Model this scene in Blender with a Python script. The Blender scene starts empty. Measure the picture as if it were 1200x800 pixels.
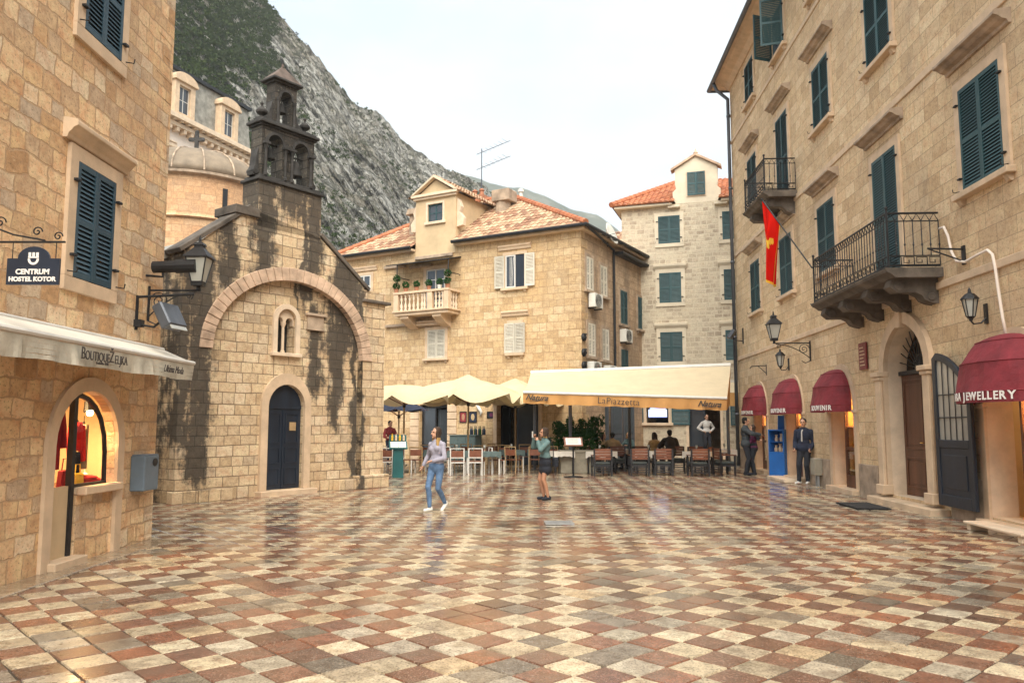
import bpy, bmesh, math, random
from mathutils import Vector, Matrix, noise
random.seed(7)
R = math.radians
SC = bpy.context.scene
COL = SC.collection

# ------------------------------------------------------------------ camera
EYE = 1.65
FPX = 933.0                      # focal length in pixels of a 1200 px wide frame (28 mm)
PITCH = math.atan(97 / FPX)
cam = bpy.data.cameras.new('camera')
cam.lens = 36 * FPX / 1200
cam.sensor_width = 36
cam.clip_end = 6000
camo = bpy.data.objects.new('camera', cam)
COL.objects.link(camo)
camo.location = (0, 0, EYE)
camo.rotation_euler = (math.pi / 2 + PITCH, 0, 0)
SC.camera = camo

# ------------------------------------------------------------------ sky, sun, exposure
SUN_ELEV, SUN_AZ = R(50), R(174)          # azimuth clockwise from +Y
w = bpy.data.worlds.new('World')
SC.world = w
w.use_nodes = True
nt = w.node_tree
nt.nodes.clear()
wo = nt.nodes.new('ShaderNodeOutputWorld')
bg = nt.nodes.new('ShaderNodeBackground')
bg.inputs['Strength'].default_value = 0.10
sky = nt.nodes.new('ShaderNodeTexSky')
sky.sky_type = 'NISHITA'
sky.sun_disc = False
sky.sun_elevation = SUN_ELEV
sky.sun_rotation = SUN_AZ
sky.air_density = 1.0
sky.dust_density = 2.0
tc = nt.nodes.new('ShaderNodeTexCoord')
mp = nt.nodes.new('ShaderNodeMapping')
mp.inputs['Scale'].default_value = (1.0, 1.0, 2.2)
ns = nt.nodes.new('ShaderNodeTexNoise')
ns.inputs['Scale'].default_value = 2.1
ns.inputs['Detail'].default_value = 7
ns.inputs['Roughness'].default_value = 0.55
rp = nt.nodes.new('ShaderNodeValToRGB')
rp.color_ramp.elements[0].position = 0.40
rp.color_ramp.elements[0].color = (0.66, 0.66, 0.66, 1)
rp.color_ramp.elements[1].position = 0.58
rp.color_ramp.elements[1].color = (1, 1, 1, 1)
mx = nt.nodes.new('ShaderNodeMix')
mx.data_type = 'RGBA'
mx.inputs[7].default_value = (3.22, 3.50, 3.62, 1)       # bright cloud layer
nt.links.new(tc.outputs['Generated'], mp.inputs[0])
nt.links.new(mp.outputs[0], ns.inputs['Vector'])
nt.links.new(ns.outputs[0], rp.inputs[0])
nt.links.new(rp.outputs[0], mx.inputs[0])
nt.links.new(sky.outputs[0], mx.inputs[6])
nt.links.new(mx.outputs[2], bg.inputs[0])
nt.links.new(bg.outputs[0], wo.inputs[0])

sl = bpy.data.lights.new('sun', 'SUN')
sl.energy = 2.0
sl.angle = R(62)
sl.color = (1.0, 0.935, 0.80)
so = bpy.data.objects.new('sun', sl)
COL.objects.link(so)
so.location = (10, -20, 40)
so.rotation_euler = (math.pi / 2 - SUN_ELEV, 0, math.pi - SUN_AZ)

SC.view_settings.view_transform = 'Standard'
SC.view_settings.look = 'None'
SC.view_settings.gamma = 1
SC.view_settings.exposure = 1.80
SC.render.engine = 'CYCLES'

# ------------------------------------------------------------------ survey helpers
def ray(px, py):
    u, v = px - 600, 400 - py
    return (u, FPX * math.cos(PITCH) - v * math.sin(PITCH), FPX * math.sin(PITCH) + v * math.cos(PITCH))
def gnd(px, py, z=0.0):
    d = ray(px, py); t = (z - EYE) / d[2]
    return Vector((d[0] * t, d[1] * t, z))
def atY(px, py, Y):
    d = ray(px, py); t = Y / d[1]
    return Vector((d[0] * t, Y, EYE + d[2] * t))
class Frame:
    """vertical facade plane: x along the wall (viewer's left to right), y into the house, z up"""
    def __init__(s, ox, oy, deg):
        s.o = (ox, oy); s.deg = deg; a = R(deg)
        s.x = (math.cos(a), math.sin(a)); s.y = (-math.sin(a), math.cos(a))
    def on(s, px, py, ly=0):
        d = ray(px, py)
        t = (s.o[0] * s.y[0] + s.o[1] * s.y[1] + ly) / (d[0] * s.y[0] + d[1] * s.y[1])
        p = (d[0] * t - s.o[0], d[1] * t - s.o[1])
        return (p[0] * s.x[0] + p[1] * s.x[1], EYE + d[2] * t)
    def w(s, lx, ly, z):
        return Vector((s.o[0] + s.x[0] * lx + s.y[0] * ly, s.o[1] + s.x[1] * lx + s.y[1] * ly, z))

# ------------------------------------------------------------------ scene graph helpers
def tag(o, label=None, cat=None, group=None, kind=None):
    if label: o['label'] = label
    if cat: o['category'] = cat
    if group: o['group'] = group
    if kind: o['kind'] = kind
    return o
def thing(name, label, cat, loc=(0, 0, 0), rz=0.0, group=None):
    o = bpy.data.objects.new(name, None)
    o.empty_display_size = 0.2
    COL.objects.link(o)
    o.location = loc
    o.rotation_euler = (0, 0, rz)
    return tag(o, label, cat, group)
def kids(o):
    return [c for c in bpy.data.objects if c.parent == o]
def dup(o, loc=None, rz=None, label=None, group=None, parent=None):
    c = o.copy(); COL.objects.link(c)
    if parent is not None:
        c.parent = parent
    for ch in kids(o):
        dup(ch, parent=c)
    if loc is not None: c.location = loc
    if rz is not None: c.rotation_euler = (0, 0, rz)
    return tag(c, label, None, group)
def pose(o, loc, rz=0.0):
    o.location = loc; o.rotation_euler = (0, 0, rz); return o

SPLIT_NAMES = {'bracket','colonnette','coping','cornice','plinth','baluster','trinkets','eave','string_course','display_shelf','panel','bars','pediment','gutter','roof_vent','lintel','frame','door_frame','window'}
class MB:
    def __init__(s):
        s.v = []; s.f = []; s.m = []; s.c = []; s.uv = {}; s.M = None
    def tv(s, p):
        return tuple(s.M @ Vector(p)) if s.M is not None else tuple(p)
    def add(s, vs, fs, mat=0, col=None):
        b = len(s.v)
        s.v += [s.tv(p) for p in vs]
        for f in fs:
            s.f.append(tuple(b + i for i in f)); s.m.append(mat); s.c.append(col)
        return b
    def poly(s, pts, mat=0, col=None):
        s.add(pts, [tuple(range(len(pts)))], mat, col)
    def box(s, x0, x1, y0, y1, z0, z1, mat=0, col=None):
        v = [(x0,y0,z0),(x1,y0,z0),(x1,y1,z0),(x0,y1,z0),(x0,y0,z1),(x1,y0,z1),(x1,y1,z1),(x0,y1,z1)]
        s.add(v, [(0,3,2,1),(4,5,6,7),(0,1,5,4),(1,2,6,5),(2,3,7,6),(3,0,4,7)], mat, col)
    def obox(s, c, sx, sy, sz, rot=(0,0,0), mat=0):
        from mathutils import Euler
        m = Euler(rot).to_matrix()
        v = []
        for dz in (-1, 1):
            for dx, dy in ((-1,-1),(1,-1),(1,1),(-1,1)):
                p = m @ Vector((dx*sx/2, dy*sy/2, dz*sz/2)); v.append((c[0]+p.x, c[1]+p.y, c[2]+p.z))
        s.add(v, [(0,3,2,1),(4,5,6,7),(0,1,5,4),(1,2,6,5),(2,3,7,6),(3,0,4,7)], mat)
    def prism(s, pts, y0, y1, mat=0):
        """outline in (x,z), extruded along y"""
        n = len(pts)
        v = [(p[0], y0, p[1]) for p in pts] + [(p[0], y1, p[1]) for p in pts]
        f = [tuple(range(n)), tuple(range(2*n-1, n-1, -1))]
        f += [(i, n+i, n+(i+1) % n, (i+1) % n) for i in range(n)]
        s.add(v, f, mat)
    def prismx(s, pts, x0, x1, mat=0):
        """outline in (y,z), extruded along x"""
        n = len(pts)
        v = [(x0, p[0], p[1]) for p in pts] + [(x1, p[0], p[1]) for p in pts]
        f = [tuple(range(n)), tuple(range(2*n-1, n-1, -1))]
        f += [(i, (i+1) % n, n+(i+1) % n, n+i) for i in range(n)]
        s.add(v, f, mat)
    def prismz(s, pts, z0, z1, mat=0):
        n = len(pts)
        v = [(p[0], p[1], z0) for p in pts] + [(p[0], p[1], z1) for p in pts]
        f = [tuple(range(n)), tuple(range(2*n-1, n-1, -1))]
        f += [(i, (i+1) % n, n+(i+1) % n, n+i) for i in range(n)]
        s.add(v, f, mat)
    def tube(s, pts, r, n=6, mat=0, caps=True):
        pts = [Vector(p) for p in pts]
        rs = r if isinstance(r, (list, tuple)) else [r]*len(pts)
        rings = []; last = None
        vs = []
        for i, p in enumerate(pts):
            if i == 0: d = pts[1]-p
            elif i == len(pts)-1: d = p-pts[i-1]
            else: d = (pts[i+1]-p).normalized()+(p-pts[i-1]).normalized()
            if d.length < 1e-9: d = Vector((0,0,1))
            d.normalize()
            a = last if last is not None and abs(last.dot(d)) < .95 else (Vector((0,0,1)) if abs(d.z) < .9 else Vector((1,0,0)))
            u = d.cross(a).normalized(); vv = u.cross(d).normalized(); last = vv
            for k in range(n):
                t = 2*math.pi*k/n
                vs.append(tuple(p+(u*math.cos(t)+vv*math.sin(t))*rs[i]))
        fs = []
        for i in range(len(pts)-1):
            for k in range(n):
                k2 = (k+1) % n
                fs.append((i*n+k, i*n+k2, (i+1)*n+k2, (i+1)*n+k))
        if caps:
            fs.append(tuple(range(n-1, -1, -1)))
            fs.append(tuple(range((len(pts)-1)*n, len(pts)*n)))
        s.add(vs, fs, mat)
    def lathe(s, prof, n=12, c=(0,0,0), mat=0, sq=None):
        """profile of (r,z) turned about the z axis at c"""
        vs = []
        for r, z in prof:
            for k in range(n):
                t = 2*math.pi*k/n + (math.pi/n if sq else 0)
                vs.append((c[0]+r*math.cos(t), c[1]+r*math.sin(t), c[2]+z))
        fs = []
        for i in range(len(prof)-1):
            for k in range(n):
                k2 = (k+1) % n
                fs.append((i*n+k, i*n+k2, (i+1)*n+k2, (i+1)*n+k))
        fs.append(tuple(range(n-1, -1, -1)))
        fs.append(tuple(range((len(prof)-1)*n, len(prof)*n)))
        s.add(vs, fs, mat)
    def ell(s, c, rx, ry, rz, nu=10, nv=7, mat=0):
        vs = [(c[0], c[1], c[2]-rz)]
        for i in range(1, nv):
            ph = -math.pi/2+math.pi*i/nv
            for k in range(nu):
                t = 2*math.pi*k/nu
                vs.append((c[0]+rx*math.cos(ph)*math.cos(t), c[1]+ry*math.cos(ph)*math.sin(t), c[2]+rz*math.sin(ph)))
        vs.append((c[0], c[1], c[2]+rz))
        fs = []
        for k in range(nu):
            fs.append((0, 1+(k+1) % nu, 1+k))
        for i in range(nv-2):
            for k in range(nu):
                k2 = (k+1) % nu
                fs.append((1+i*nu+k, 1+i*nu+k2, 1+(i+1)*nu+k2, 1+(i+1)*nu+k))
        top = len(vs)-1; b = 1+(nv-2)*nu
        for k in range(nu):
            fs.append((b+k, b+(k+1) % nu, top))
        s.add(vs, fs, mat)
    def capsule(s, a, b, ra, rb, n=10):
        a = Vector(a); b = Vector(b); d = (b-a); L = d.length
        if L < 1e-6: d = Vector((0,0,1)); L = 1e-6
        d.normalize()
        pts = []; rs = []
        for k in range(4):
            t = math.pi/2*(k+.15)/4
            pts.append(a-d*ra*math.cos(t)); rs.append(ra*math.sin(t))
        pts += [a, b]; rs += [ra, rb]
        for k in range(3, -1, -1):
            t = math.pi/2*(k+.15)/4
            pts.append(b+d*rb*math.cos(t)); rs.append(rb*math.sin(t))
        s.tube(pts, rs, n)
    def pieces(s, gap=.012):
        n = len(s.v); par = list(range(n))
        def find(a):
            while par[a] != a: par[a] = par[par[a]]; a = par[a]
            return a
        for f in s.f:
            r = find(f[0])
            for i in f[1:]: par[find(i)] = r
        cl = {}
        for i in range(n): cl.setdefault(find(i), []).append(i)
        bx = [[min(s.v[i][k] for i in c) for k in range(3)]+[max(s.v[i][k] for i in c) for k in range(3)]+[set(c)] for c in cl.values()]
        ch = True
        while ch:
            ch = False; out = []
            for b in bx:
                for o in out:
                    if all(b[k] <= o[k+3]+gap and o[k] <= b[k+3]+gap for k in range(3)):
                        for k in range(3): o[k] = min(o[k], b[k]); o[k+3] = max(o[k+3], b[k+3])
                        o[6] |= b[6]; ch = True; break
                else: out.append(b)
            bx = out
        return [b[6] for b in bx]
    def build(s, name, mats, parent=None, smooth=False, bevel=0.0, loc=None):
        if name in SPLIT_NAMES:
            ps = s.pieces()
            if len(ps) > 1:
                first = None
                for p in ps:
                    q = MB(); mp = {}
                    for i in sorted(p): mp[i] = len(q.v); q.v.append(s.v[i])
                    for f, m, c in zip(s.f, s.m, s.c):
                        if f[0] in p: q.f.append(tuple(mp[i] for i in f)); q.m.append(m); q.c.append(c)
                    o = q.build_one(name, mats, parent, smooth, bevel, loc); first = first or o
                return first
        return s.build_one(name, mats, parent, smooth, bevel, loc)
    def build_one(s, name, mats, parent=None, smooth=False, bevel=0.0, loc=None):
        me = bpy.data.meshes.new(name)
        me.from_pydata(s.v, [], s.f)
        if not isinstance(mats, (list, tuple)): mats = [mats]
        for m in mats: me.materials.append(m)
        if len(mats) > 1: me.polygons.foreach_set('material_index', s.m)
        if any(c is not None for c in s.c):
            at = me.color_attributes.new('Col', 'BYTE_COLOR', 'CORNER')
            buf = []
            for p, c in zip(me.polygons, s.c):
                c = c or (1,1,1)
                buf += [c[0], c[1], c[2], 1.0]*p.loop_total
            at.data.foreach_set('color', buf)
        if s.uv:
            ul = me.uv_layers.new(name='UVMap')
            buf = []
            for l in me.loops:
                buf += list(s.uv.get(l.vertex_index, (0,0)))
            ul.data.foreach_set('uv', buf)
        if smooth: me.polygons.foreach_set('use_smooth', [True]*len(me.polygons))
        me.update()
        o = bpy.data.objects.new(name, me)
        COL.objects.link(o)
        if parent is not None: o.parent = parent
        if loc is not None: o.location = loc
        if bevel:
            b = o.modifiers.new('bevel', 'BEVEL'); b.width = bevel; b.segments = 1; b.limit_method = 'ANGLE'; b.angle_limit = R(40)
        return o

def arch_curve(x0, x1, zs, rise, kind='round', n=14):
    cx, hw = (x0+x1)/2, (x1-x0)/2
    out = []
    for i in range(n+1):
        t = math.pi*i/n
        if kind == 'round':
            out.append((cx-hw*math.cos(t), zs+rise*math.sin(t)))
        else:                                           # gently pointed
            c = abs(math.cos(t)); x = cx-hw*math.cos(t)
            out.append((x, zs+rise*((math.sin(t))**.85*.86+.14*(1-c))))
    return out

def facade(mb, X0, X1, Z0, Z1, ops, reveal=0.3, y=0.0, mat=0, rmat=None, skip=None):
    """wall sheet with real openings. op = (x0,x1,z0,z1,rise[,kind])"""
    rmat = mat if rmat is None else rmat
    xs = sorted(set([X0, X1]+[a for o in ops for a in o[:2]]))
    zs = sorted(set([Z0, Z1]+[a for o in ops for a in o[2:4]]))
    for i in range(len(xs)-1):
        for k in range(len(zs)-1):
            cx, cz = (xs[i]+xs[i+1])/2, (zs[k]+zs[k+1])/2
            if any(o[0] < cx < o[1] and o[2] < cz < o[3] for o in ops): continue
            mb.poly([(xs[i],y,zs[k]),(xs[i+1],y,zs[k]),(xs[i+1],y,zs[k+1]),(xs[i],y,zs[k+1])], mat)
    for o in ops:
        x0, x1, z0, z1, rise = o[:5]
        kind = o[5] if len(o) > 5 else 'round'
        if rise > 0:
            cv = arch_curve(x0, x1, z1-rise, rise, kind)
            for a, b in zip(cv[:-1], cv[1:]):
                if abs(a[1]-z1) < 1e-5 and abs(b[1]-z1) < 1e-5: continue
                mb.poly([(a[0],y,a[1]),(b[0],y,b[1]),(b[0],y,z1),(a[0],y,z1)], mat)
        else:
            cv = [(x0, z1), (x1, z1)]
        path = [(x0, z0)]+cv+[(x1, z0)]
        if z0 > Z0+1e-4: path.append((x0, z0))
        for a, b in zip(path[:-1], path[1:]):
            mb.poly([(a[0],y,a[1]),(b[0],y,b[1]),(b[0],y+reveal,b[1]),(a[0],y+reveal,a[1])], rmat)

def arch_band(mb, x0, x1, z0, z1, rise, wd, y0, y1, kind='round', mat=0, wtop=None, joints=0.0):
    """projecting frame round an opening"""
    wtop = wd if wtop is None else wtop
    if rise > 0:
        ci = arch_curve(x0, x1, z1-rise, rise, kind)
        co = arch_curve(x0-wd, x1+wd, z1-rise, rise+wtop, kind)
    else:
        ci = [(x0, z1), (x1, z1)]; co = [(x0-wd, z1+wtop), (x1+wd, z1+wtop)]
    ci = [(x0, z0)]+ci+[(x1, z0)]; co = [(x0-wd, z0)]+co+[(x1+wd, z0)]
    n = len(ci)
    for i in range(n-1):
        a, b, c, d = ci[i], ci[i+1], co[i+1], co[i]
        mb.poly([(a[0],y0,a[1]),(b[0],y0,b[1]),(c[0],y0,c[1]),(d[0],y0,d[1])], mat)
        mb.poly([(d[0],y0,d[1]),(c[0],y0,c[1]),(c[0],y1,c[1]),(d[0],y1,d[1])], mat)
        yi = 0.0 if y0 < 0 < y1 else y1-.0125
        mb.poly([(a[0],y0,a[1]),(a[0],yi,a[1]),(b[0],yi,b[1]),(b[0],y0,b[1])], mat)
    for p, q in ((ci[0], co[0]), (ci[-1], co[-1])):
        mb.poly([(p[0],y0,p[1]),(q[0],y0,q[1]),(q[0],y1,q[1]),(p[0],y1,p[1])], mat)

def roof_plane(mb, poly, tw=.24, tl=.36, mat=0, amp=.05, sub=5):
    """barrel tiled slope; poly is planar, its first edge is the eave"""
    P = [Vector(p) for p in poly]
    ux = (P[1]-P[0]).normalized()
    nn = None
    for q in P[2:]:
        c = ux.cross(q-P[0])
        if c.length > 1e-4: nn = c.normalized(); break
    if nn.z < 0: nn = -nn
    vy = nn.cross(ux)
    if vy.dot(P[2]-P[0]) < 0: vy = -vy
    q2 = [((p-P[0]).dot(ux), (p-P[0]).dot(vy)) for p in P]
    u0 = min(q[0] for q in q2); u1 = max(q[0] for q in q2)
    def span(u):
        lo, hi = 1e9, -1e9
        for a, b in zip(q2, q2[1:]+q2[:1]):
            if abs(a[0]-b[0]) < 1e-6:
                if abs(u-a[0]) < 1e-4:
                    lo = min(lo, a[1], b[1]); hi = max(hi, a[1], b[1])
                continue
            t = (u-a[0])/(b[0]-a[0])
            if -1e-6 <= t <= 1+1e-6:
                v = a[1]+(b[1]-a[1])*t; lo = min(lo, v); hi = max(hi, v)
        return lo, hi
    ncol = max(1, int(round((u1-u0)/tw))); step = (u1-u0)/ncol
    vmax = max(q[1] for q in q2); vmin = min(q[1] for q in q2)
    nrow = int((vmax-vmin)/tl)+1
    for c in range(ncol):
        us = [u0+step*(c+k/sub) for k in range(sub+1)]
        sp = [span(min(max(u, u0+1e-5), u1-1e-5)) for u in us]
        for r in range(nrow):
            va, vb = vmin+r*tl, vmin+(r+1)*tl
            if vb <= min(s[0] for s in sp) or va >= max(s[1] for s in sp): continue
            jit = random.uniform(-.008, .008)
            vs = []; uvs = []
            for end, vv in ((0, va), (1, vb)):
                for k, u in enumerate(us):
                    v = min(max(vv, sp[k][0]), sp[k][1])
                    h = amp*abs(math.sin(math.pi*k/sub))+(.028 if end == 0 else 0)+jit
                    p = P[0]+ux*u+vy*v+nn*h
                    vs.append(tuple(p)); uvs.append((c+.5+.02*k, r+.5))
            n = sub+1
            fs = [(k, k+1, n+k+1, n+k) for k in range(sub)]
            # butt end of the tile
            base = len(vs)
            for k, u in enumerate(us):
                v = min(max(va, sp[k][0]), sp[k][1])
                p = P[0]+ux*u+vy*v+nn*(-.01); vs.append(tuple(p)); uvs.append((c+.5, r+.5))
            fs += [(base+k, base+k+1, k+1, k) for k in range(sub)]
            b = mb.add(vs, fs, mat)
            for i, t in enumerate(uvs): mb.uv[b+i] = t

def text_mesh(name, txt, size, mat, parent, loc, rot, shear=0.0, align='CENTER', extrude=.004, scx=1.0, bold=0.0):
    cu = bpy.data.curves.new(name, 'FONT')
    cu.body = txt; cu.size = size; cu.shear = shear; cu.align_x = align; cu.align_y = 'CENTER'
    cu.extrude = extrude; cu.offset = bold; cu.resolution_u = 3
    tmp = bpy.data.objects.new(name, cu); COL.objects.link(tmp)
    dg = bpy.context.evaluated_depsgraph_get(); dg.update()
    me = bpy.data.meshes.new_from_object(tmp.evaluated_get(dg))
    bpy.data.objects.remove(tmp); me.name = name
    me.materials.clear(); me.materials.append(mat)
    o = bpy.data.objects.new(name, me); COL.objects.link(o)
    o.parent = parent; o.location = loc; o.rotation_euler = rot; o.scale = (scx, 1, 1)
    return o
# ------------------------------------------------------------------ materials
class NT:
    def __init__(s, name):
        s.mat = bpy.data.materials.new(name); s.mat.use_nodes = True
        s.t = s.mat.node_tree; s.t.nodes.clear()
        s.out = s.t.nodes.new('ShaderNodeOutputMaterial')
    def n(s, typ, ins=None, **pr):
        nd = s.t.nodes.new('ShaderNode'+typ)
        for k, v in pr.items(): setattr(nd, k, v)
        for k, v in (ins or {}).items():
            if isinstance(v, bpy.types.NodeSocket): s.t.links.new(v, nd.inputs[k])
            else: nd.inputs[k].default_value = v
        return nd
    def math(s, op, a, b=0.0, clamp=False):
        return s.n('Math', {0: a, 1: b}, operation=op, use_clamp=clamp).outputs[0]
    def mix(s, f, a, b, mode='MIX'):
        return s.n('Mix', {0: f, 6: c4(a), 7: c4(b)}, data_type='RGBA', blend_type=mode).outputs[2]
    def ramp(s, f, stops, interp='LINEAR'):
        nd = s.n('ValToRGB', {0: f}); r = nd.color_ramp; r.interpolation = interp
        while len(r.elements) < len(stops): r.elements.new(0.5)
        for e, (p, c) in zip(r.elements, stops):
            e.position = p; e.color = c4(c) if not isinstance(c, (int, float)) else (c, c, c, 1)
        return nd.outputs[0]
    def noise(s, vec, sc, det=4, rough=.55, dist=0.0):
        return s.n('TexNoise', {'Vector': vec, 'Scale': sc, 'Detail': det, 'Roughness': rough, 'Distortion': dist}).outputs[0]
    def vec(s, x, y, z=0.0):
        return s.n('CombineXYZ', {0: x, 1: y, 2: z}).outputs[0]
    def obj(s):
        return s.n('TexCoord').outputs['Object']
    def wall(s):
        """(along, up) coordinates of whatever upright face is being shaded"""
        t = s.n('TexCoord'); o = s.n('SeparateXYZ', {0: t.outputs['Object']}); nn = s.n('SeparateXYZ', {0: t.outputs['Normal']})
        f = s.math('GREATER_THAN', s.math('ABSOLUTE', nn.outputs[0]), .7)
        u = s.n('Mix', {0: f, 2: o.outputs[0], 3: o.outputs[1]}, data_type='FLOAT').outputs[0]
        return u, o.outputs[2], o.outputs[0], o.outputs[1]
    def fin(s, col, rough=.8, bump=None, bstr=.4, bdist=.02, metal=0.0, spec=.5, coat=0.0, trans=0.0):
        p = s.n('BsdfPrincipled', {'Base Color': c4(col), 'Roughness': rough, 'Metallic': metal, 'Specular IOR Level': spec, 'Coat Weight': coat, 'Transmission Weight': trans})
        if bump is not None:
            b = s.n('Bump', {'Height': bump, 'Strength': bstr, 'Distance': bdist})
            s.t.links.new(b.outputs[0], p.inputs['Normal'])
        s.t.links.new(p.outputs[0], s.out.inputs[0]); s.p = p
        return s.mat
def c4(c):
    if isinstance(c, tuple) and len(c) == 3: return (*c, 1)
    return c

def plain(name, col, rough=.6, var=.25, sc=6, metal=0.0, bump=.15, spec=.5, streak=False):
    m = NT(name); o = m.obj()
    if streak:
        mp_ = m.n('Mapping', {0: o, 'Scale': (1, 1, .12)}); o2 = mp_.outputs[0]
    else: o2 = o
    f = m.noise(o2, sc, 6, .6); g = m.noise(o, sc*7, 3, .6)
    dk = tuple(c*(1-var) for c in col); lt = tuple(min(1, c*(1+var)) for c in col)
    cc = m.ramp(f, [(.3, dk), (.7, lt)])
    return m.fin(cc, m.math('ADD', m.math('MULTIPLY', g, .2), rough-.1), g, bump, .01, metal, spec)

def stone(name, cols, bw, bh, mortar=.012, mcol=(.30,.24,.16), distort=.03, bump=.6, mott=.35, stain=None, squash=.7, rowvar=.06, patch=None, relief=.5, rough=.82):
    m = NT(name); u, z, ox, oy = m.wall()
    P = m.vec(u, z)
    zz = m.math('ADD', z, m.math('MULTIPLY', m.math('SUBTRACT', m.noise(m.vec(0.0, m.math('MULTIPLY', z, 1.0)), .9, 1, .5), .5), rowvar*6))
    d1 = m.n('TexNoise', {'Vector': P, 'Scale': 1.6, 'Detail': 3.0})
    off = m.n('VectorMath', {0: d1.outputs['Color'], 1: (.5,.5,.5)}, operation='SUBTRACT').outputs[0]
    off = m.n('VectorMath', {0: off, 3: distort*2}, operation='SCALE').outputs[0]
    d2 = m.n('TexNoise', {'Vector': P, 'Scale': 14.0, 'Detail': 2.0})
    off2 = m.n('VectorMath', {0: d2.outputs['Color'], 1: (.5,.5,.5)}, operation='SUBTRACT').outputs[0]
    off2 = m.n('VectorMath', {0: off2, 3: distort*.5}, operation='SCALE').outputs[0]
    Q = m.n('VectorMath', {0: m.vec(u, zz), 1: off}, operation='ADD').outputs[0]
    Q = m.n('VectorMath', {0: Q, 1: off2}, operation='ADD').outputs[0]
    b = m.n('TexBrick', {'Vector': Q, 'Color1': (0,0,0,1), 'Color2': (1,1,1,1), 'Mortar': (.5,.5,.5,1), 'Scale': 1.0, 'Mortar Size': mortar,
                         'Mortar Smooth': .35, 'Brick Width': bw, 'Row Height': bh}, offset=.43, offset_frequency=2, squash=squash, squash_frequency=3)
    rnd = b.outputs['Color']; fac = b.outputs['Fac']
    k = len(cols)
    col = m.ramp(rnd, [(i/(k-1), c) for i, c in enumerate(cols)])
    n1 = m.noise(P, 5.5, 8, .65); n2 = m.noise(P, .45, 5, .6); n3 = m.noise(P, 30, 4, .6)
    col = m.mix(mott, col, m.ramp(n1, [(.36, (.30,.26,.21)), (.5, (.5,.5,.5)), (.64, (.72,.70,.66))]), 'OVERLAY')
    gw = m.noise(P, .22, 6, .65)
    col = m.mix(m.ramp(gw, [(.50, 0.0), (.62, .40)]), col, m.mix(.5, col, (.30,.27,.22)))
    if patch: col = m.mix(m.ramp(n2, [(.50, 0.0), (.66, 1.0)]), col, m.mix(.6, col, patch))
    n4 = m.noise(P, 13, 6, .7)
    col = m.mix(m.ramp(n4, [(.50, 0.0), (.68, .55)]), col, m.mix(.55, col, (.13,.09,.055)))
    col = m.mix(m.ramp(n4, [(.30, .45), (.44, 0.0)]), col, m.mix(.5, col, (.80,.70,.52)))
    pits = m.ramp(n3, [(.33, 1.0), (.43, 0.0)])
    col = m.mix(m.math('MULTIPLY', pits, .6), col, (.13,.09,.055))
    mvar = m.ramp(m.noise(P, 2.3, 4, .6), [(.32, .55), (.52, 1.0)])
    col = m.mix(m.math('MULTIPLY', m.math('MULTIPLY', fac, .9), mvar), col, mcol)
    if stain: col = stain(m, col, u, z, ox, oy, P)
    h = m.math('ADD', m.math('MULTIPLY', m.math('SUBTRACT', 1.0, fac), .7), m.math('MULTIPLY', rnd, relief*.5))
    h = m.math('ADD', h, m.math('MULTIPLY', n1, .55)); h = m.math('ADD', h, m.math('MULTIPLY', n3, .18))
    return m.fin(col, rough, h, bump, .03, spec=.35)

def chapel_stain_shade(m, col, u, z, ox, oy, P):
    """black algae streaks running down from the bell tower and along the arch, and a painted shadow line inside its right edge"""
    ms = m.n('Mapping', {0: P, 'Scale': (2.2, .22, 1)}).outputs[0]
    st = m.noise(ms, 2.4, 6, .65); bl = m.noise(P, 1.1, 6, .65)
    def band(c, wd, z0, z1):
        g = m.math('SUBTRACT', 1.0, m.math('DIVIDE', m.math('ABSOLUTE', m.math('SUBTRACT', ox, c)), wd))
        a = m.n('MapRange', {0: z, 1: z0-.7, 2: z0, 3: 0.0, 4: 1.0}).outputs[0]
        b = m.n('MapRange', {0: z, 1: z1, 2: z1+.5, 3: 1.0, 4: 0.0}).outputs[0]
        return m.math('MULTIPLY', m.math('MULTIPLY', m.math('MAXIMUM', g, 0.0), a), b)
    wob = m.math('MULTIPLY', m.math('SUBTRACT', m.noise(P, .9, 4, .6), .5), .9)
    ox = m.math('ADD', ox, wob)
    tot = band(.48, .62, .6, 5.2)
    for c, wd, a, b in ((2.0, .62, 5.2, 8.0), (3.45, .55, 5.0, 8.0), (2.75, .9, 7.0, 8.0), (4.55, .9, 3.6, 6.0), (3.75, .45, 2.6, 4.4), (1.1, .5, 5.0, 7.0), (5.05, .22, .2, 5.0), (3.15, .12, 4.8, 7.5), (.1, .3, 1.5, 5.2), (4.4, .4, 1.8, 3.6)):  # the tall narrow band by the right jamb is shadow painted dark
        tot = m.math('MAXIMUM', tot, band(c, wd, a, b))
    tw = m.n('MapRange', {0: z, 1: 7.2, 2: 7.5, 3: 0.0, 4: 2.0}).outputs[0]
    tot = m.math('MAXIMUM', tot, tw)
    side = m.n('MapRange', {0: oy, 1: .3, 2: .6, 3: 0.0, 4: .55}).outputs[0]
    tot = m.math('MAXIMUM', tot, side)
    fine = m.noise(P, 7.0, 6, .7)
    f = m.math('ADD', m.math('MULTIPLY', st, 1.5), m.math('ADD', m.math('MULTIPLY', bl, 1.4), m.math('MULTIPLY', fine, 1.7)))
    f = m.math('ADD', m.math('SUBTRACT', f, 2.62), m.math('MULTIPLY', tot, 1.3))
    f = m.math('MULTIPLY', m.math('MULTIPLY', f, 1.9, True), .90)
    soot = m.ramp(m.math('ADD', m.math('MULTIPLY', fine, .6), m.math('MULTIPLY', bl, .4)), [(.36, (.012,.011,.011)), (.62, (.050,.044,.039))])
    return m.mix(f, col, soot)

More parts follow.
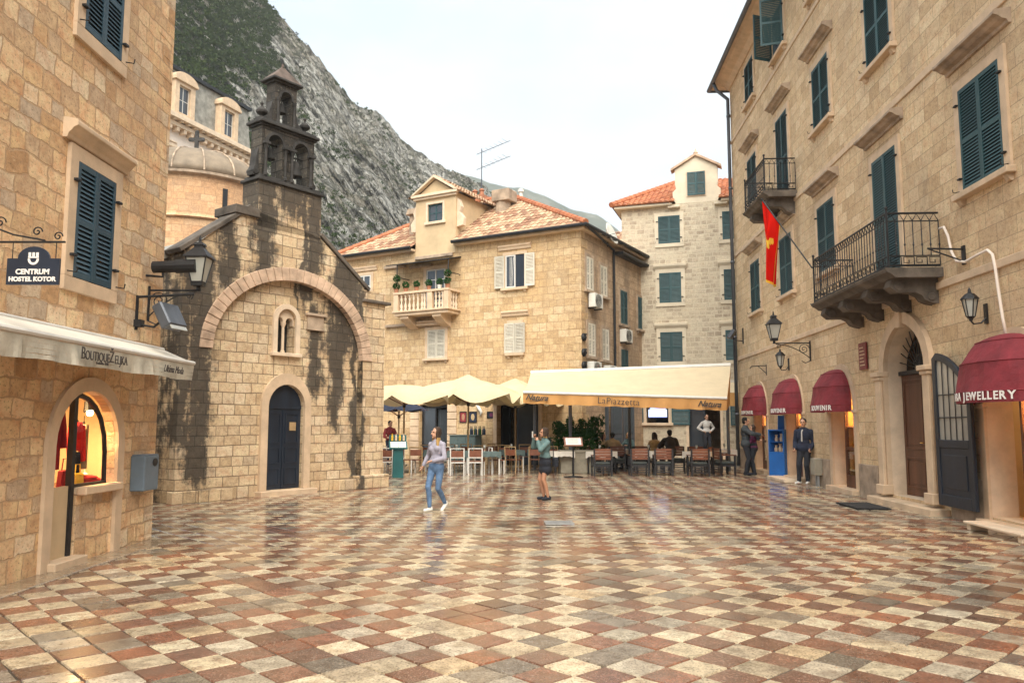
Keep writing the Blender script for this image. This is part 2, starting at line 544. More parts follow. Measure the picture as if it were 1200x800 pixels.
def streak_stain(amount, tint=(.10,.085,.065), sc=1.5, lo=.56, hi=.72):
    def f(m, col, u, z, ox, oy, P):
        ms = m.n('Mapping', {0: P, 'Scale': (1.0, .13, 1)}).outputs[0]
        a = m.noise(ms, sc, 7, .7); b = m.noise(P, .7, 4, .6)
        k = m.ramp(m.math('ADD', m.math('MULTIPLY', a, .7), m.math('MULTIPLY', b, .3)), [(lo, 0.0), (hi, amount)])
        return m.mix(k, col, tint)
    return f

M = {}
M['stone_warm'] = stone('warm rubble limestone', [(0.473,0.279,0.139), (0.693,0.459,0.257), (0.778,0.549,0.329), (0.735,0.489,0.272), (0.630,0.399,0.206), (0.473,0.359,0.257), (0.798,0.599,0.391)], .37, .215, .012, (0.463,0.299,0.175), .075, .9, .45, streak_stain(.45, (0.284,0.180,0.103)), patch=(0.525,0.309,0.154))
M['stone_hall'] = stone('dressed limestone', [(0.588,0.419,0.247), (0.683,0.498,0.298), (0.630,0.459,0.283), (0.725,0.549,0.350), (0.525,0.365,0.211), (0.662,0.489,0.303)], .56, .285, .0065, (0.253,0.180,0.113), .010, .45, .35, streak_stain(.55, (0.210,0.160,0.113)), squash=.78, rowvar=.02, patch=(0.494,0.349,0.216), relief=.25)
M['stone_chapel'] = stone('weathered chapel limestone', [(0.420,0.299,0.175), (0.599,0.449,0.283), (0.662,0.509,0.334), (0.515,0.379,0.236), (0.693,0.549,0.381), (0.441,0.340,0.231)], .42, .235, .012, (0.179,0.124,0.077), .022, .6, .45, chapel_stain_shade, rowvar=.05, patch=(0.525,0.359,0.206))
M['stone_corner'] = stone('honey limestone', [(0.515,0.349,0.185), (0.599,0.429,0.252), (0.546,0.379,0.206), (0.630,0.474,0.293), (0.463,0.309,0.164), (0.578,0.410,0.226)], .47, .30, .010, (0.284,0.169,0.087), .022, .5, .4, streak_stain(.5, (0.346,0.219,0.113)), rowvar=.04, patch=(0.630,0.399,0.185))
M['stone_tall'] = stone('pale mixed rubble', [(.57,.50,.38), (.61,.53,.41), (.42,.35,.27), (.59,.52,.40), (.56,.475,.36), (.39,.32,.245), (.63,.55,.43)], .36, .20, .024, (.57,.50,.38), .040, .4, .35, streak_stain(.35, (.40,.31,.21)), patch=(.62,.53,.39))
M['stone_dome'] = stone('orange church limestone', [(0.458,0.258,0.136), (0.541,0.325,0.175), (0.489,0.286,0.155), (0.582,0.372,0.213), (0.395,0.229,0.126)], .7, .36, .012, (0.312,0.191,0.107), .02, .4, .4, streak_stain(.5, (0.146,0.105,0.078)))
M['stone_side'] = stone('limestone with painted shade', [(0.416,0.286,0.184), (0.499,0.353,0.233), (0.458,0.325,0.213), (0.541,0.401,0.272), (0.374,0.258,0.165)], .50, .31, .010, (0.229,0.162,0.107), .02, .45, .4, streak_stain(.8, (0.125,0.096,0.078), lo=.48))  # darker copy of the house limestone, shade is put into its colour
M['stone_soot'] = stone('soot blackened masonry', [(.018,.017,.016), (.040,.036,.032), (.028,.026,.024), (.060,.052,.044), (.034,.030,.027)], .42, .235, .012, (.012,.011,.010), .022, .7, .5)
M['trim'] = plain('trim limestone', (0.582,0.430,0.291), .8, .16, 3.0, bump=.3)
M['trim_pale'] = plain('pale trim limestone', (0.645,0.506,0.369), .8, .15, 3.0, bump=.3)
M['trim_grey'] = plain('weathered grey trim', (0.354,0.267,0.194), .85, .45, 2.5, bump=.4)
M['trim_pink'] = plain('pink grey voussoir stone', (0.499,0.353,0.252), .8, .42, 2.6, bump=.4)
M['trim_dark'] = plain('weather blackened trim', (.105,.085,.068), .85, .6, 2.2, bump=.5)
M['cap'] = plain('brown roof cap stone', (.10,.072,.058), .85, .5, 4, bump=.6)
M['soot'] = plain('soot blackened stone', (.034,.031,.029), .85, .7, 2.6, bump=.6)
M['plaster'] = plain('yellow plaster', (0.541,0.401,0.242), .85, .14, 1.6, bump=.2)
M['plaster_pale'] = plain('pale cream plaster', (.66,.58,.45), .85, .14, 1.6, bump=.2)
M['plaster_white'] = plain('white plaster', (0.749,0.649,0.563), .85, .10, 1.2, bump=.2)
M['slab'] = plain('grey roof slab', (.26,.25,.22), .8, .4, 2.5, bump=.5)
M['white'] = plain('white paint', (.62,.60,.56), .5, .08, 4, bump=.05)
M['iron'] = plain('black wrought iron', (.018,.018,.020), .5, .3, 8, metal=.3)
M['pipe'] = plain('grey blue pipe', (.10,.11,.13), .45, .25, 5, metal=.4, streak=True)
M['door_dark'] = plain('near black blue door paint', (.010,.017,.030), .45, .35, 4, bump=.15, streak=True)
M['wood'] = plain('brown varnished wood', (.095,.035,.016), .45, .45, 4, bump=.25, streak=True)
M['wood_chair'] = plain('reddish brown chair wood', (.16,.055,.028), .5, .3, 6, bump=.2)
M['chair_frame'] = plain('dark chair frame', (.018,.018,.022), .5, .3, 6)
M['cushion'] = plain('dark grey green cushion', (.05,.06,.06), .9, .2, 8)
M['canvas'] = plain('off white awning canvas', (.66,.62,.54), .85, .10, 2.0, bump=.25)
M['canvas_dirty'] = plain('grubby awning valance', (.46,.42,.34), .85, .28, 3.5, bump=.5)
M['maroon'] = plain('maroon awning canvas', (.19,.019,.028), .8, .35, 2.6, bump=.9)
M['lettering'] = plain('white lettering', (.80,.76,.72), .6, .04, 4)
M['lettering_dark'] = plain('dark lettering', (.05,.04,.035), .7, .1, 4)
M['sign_navy'] = plain('navy sign enamel', (.018,.026,.045), .4, .15, 3)
M['bin'] = plain('grey blue painted metal', (.12,.16,.20), .45, .15, 3)
M['cabinet_blue'] = plain('bright blue paint', (.012,.12,.42), .4, .15, 3)
M['teal'] = plain('teal paint', (.012,.11,.115), .5, .2, 3)
M['teal_cloth'] = plain('grey teal cloth', (.095,.135,.135), .9, .15, 6)
M['tablecloth'] = plain('white tablecloth', (.74,.70,.64), .9, .08, 5)
M['metal'] = plain('galvanised metal', (.36,.36,.36), .45, .2, 5, metal=.6)
M['mat'] = plain('dark rubber mat', (.020,.019,.020), .85, .3, 20, bump=.5)
M['red_sign'] = plain('red brown plaque', (.17,.018,.018), .5, .2, 3)
M['red_cloth'] = plain('scarlet cloth', (.60,.016,.014), .9, .2, 6)
M['red_dark'] = plain('crimson cloth', (.26,.012,.020), .9, .25, 6)
M['tan_cloth'] = plain('tan cloth', (.36,.24,.12), .9, .2, 6)
M['case'] = plain('amber display wood', (.50,.26,.07), .5, .2, 4)
M['gold'] = plain('gold trinkets', (.75,.48,.14), .25, .2, 20, metal=.9)
M['gold_cloth'] = plain('gold yellow cloth', (.80,.48,.04), .8, .15, 9)
M['concrete'] = plain('grey brown box concrete', (.30,.27,.21), .8, .25, 4)
M['copper'] = plain('brown dome sheet', (.19,.145,.10), .7, .3, 1.6, bump=.3)
M['pot'] = plain('terracotta pot', (.36,.15,.08), .8, .2, 6)
M['white_plastic'] = plain('white plastic casing', (.66,.65,.60), .5, .08, 5)
M['skin'] = plain('skin', (.52,.29,.19), .5, .08, 6, bump=.05)
M['skin_tan'] = plain('tanned skin', (.40,.20,.12), .5, .08, 6, bump=.05)
M['eye'] = plain('dark eyes', (.02,.015,.012), .3, .1, 6)
M['lip'] = plain('lips', (.36,.12,.10), .4, .1, 6)
def painted(name, col, fade):
    m = NT(name); o = m.obj(); r = m.n('ObjectInfo').outputs['Random']
    ms = m.n('Mapping', {0: o, 'Scale': (1, 1, .15)}).outputs[0]
    f = m.noise(ms, 6, 6, .65); g = m.noise(o, 40, 4, .6); b = m.noise(o, 1.2, 4, .6)
    c = m.ramp(m.math('ADD', m.math('MULTIPLY', f, .6), m.math('MULTIPLY', r, .4)), [(.25, tuple(x*.7 for x in col)), (.55, col), (.8, fade)])
    c = m.mix(m.ramp(g, [(.60, 0.0), (.70, .5)]), c, fade)
    c = m.mix(m.ramp(b, [(.55, 0.0), (.7, .4)]), c, tuple(x*.55 for x in col))
    return m.fin(c, .55, g, .2, .005)
M['shutter'] = painted('dark blue green shutter paint', (.024,.078,.090), (.060,.115,.122))
M['shutter_blue'] = painted('slate blue shutter paint', (.022,.058,.086), (.052,.095,.120))
M['shutter_white'] = painted('off white shutter paint', (.62,.57,.47), (.70,.66,.58))
def cloth(name, col, var=.18): M[name] = plain(name, col, .9, var, 9, bump=.35)
cloth('lilac knit', (.33,.315,.385)); cloth('blue denim', (.095,.165,.29), .4); cloth('grey green knit', (.10,.165,.165)); cloth('black cloth', (.012,.014,.022), .3)
cloth('navy jacket', (.014,.020,.042), .25); cloth('white shirt', (.52,.50,.48), .08); cloth('dark trousers', (.018,.020,.028), .25); cloth('charcoal jacket', (.045,.055,.065), .2)
cloth('khaki cloth', (.11,.12,.08)); cloth('plum top', (.13,.022,.075)); cloth('beige shirt', (.44,.32,.18)); cloth('mustard top', (.42,.26,.10)); cloth('dark brown cloth', (.03,.025,.022)); cloth('dark red shirt', (.24,.03,.035))
cloth('hair brown', (.045,.025,.015), .4); cloth('hair blond', (.42,.26,.09), .4); cloth('hair black', (.012,.010,.009), .3); cloth('white leather', (.72,.70,.66), .08)

def roof_tile(name, stops):
    m = NT(name); uv = m.n('UVMap').outputs[0]
    fl = m.n('VectorMath', {0: uv}, operation='FLOOR').outputs[0]
    wn = m.n('TexWhiteNoise', {0: fl}, noise_dimensions='2D').outputs[0]
    o = m.obj(); a = m.noise(o, 1.3, 5, .65); b = m.noise(o, 22, 4, .6)
    c = m.ramp(m.math('ADD', m.math('MULTIPLY', wn, .72), m.math('MULTIPLY', a, .28)), stops)
    c = m.mix(m.ramp(b, [(.52, 0.0), (.70, .6)]), c, (.17,.13,.10))
    return m.fin(c, .75, b, .3, .01)
M['tile_old'] = roof_tile('weathered roof tiles', [(.0, (.13,.065,.040)), (.28, (.30,.15,.085)), (.5, (.40,.26,.16)), (.75, (.50,.36,.23)), (1, (.36,.15,.075))])
M['tile_new'] = roof_tile('orange roof tiles', [(.0, (.24,.08,.04)), (.4, (.42,.14,.06)), (.7, (.48,.19,.085)), (1, (.32,.11,.055))])
M['ridge'] = plain('ridge tiles', (.40,.14,.065), .8, .3, 4)

def mk_paving():
    m = NT('wet checker paving stone')
    c = m.n('VertexColor', layer_name='Col').outputs[0]
    o = m.obj()
    n1 = m.noise(o, 9, 7, .65); n2 = m.noise(o, 55, 4, .65); n3 = m.noise(o, .42, 4, .55); n4 = m.noise(o, 2.6, 5, .6)
    c = m.mix(.55, c, m.ramp(n1, [(.38, (.24,.22,.20)), (.5, (.5,.5,.5)), (.62, (.72,.71,.69))]), 'OVERLAY')
    c = m.mix(m.ramp(n2, [(.38, .7), (.48, 0.0)]), c, (.085,.07,.055))
    c = m.mix(m.ramp(n2, [(.56, 0.0), (.66, .35)]), c, (.58,.52,.42))
    c = m.mix(m.ramp(n4, [(.52, 0.0), (.64, .5)]), c, (.14,.10,.075))
    wet = m.ramp(n3, [(.38, 1.0), (.62, 0.0)])
    r = m.math('ADD', m.math('MULTIPLY', n1, .22), .045)
    r = m.math('ADD', r, m.math('MULTIPLY', m.math('SUBTRACT', 1.0, wet), .16))
    h = m.math('ADD', m.math('MULTIPLY', n1, .6), m.math('MULTIPLY', n2, .4))
    cw = m.math('ADD', m.math('MULTIPLY', wet, .30), .08)
    mt = m.fin(c, r, h, .10, .008, spec=.6, coat=cw); m.p.inputs['Coat Roughness'].default_value = .11; return mt
M['paving'] = mk_paving()
M['joint'] = plain('dark wet joint mortar', (.045,.035,.026), .55, .35, 9, bump=.4)
M['earth'] = plain('distant ground', (.16,.14,.10), .9, .3, .05)

def mk_glass(name, col, rough=.06, tr=0.0):
    m = NT(name); o = m.obj()
    n = m.noise(o, 3, 2)
    return m.fin(m.ramp(n, [(.3, tuple(c*.8 for c in col)), (.7, col)]), rough, n, .02, .01, spec=.7)
M['pane'] = mk_glass('window glass', (.045,.055,.07))
M['lamp_glass'] = mk_glass('milky lantern glass', (.42,.42,.38), .2)
def mk_clear():
    m = NT('clear shop glass')
    g = m.n('BsdfGlossy', {'Color': (1,1,1,1), 'Roughness': .03}); t = m.n('BsdfTransparent', {'Color': (.96,.96,.94,1)})
    lw = m.n('LayerWeight', {'Blend': .5}).outputs['Facing']
    f = m.math('ADD', m.math('MULTIPLY', m.math('POWER', lw, 4.0), .45), .03)
    mxs = m.n('MixShader', {0: f, 1: t.outputs[0], 2: g.outputs[0]})
    m.t.links.new(mxs.outputs[0], m.out.inputs[0]); return m.mat
M['clear'] = mk_clear()
def mk_emit(name, col, s):
    m = NT(name); e = m.n('Emission', {'Color': c4(col), 'Strength': s}); m.t.links.new(e.outputs[0], m.out.inputs[0]); return m.mat
M['bulb'] = mk_emit('warm shop lamp', (1, .72, .36), 9)
M['screen'] = mk_emit('television picture', (.62, .72, .95), .55)
M['screen_b'] = mk_emit('television banner', (.30, .34, .85), .6)
def mk_thin(name, col, trans):
    m = NT(name); o = m.obj(); f = m.noise(o, 2.2, 5, .6)
    c = m.ramp(f, [(.3, tuple(x*.88 for x in col)), (.7, col)])
    d = m.n('BsdfDiffuse', {'Color': c}); t = m.n('BsdfTranslucent', {'Color': c})
    mxs = m.n('MixShader', {0: trans, 1: d.outputs[0], 2: t.outputs[0]})
    m.t.links.new(mxs.outputs[0], m.out.inputs[0]); return m.mat
M['parasol'] = mk_thin('pale yellow parasol canvas', (.68,.57,.37), .16)
M['awning_sheen'] = mk_thin('awning canvas with painted sheen', (.70,.58,.40), .14)  # paler than the valance: overexposed sheen put into the colour
M['awning_orange'] = mk_thin('orange valance canvas', (.66,.36,.14), .20)
M['flag'] = mk_thin('red flag cloth', (.78,.020,.012), .35)

def mk_leaf(name, cols, tr=.25):
    m = NT(name); o = m.obj()
    f = m.noise(o, 2.0, 4, .6); g = m.n('NewGeometry').outputs['Random Per Island']
    c = m.ramp(m.math('ADD', m.math('MULTIPLY', f, .5), m.math('MULTIPLY', g, .5)), [(i/(len(cols)-1), x) for i, x in enumerate(cols)])
    d = m.n('BsdfDiffuse', {'Color': c}); t = m.n('BsdfTranslucent', {'Color': c})
    mxs = m.n('MixShader', {0: tr, 1: d.outputs[0], 2: t.outputs[0]})
    m.t.links.new(mxs.outputs[0], m.out.inputs[0]); return m.mat
M['leaf'] = mk_leaf('potted shrub leaves', [(.010,.035,.012), (.025,.07,.02), (.05,.11,.03)])
M['scrub'] = mk_leaf('mountain scrub leaves', [(.016,.030,.010), (.032,.055,.016), (.06,.085,.026), (.10,.10,.04)], .15)

def mk_rock():
    m = NT('karst rock')
    o = m.obj(); nz = m.n('SeparateXYZ', {0: m.n('NewGeometry').outputs['Normal']}).outputs[2]
    a = m.noise(o, .05, 8, .7); b = m.noise(o, .55, 8, .75)
    dx = m.n('TexNoise', {'Vector': o, 'Scale': .16, 'Detail': 4.0}).outputs['Color']
    od = m.n('VectorMath', {0: o, 1: m.n('VectorMath', {0: dx, 3: 9.0}, operation='SCALE').outputs[0]}, operation='ADD').outputs[0]
    mp_ = m.n('Mapping', {0: od, 'Scale': (1, 1, .32)}).outputs[0]
    s = m.noise(mp_, .30, 9, .78)
    v = m.n('TexVoronoi', {'Vector': mp_, 'Scale': .22}, feature='DISTANCE_TO_EDGE').outputs[0]
    v2 = m.n('TexVoronoi', {'Vector': mp_, 'Scale': .75}, feature='DISTANCE_TO_EDGE').outputs[0]
    c = m.ramp(s, [(.38, (.18,.175,.15)), (.46, (.42,.40,.355)), (.53, (.64,.62,.57)), (.61, (.78,.76,.71))])
    c = m.mix(m.ramp(a, [(.46, .0), (.58, .55)]), c, (.30,.25,.18))
    c = m.mix(m.ramp(v, [(.0, .85), (.10, 0.0)]), c, (.045,.045,.04))  # crevice shade painted dark along the cell edges
    c = m.mix(m.ramp(v2, [(.0, .6), (.06, 0.0)]), c, (.06,.06,.052))
    c = m.mix(m.ramp(b, [(.38, .8), (.45, 0.0)]), c, (.07,.072,.055))
    veg = m.math('ADD', m.math('MULTIPLY', nz, .42), m.math('ADD', m.math('MULTIPLY', a, .7), m.math('MULTIPLY', b, .35)))
    c = m.mix(m.ramp(veg, [(.76, 0.0), (.86, .85)]), c, m.ramp(b, [(.35, (.022,.032,.014)), (.65, (.065,.075,.032))]))
    h = m.math('ADD', m.math('MULTIPLY', s, 1.4), m.math('ADD', b, m.math('MULTIPLY', m.math('MINIMUM', v, .2), 4.0)))
    return m.fin(c, .95, h, 1.0, 2.5, spec=.1)
M['rock'] = mk_rock()
def mk_far():
    m = NT('far wooded slope'); o = m.obj(); a = m.noise(o, .012, 8, .7); b = m.noise(o, .004, 5, .6)
    c = m.ramp(a, [(.35, (.025,.04,.02)), (.55, (.06,.07,.035)), (.7, (.24,.22,.19))])
    return m.fin(c, 1.0, a, .8, 12, spec=.05)
M['far'] = mk_far()
# ------------------------------------------------------------------ ground and paving
g = MB()
g.poly([(-3000,-3000,-.03),(3000,-3000,-.03),(3000,3000,-.03),(-3000,3000,-.03)])
tag(g.build('ground', M['earth']), kind='structure')
g = MB()
g.poly([(-30,-8,-.012),(16,-8,-.012),(16,60,-.012),(-30,60,-.012)])
tag(g.build('paving_bed', M['joint']), kind='structure')

def paving():
    rnd = random.Random(3)
    mb = MB(); s = .300; a = R(43); ca, sa = math.cos(a), math.sin(a)
    CRM = [(0.529,0.431,0.288), (0.470,0.383,0.260), (0.568,0.480,0.336), (0.411,0.334,0.231), (0.490,0.372,0.231), (0.363,0.314,0.240), (0.461,0.401,0.308), (0.529,0.451,0.317)]
    RED = [(0.189,0.079,0.048), (0.219,0.088,0.051), (0.153,0.070,0.044), (0.260,0.097,0.051), (0.122,0.063,0.041), (0.204,0.099,0.064), (0.168,0.081,0.056), (0.235,0.106,0.067)]
    GRY = [(.20,.165,.125), (.25,.21,.165), (.145,.12,.095)]
    N = 150
    for i in range(-N, N):
        drift = .05*noise.noise((i*.07, 3.1, 0))
        for j in range(-N, N):
            cx, cy = i*s, j*s
            x = cx*ca-cy*sa; y = 18+cx*sa+cy*ca
            if not (-14 < x < 11.5 and 1.5 < y < 46): continue
            if x < -5.18 and y < 11.7: continue
            if x > 7.3+.059*y+.3: continue
            if y < 8 and abs(x) > y*.72+1.2: continue
            r = rnd.random(); big = noise.noise((x*.35, y*.35, 1.7))
            if (i+j) % 2 == 0: pal = CRM if r < .86+.1*big else (GRY if r < .95 else RED)
            else: pal = RED if r < .88+.1*big else (GRY if r < .96 else CRM)
            c = rnd.choice(pal); k = rnd.uniform(.86, 1.12); c = tuple(v*k for v in c)
            h = s/2-.0056
            dz = rnd.gauss(0, .0018)+.006*noise.noise((x*.8, y*.8, 5)); tx, ty = rnd.gauss(0, .005), rnd.gauss(0, .005)
            vs = []
            cn = [(-1,-1),(1,-1),(1,1),(-1,1)]
            off = [(rnd.uniform(-.006,.006), rnd.uniform(-.006,.006)) for _ in cn]
            for inset, base in ((0, 1), (.006, 0)):
                for (qx, qy), (ox, oy) in zip(cn, off):
                    px, py = cx+qx*(h-inset)+ox, cy+qy*(h-inset)+oy
                    z = -.014 if base else dz+tx*qx*h+ty*qy*h
                    if base: z = min(-.012, z)
                    if not base: pass
                    vs.append((px*ca-py*sa, 18+px*sa+py*ca, z))
            mb.add(vs, [(4,5,6,7),(0,1,5,4),(1,2,6,5),(2,3,7,6),(3,0,4,7)], 0, c)
    return tag(mb.build('paving', M['paving']), kind='structure')
paving()

# border course of long slabs along the boutique wall
mb = MB(); rb = random.Random(5); y = 1.2
while y < 11.6:
    L = rb.uniform(.5, .9); k = rb.uniform(.8, 1.1)
    mb.box(-5.215, -4.86+rb.uniform(-.02,.02), y+.006, y+L-.006, -.03, .012+rb.uniform(0,.006), 0, (.34*k,.255*k,.17*k)); y += L
tag(mb.build('border_slabs', M['paving'], bevel=.006), kind='structure')

# ------------------------------------------------------------------ shared building parts
_leaf = {}
def shutter_leaf(parent, w_, h_, mat, loc, rz=0.0, mid=.46, name='shutter', tilt=0.0):
    key = (round(w_, 2), round(h_, 2), mat.name, mid)
    if key not in _leaf:
        mb = MB(); st = .055; t = .035
        mb.box(0, st, -t, 0, 0, h_); mb.box(w_-st, w_, -t, 0, 0, h_)
        zr = [0, h_*mid, h_-.07]
        for z in zr: mb.box(st, w_-st, -t+.003, -.003, z, z+.07)
        for z0, z1 in ((.07, h_*mid), (h_*mid+.07, h_-.07)):
            n = max(3, int((z1-z0)/.055)); d = (z1-z0)/n
            for k in range(n):
                z = z0+d*(k+.5)
                mb.prismx([(-t+.003, z-d*.42), (-t+.010, z-d*.47), (-.006, z+d*.20), (-.012, z+d*.26)], st, w_-st)
        _leaf[key] = mb.build(name, mat); o = _leaf[key]
    else:
        o = _leaf[key].copy(); COL.objects.link(o)
    o.parent = parent; o.location = loc; o.rotation_euler = (0, tilt, rz)
    return o

def stone_window(root, x0, x1, z0, z1, mat, fw=.16, cornice=None, sill=True, leaf=None, closed=True, cdeep=.16, y=0.0, cw=.22, hooks=True, ctop=.22, sillmat=None):
    """part 'window' (stone surround) > shutter leaves, cornice, sill"""
    mb = MB()
    arch_band(mb, x0, x1, z0, z1, 0, fw, y-.05, y+.01)
    if not sill: mb.box(x0-fw, x1+fw, y-.048, y+.01, z0-fw, z0-.002)
    if hooks:
        for sx in (x0-.05, x1+.05):
            for z in (z0+.25, z1-.25): mb.box(sx-.045, sx+.045, y-.10, y-.045, z-.015, z+.015, 1)
        for sx in (x0-fw*.7, x1+fw*.7):
            mb.tube([(sx, y-.04, z0+.05), (sx, y-.16, z0+.03), (sx, y-.17, z0+.09)], .010, 5, 1)
    win = mb.build('window', [mat, M['iron']], root, bevel=.008)
    if closed and leaf is not None:
        wl = (x1-x0)/2-.004
        shutter_leaf(win, wl, z1-z0-.01, leaf, (x0+.002, y-.018, z0+.005))
        shutter_leaf(win, wl, z1-z0-.01, leaf, (x0+.006+wl, y-.018, z0+.005))
        bk = MB(); bk.box(x0+.01, x1-.01, y-.012, y+.008, z0+.01, z1-.01); bk.build('shade_backing', M['iron'], win)  # flat dark sheet painting the shade behind the slats
    if cornice is not None:
        c = MB(); zc = z1+ctop
        d = cdeep
        prof = [(.01, zc), (-.05, zc), (-.065, zc+.05), (-d*.55, zc+.075), (-d*.75, zc+.12), (-d, zc+.14), (-d, zc+.19), (-d*.9, zc+.205), (.01, zc+.235)]
        c.prismx([(y+p[0], p[1]) for p in prof], x0-fw-cw, x1+fw+cw)
        c.build('cornice', cornice, win, bevel=.006)
    if sill:
        s = MB(); s.box(x0-fw-.06, x1+fw+.06, y-.15, y+.01, z0-.11, z0-.003)
        s.prismx([(y-.10, z0-.112), (y+.01, z0-.112), (y+.01, z0-.21), (y-.04, z0-.21)], x0-fw+.02, x0-fw+.14)
        s.prismx([(y-.10, z0-.112), (y+.01, z0-.112), (y+.01, z0-.21), (y-.04, z0-.21)], x1+fw-.14, x1+fw-.02)
        s.build('sill', sillmat or mat, win, bevel=.01)
    return win

def glazing(win, x0, x1, z0, z1, y, mat_frame, nx=2, nz=2, bar=.035, pane=True):
    f = MB()
    f.box(x0, x0+.05, y-.03, y+.02, z0, z1); f.box(x1-.05, x1, y-.03, y+.02, z0, z1)
    f.box(x0+.05, x1-.05, y-.03, y+.02, z0, z0+.05); f.box(x0+.05, x1-.05, y-.03, y+.02, z1-.05, z1)
    for i in range(1, nx):
        x = x0+(x1-x0)*i/nx; f.box(x-bar/2-.01, x+bar/2+.01, y-.028, y+.018, z0+.05, z1-.05)
    for k in range(1, nz):
        z = z0+(z1-z0)*k/nz; f.box(x0+.05, x1-.05, y-.024, y+.014, z-bar/2, z+bar/2)
    fo = f.build('frame', mat_frame, win)
    if pane:
        p = MB(); p.box(x0+.03, x1-.03, y-.006, y+.004, z0+.03, z1-.03); p.build('pane', M['pane'], win)
    return fo

def niche(root, x0, x1, z0, z1, y0, y1, mat, name='interior', floor=None):
    """room behind an opening: floor, ceiling, three walls"""
    mb = MB()
    mb.poly([(x0,y0,z0),(x1,y0,z0),(x1,y1,z0),(x0,y1,z0)]); mb.poly([(x0,y0,z1),(x1,y0,z1),(x1,y1,z1),(x0,y1,z1)])
    mb.poly([(x0,y1,z0),(x1,y1,z0),(x1,y1,z1),(x0,y1,z1)])
    mb.poly([(x0,y0,z0),(x0,y1,z0),(x0,y1,z1),(x0,y0,z1)]); mb.poly([(x1,y0,z0),(x1,y1,z0),(x1,y1,z1),(x1,y0,z1)])
    return mb.build(name, mat, root)

def shop_light(root, loc, energy, size=.25, col=(1,.62,.26), rot=(0,0,0)):
    l = bpy.data.lights.new('shop_lamp', 'AREA'); l.energy = energy; l.size = size; l.color = col
    o = bpy.data.objects.new('shop_lamp', l); COL.objects.link(o); o.parent = root; o.location = loc; o.rotation_euler = rot
    return o

# ------------------------------------------------------------------ boutique house on the left
A = Frame(-5.22, 0, 90)
a_root = thing('boutique_house', 'honey rubble stone house with lit arched boutique window and off white awning', 'house', (-5.22, 0, 0), R(90))
opA = (9.12, 10.56, 0.0, 2.06, .66)
DA = .11
mb = MB()
facade(mb, -4, 11.75, -.3, 10.6, [opA], DA)
mb.poly([(11.75,0,-.3),(11.75,9,-.3),(11.75,9,10.6),(11.75,0,10.6)])
mb.poly([(-4,0,-.3),(-4,9,-.3),(-4,9,10.6),(-4,0,10.6)])
mb.poly([(-4,9,-.3),(11.75,9,-.3),(11.75,9,10.6),(-4,9,10.6)])
mb.poly([(-4,0,10.6),(11.75,0,10.6),(11.75,9,10.6),(-4,9,10.6)])
# low wall under the shop window
mb.box(9.74, 10.559, .03, .16, -.3, .80)
wallA = mb.build('wall', M['stone_warm'], a_root)
mb = MB(); rq = random.Random(4)
z = -.2
k = 0
while z < 10.4:                                        # big corner stones
    h = rq.uniform(.24, .40); lx = .55 if k % 2 else .32
    mb.box(11.75-lx, 11.762, -.004+rq.uniform(-.002,.002), lx*.8, z+.006, z+h-.006); z += h; k += 1
mb.build('corner_stones', M['stone_warm'], a_root, bevel=.018)
stone_window(a_root, 9.24, 10.14, 3.38, 4.78, M['trim'], .17, M['trim'], False, M['shutter_blue'], ctop=.20, cw=.12, cdeep=.17)
stone_window(a_root, 9.20, 10.10, 6.42, 7.82, M['trim'], .17, M['trim'], False, M['shutter_blue'], ctop=.20, cw=.12, cdeep=.17)
for zz in (3.38, 6.42): stone_window(a_root, 5.4, 6.3, zz, zz+1.4, M['trim'], .17, M['trim'], False, M['shutter_blue'], ctop=.20, cw=.12, cdeep=.17)
mb = MB(); arch_band(mb, *opA[:5], .17, -.045, .02)
mb.box(9.72, 10.64, -.10, .02, .80, .90); mb.box(9.74, 10.555, .021, .16, .805, .895)
mb.box(9.08, 9.78, -.13, .40, -.02, .10)
mb.build('arch_frame', M['trim'], a_root, bevel=.012)
niche(a_root, 8.6, 11.25, -.02, 2.5, DA+.005, 1.5, M['plaster'], 'shop_interior')
win = MB()
cw_ = [(9.66,1.99),(9.80,2.0),(9.98,1.96),(10.16,1.86),(10.30,1.72),(10.40,1.52),(10.44,1.30),(10.45,.90)]
for a_, b_ in zip(cw_[:-1], cw_[1:]): win.tube([(a_[0],.075,a_[1]),(b_[0],.075,b_[1])], .032, 6)
win.box(9.62, 9.69, .04, .11, .10, 2.0); win.box(9.69, 10.47, .05, .10, .895, .93)
wA = win.build('shop_window', M['iron'], a_root)
gl = MB(); gl.poly([(9.69,.08,.92)]+[(p[0],.08,p[1]) for p in cw_]); gl.build('pane', M['clear'], wA)
d = MB(); d.box(9.13, 9.62, .07, .11, .10, .92); d.build('door', M['plaster'], a_root); 
shelf = MB(); shelf.box(8.7, 11.2, .17, 1.0, .80, .86); shelf.build('display_shelf', M['wood'], a_root)
lmp = MB(); lmp.tube([(10.52, .36, 1.95), (10.50, .33, 1.82)], [.05, .075], 10, 0); lmp.ell((10.50, .325, 1.80), .045, .045, .045, 8, 5, 1)
lmp.tube([(9.8, .7, 2.45), (9.8, .7, 2.36)], [.05,.07], 10, 0); lmp.ell((9.8, .7, 2.34), .04,.04,.03, 8, 5, 1)
lmp.build('spotlight', [M['iron'], M['bulb']], a_root)
shop_light(a_root, (10.50, .36, 1.72), 10, .10, (1,.66,.30)); shop_light(a_root, (9.8, .7, 2.28), 24, .2, (1,.66,.30))

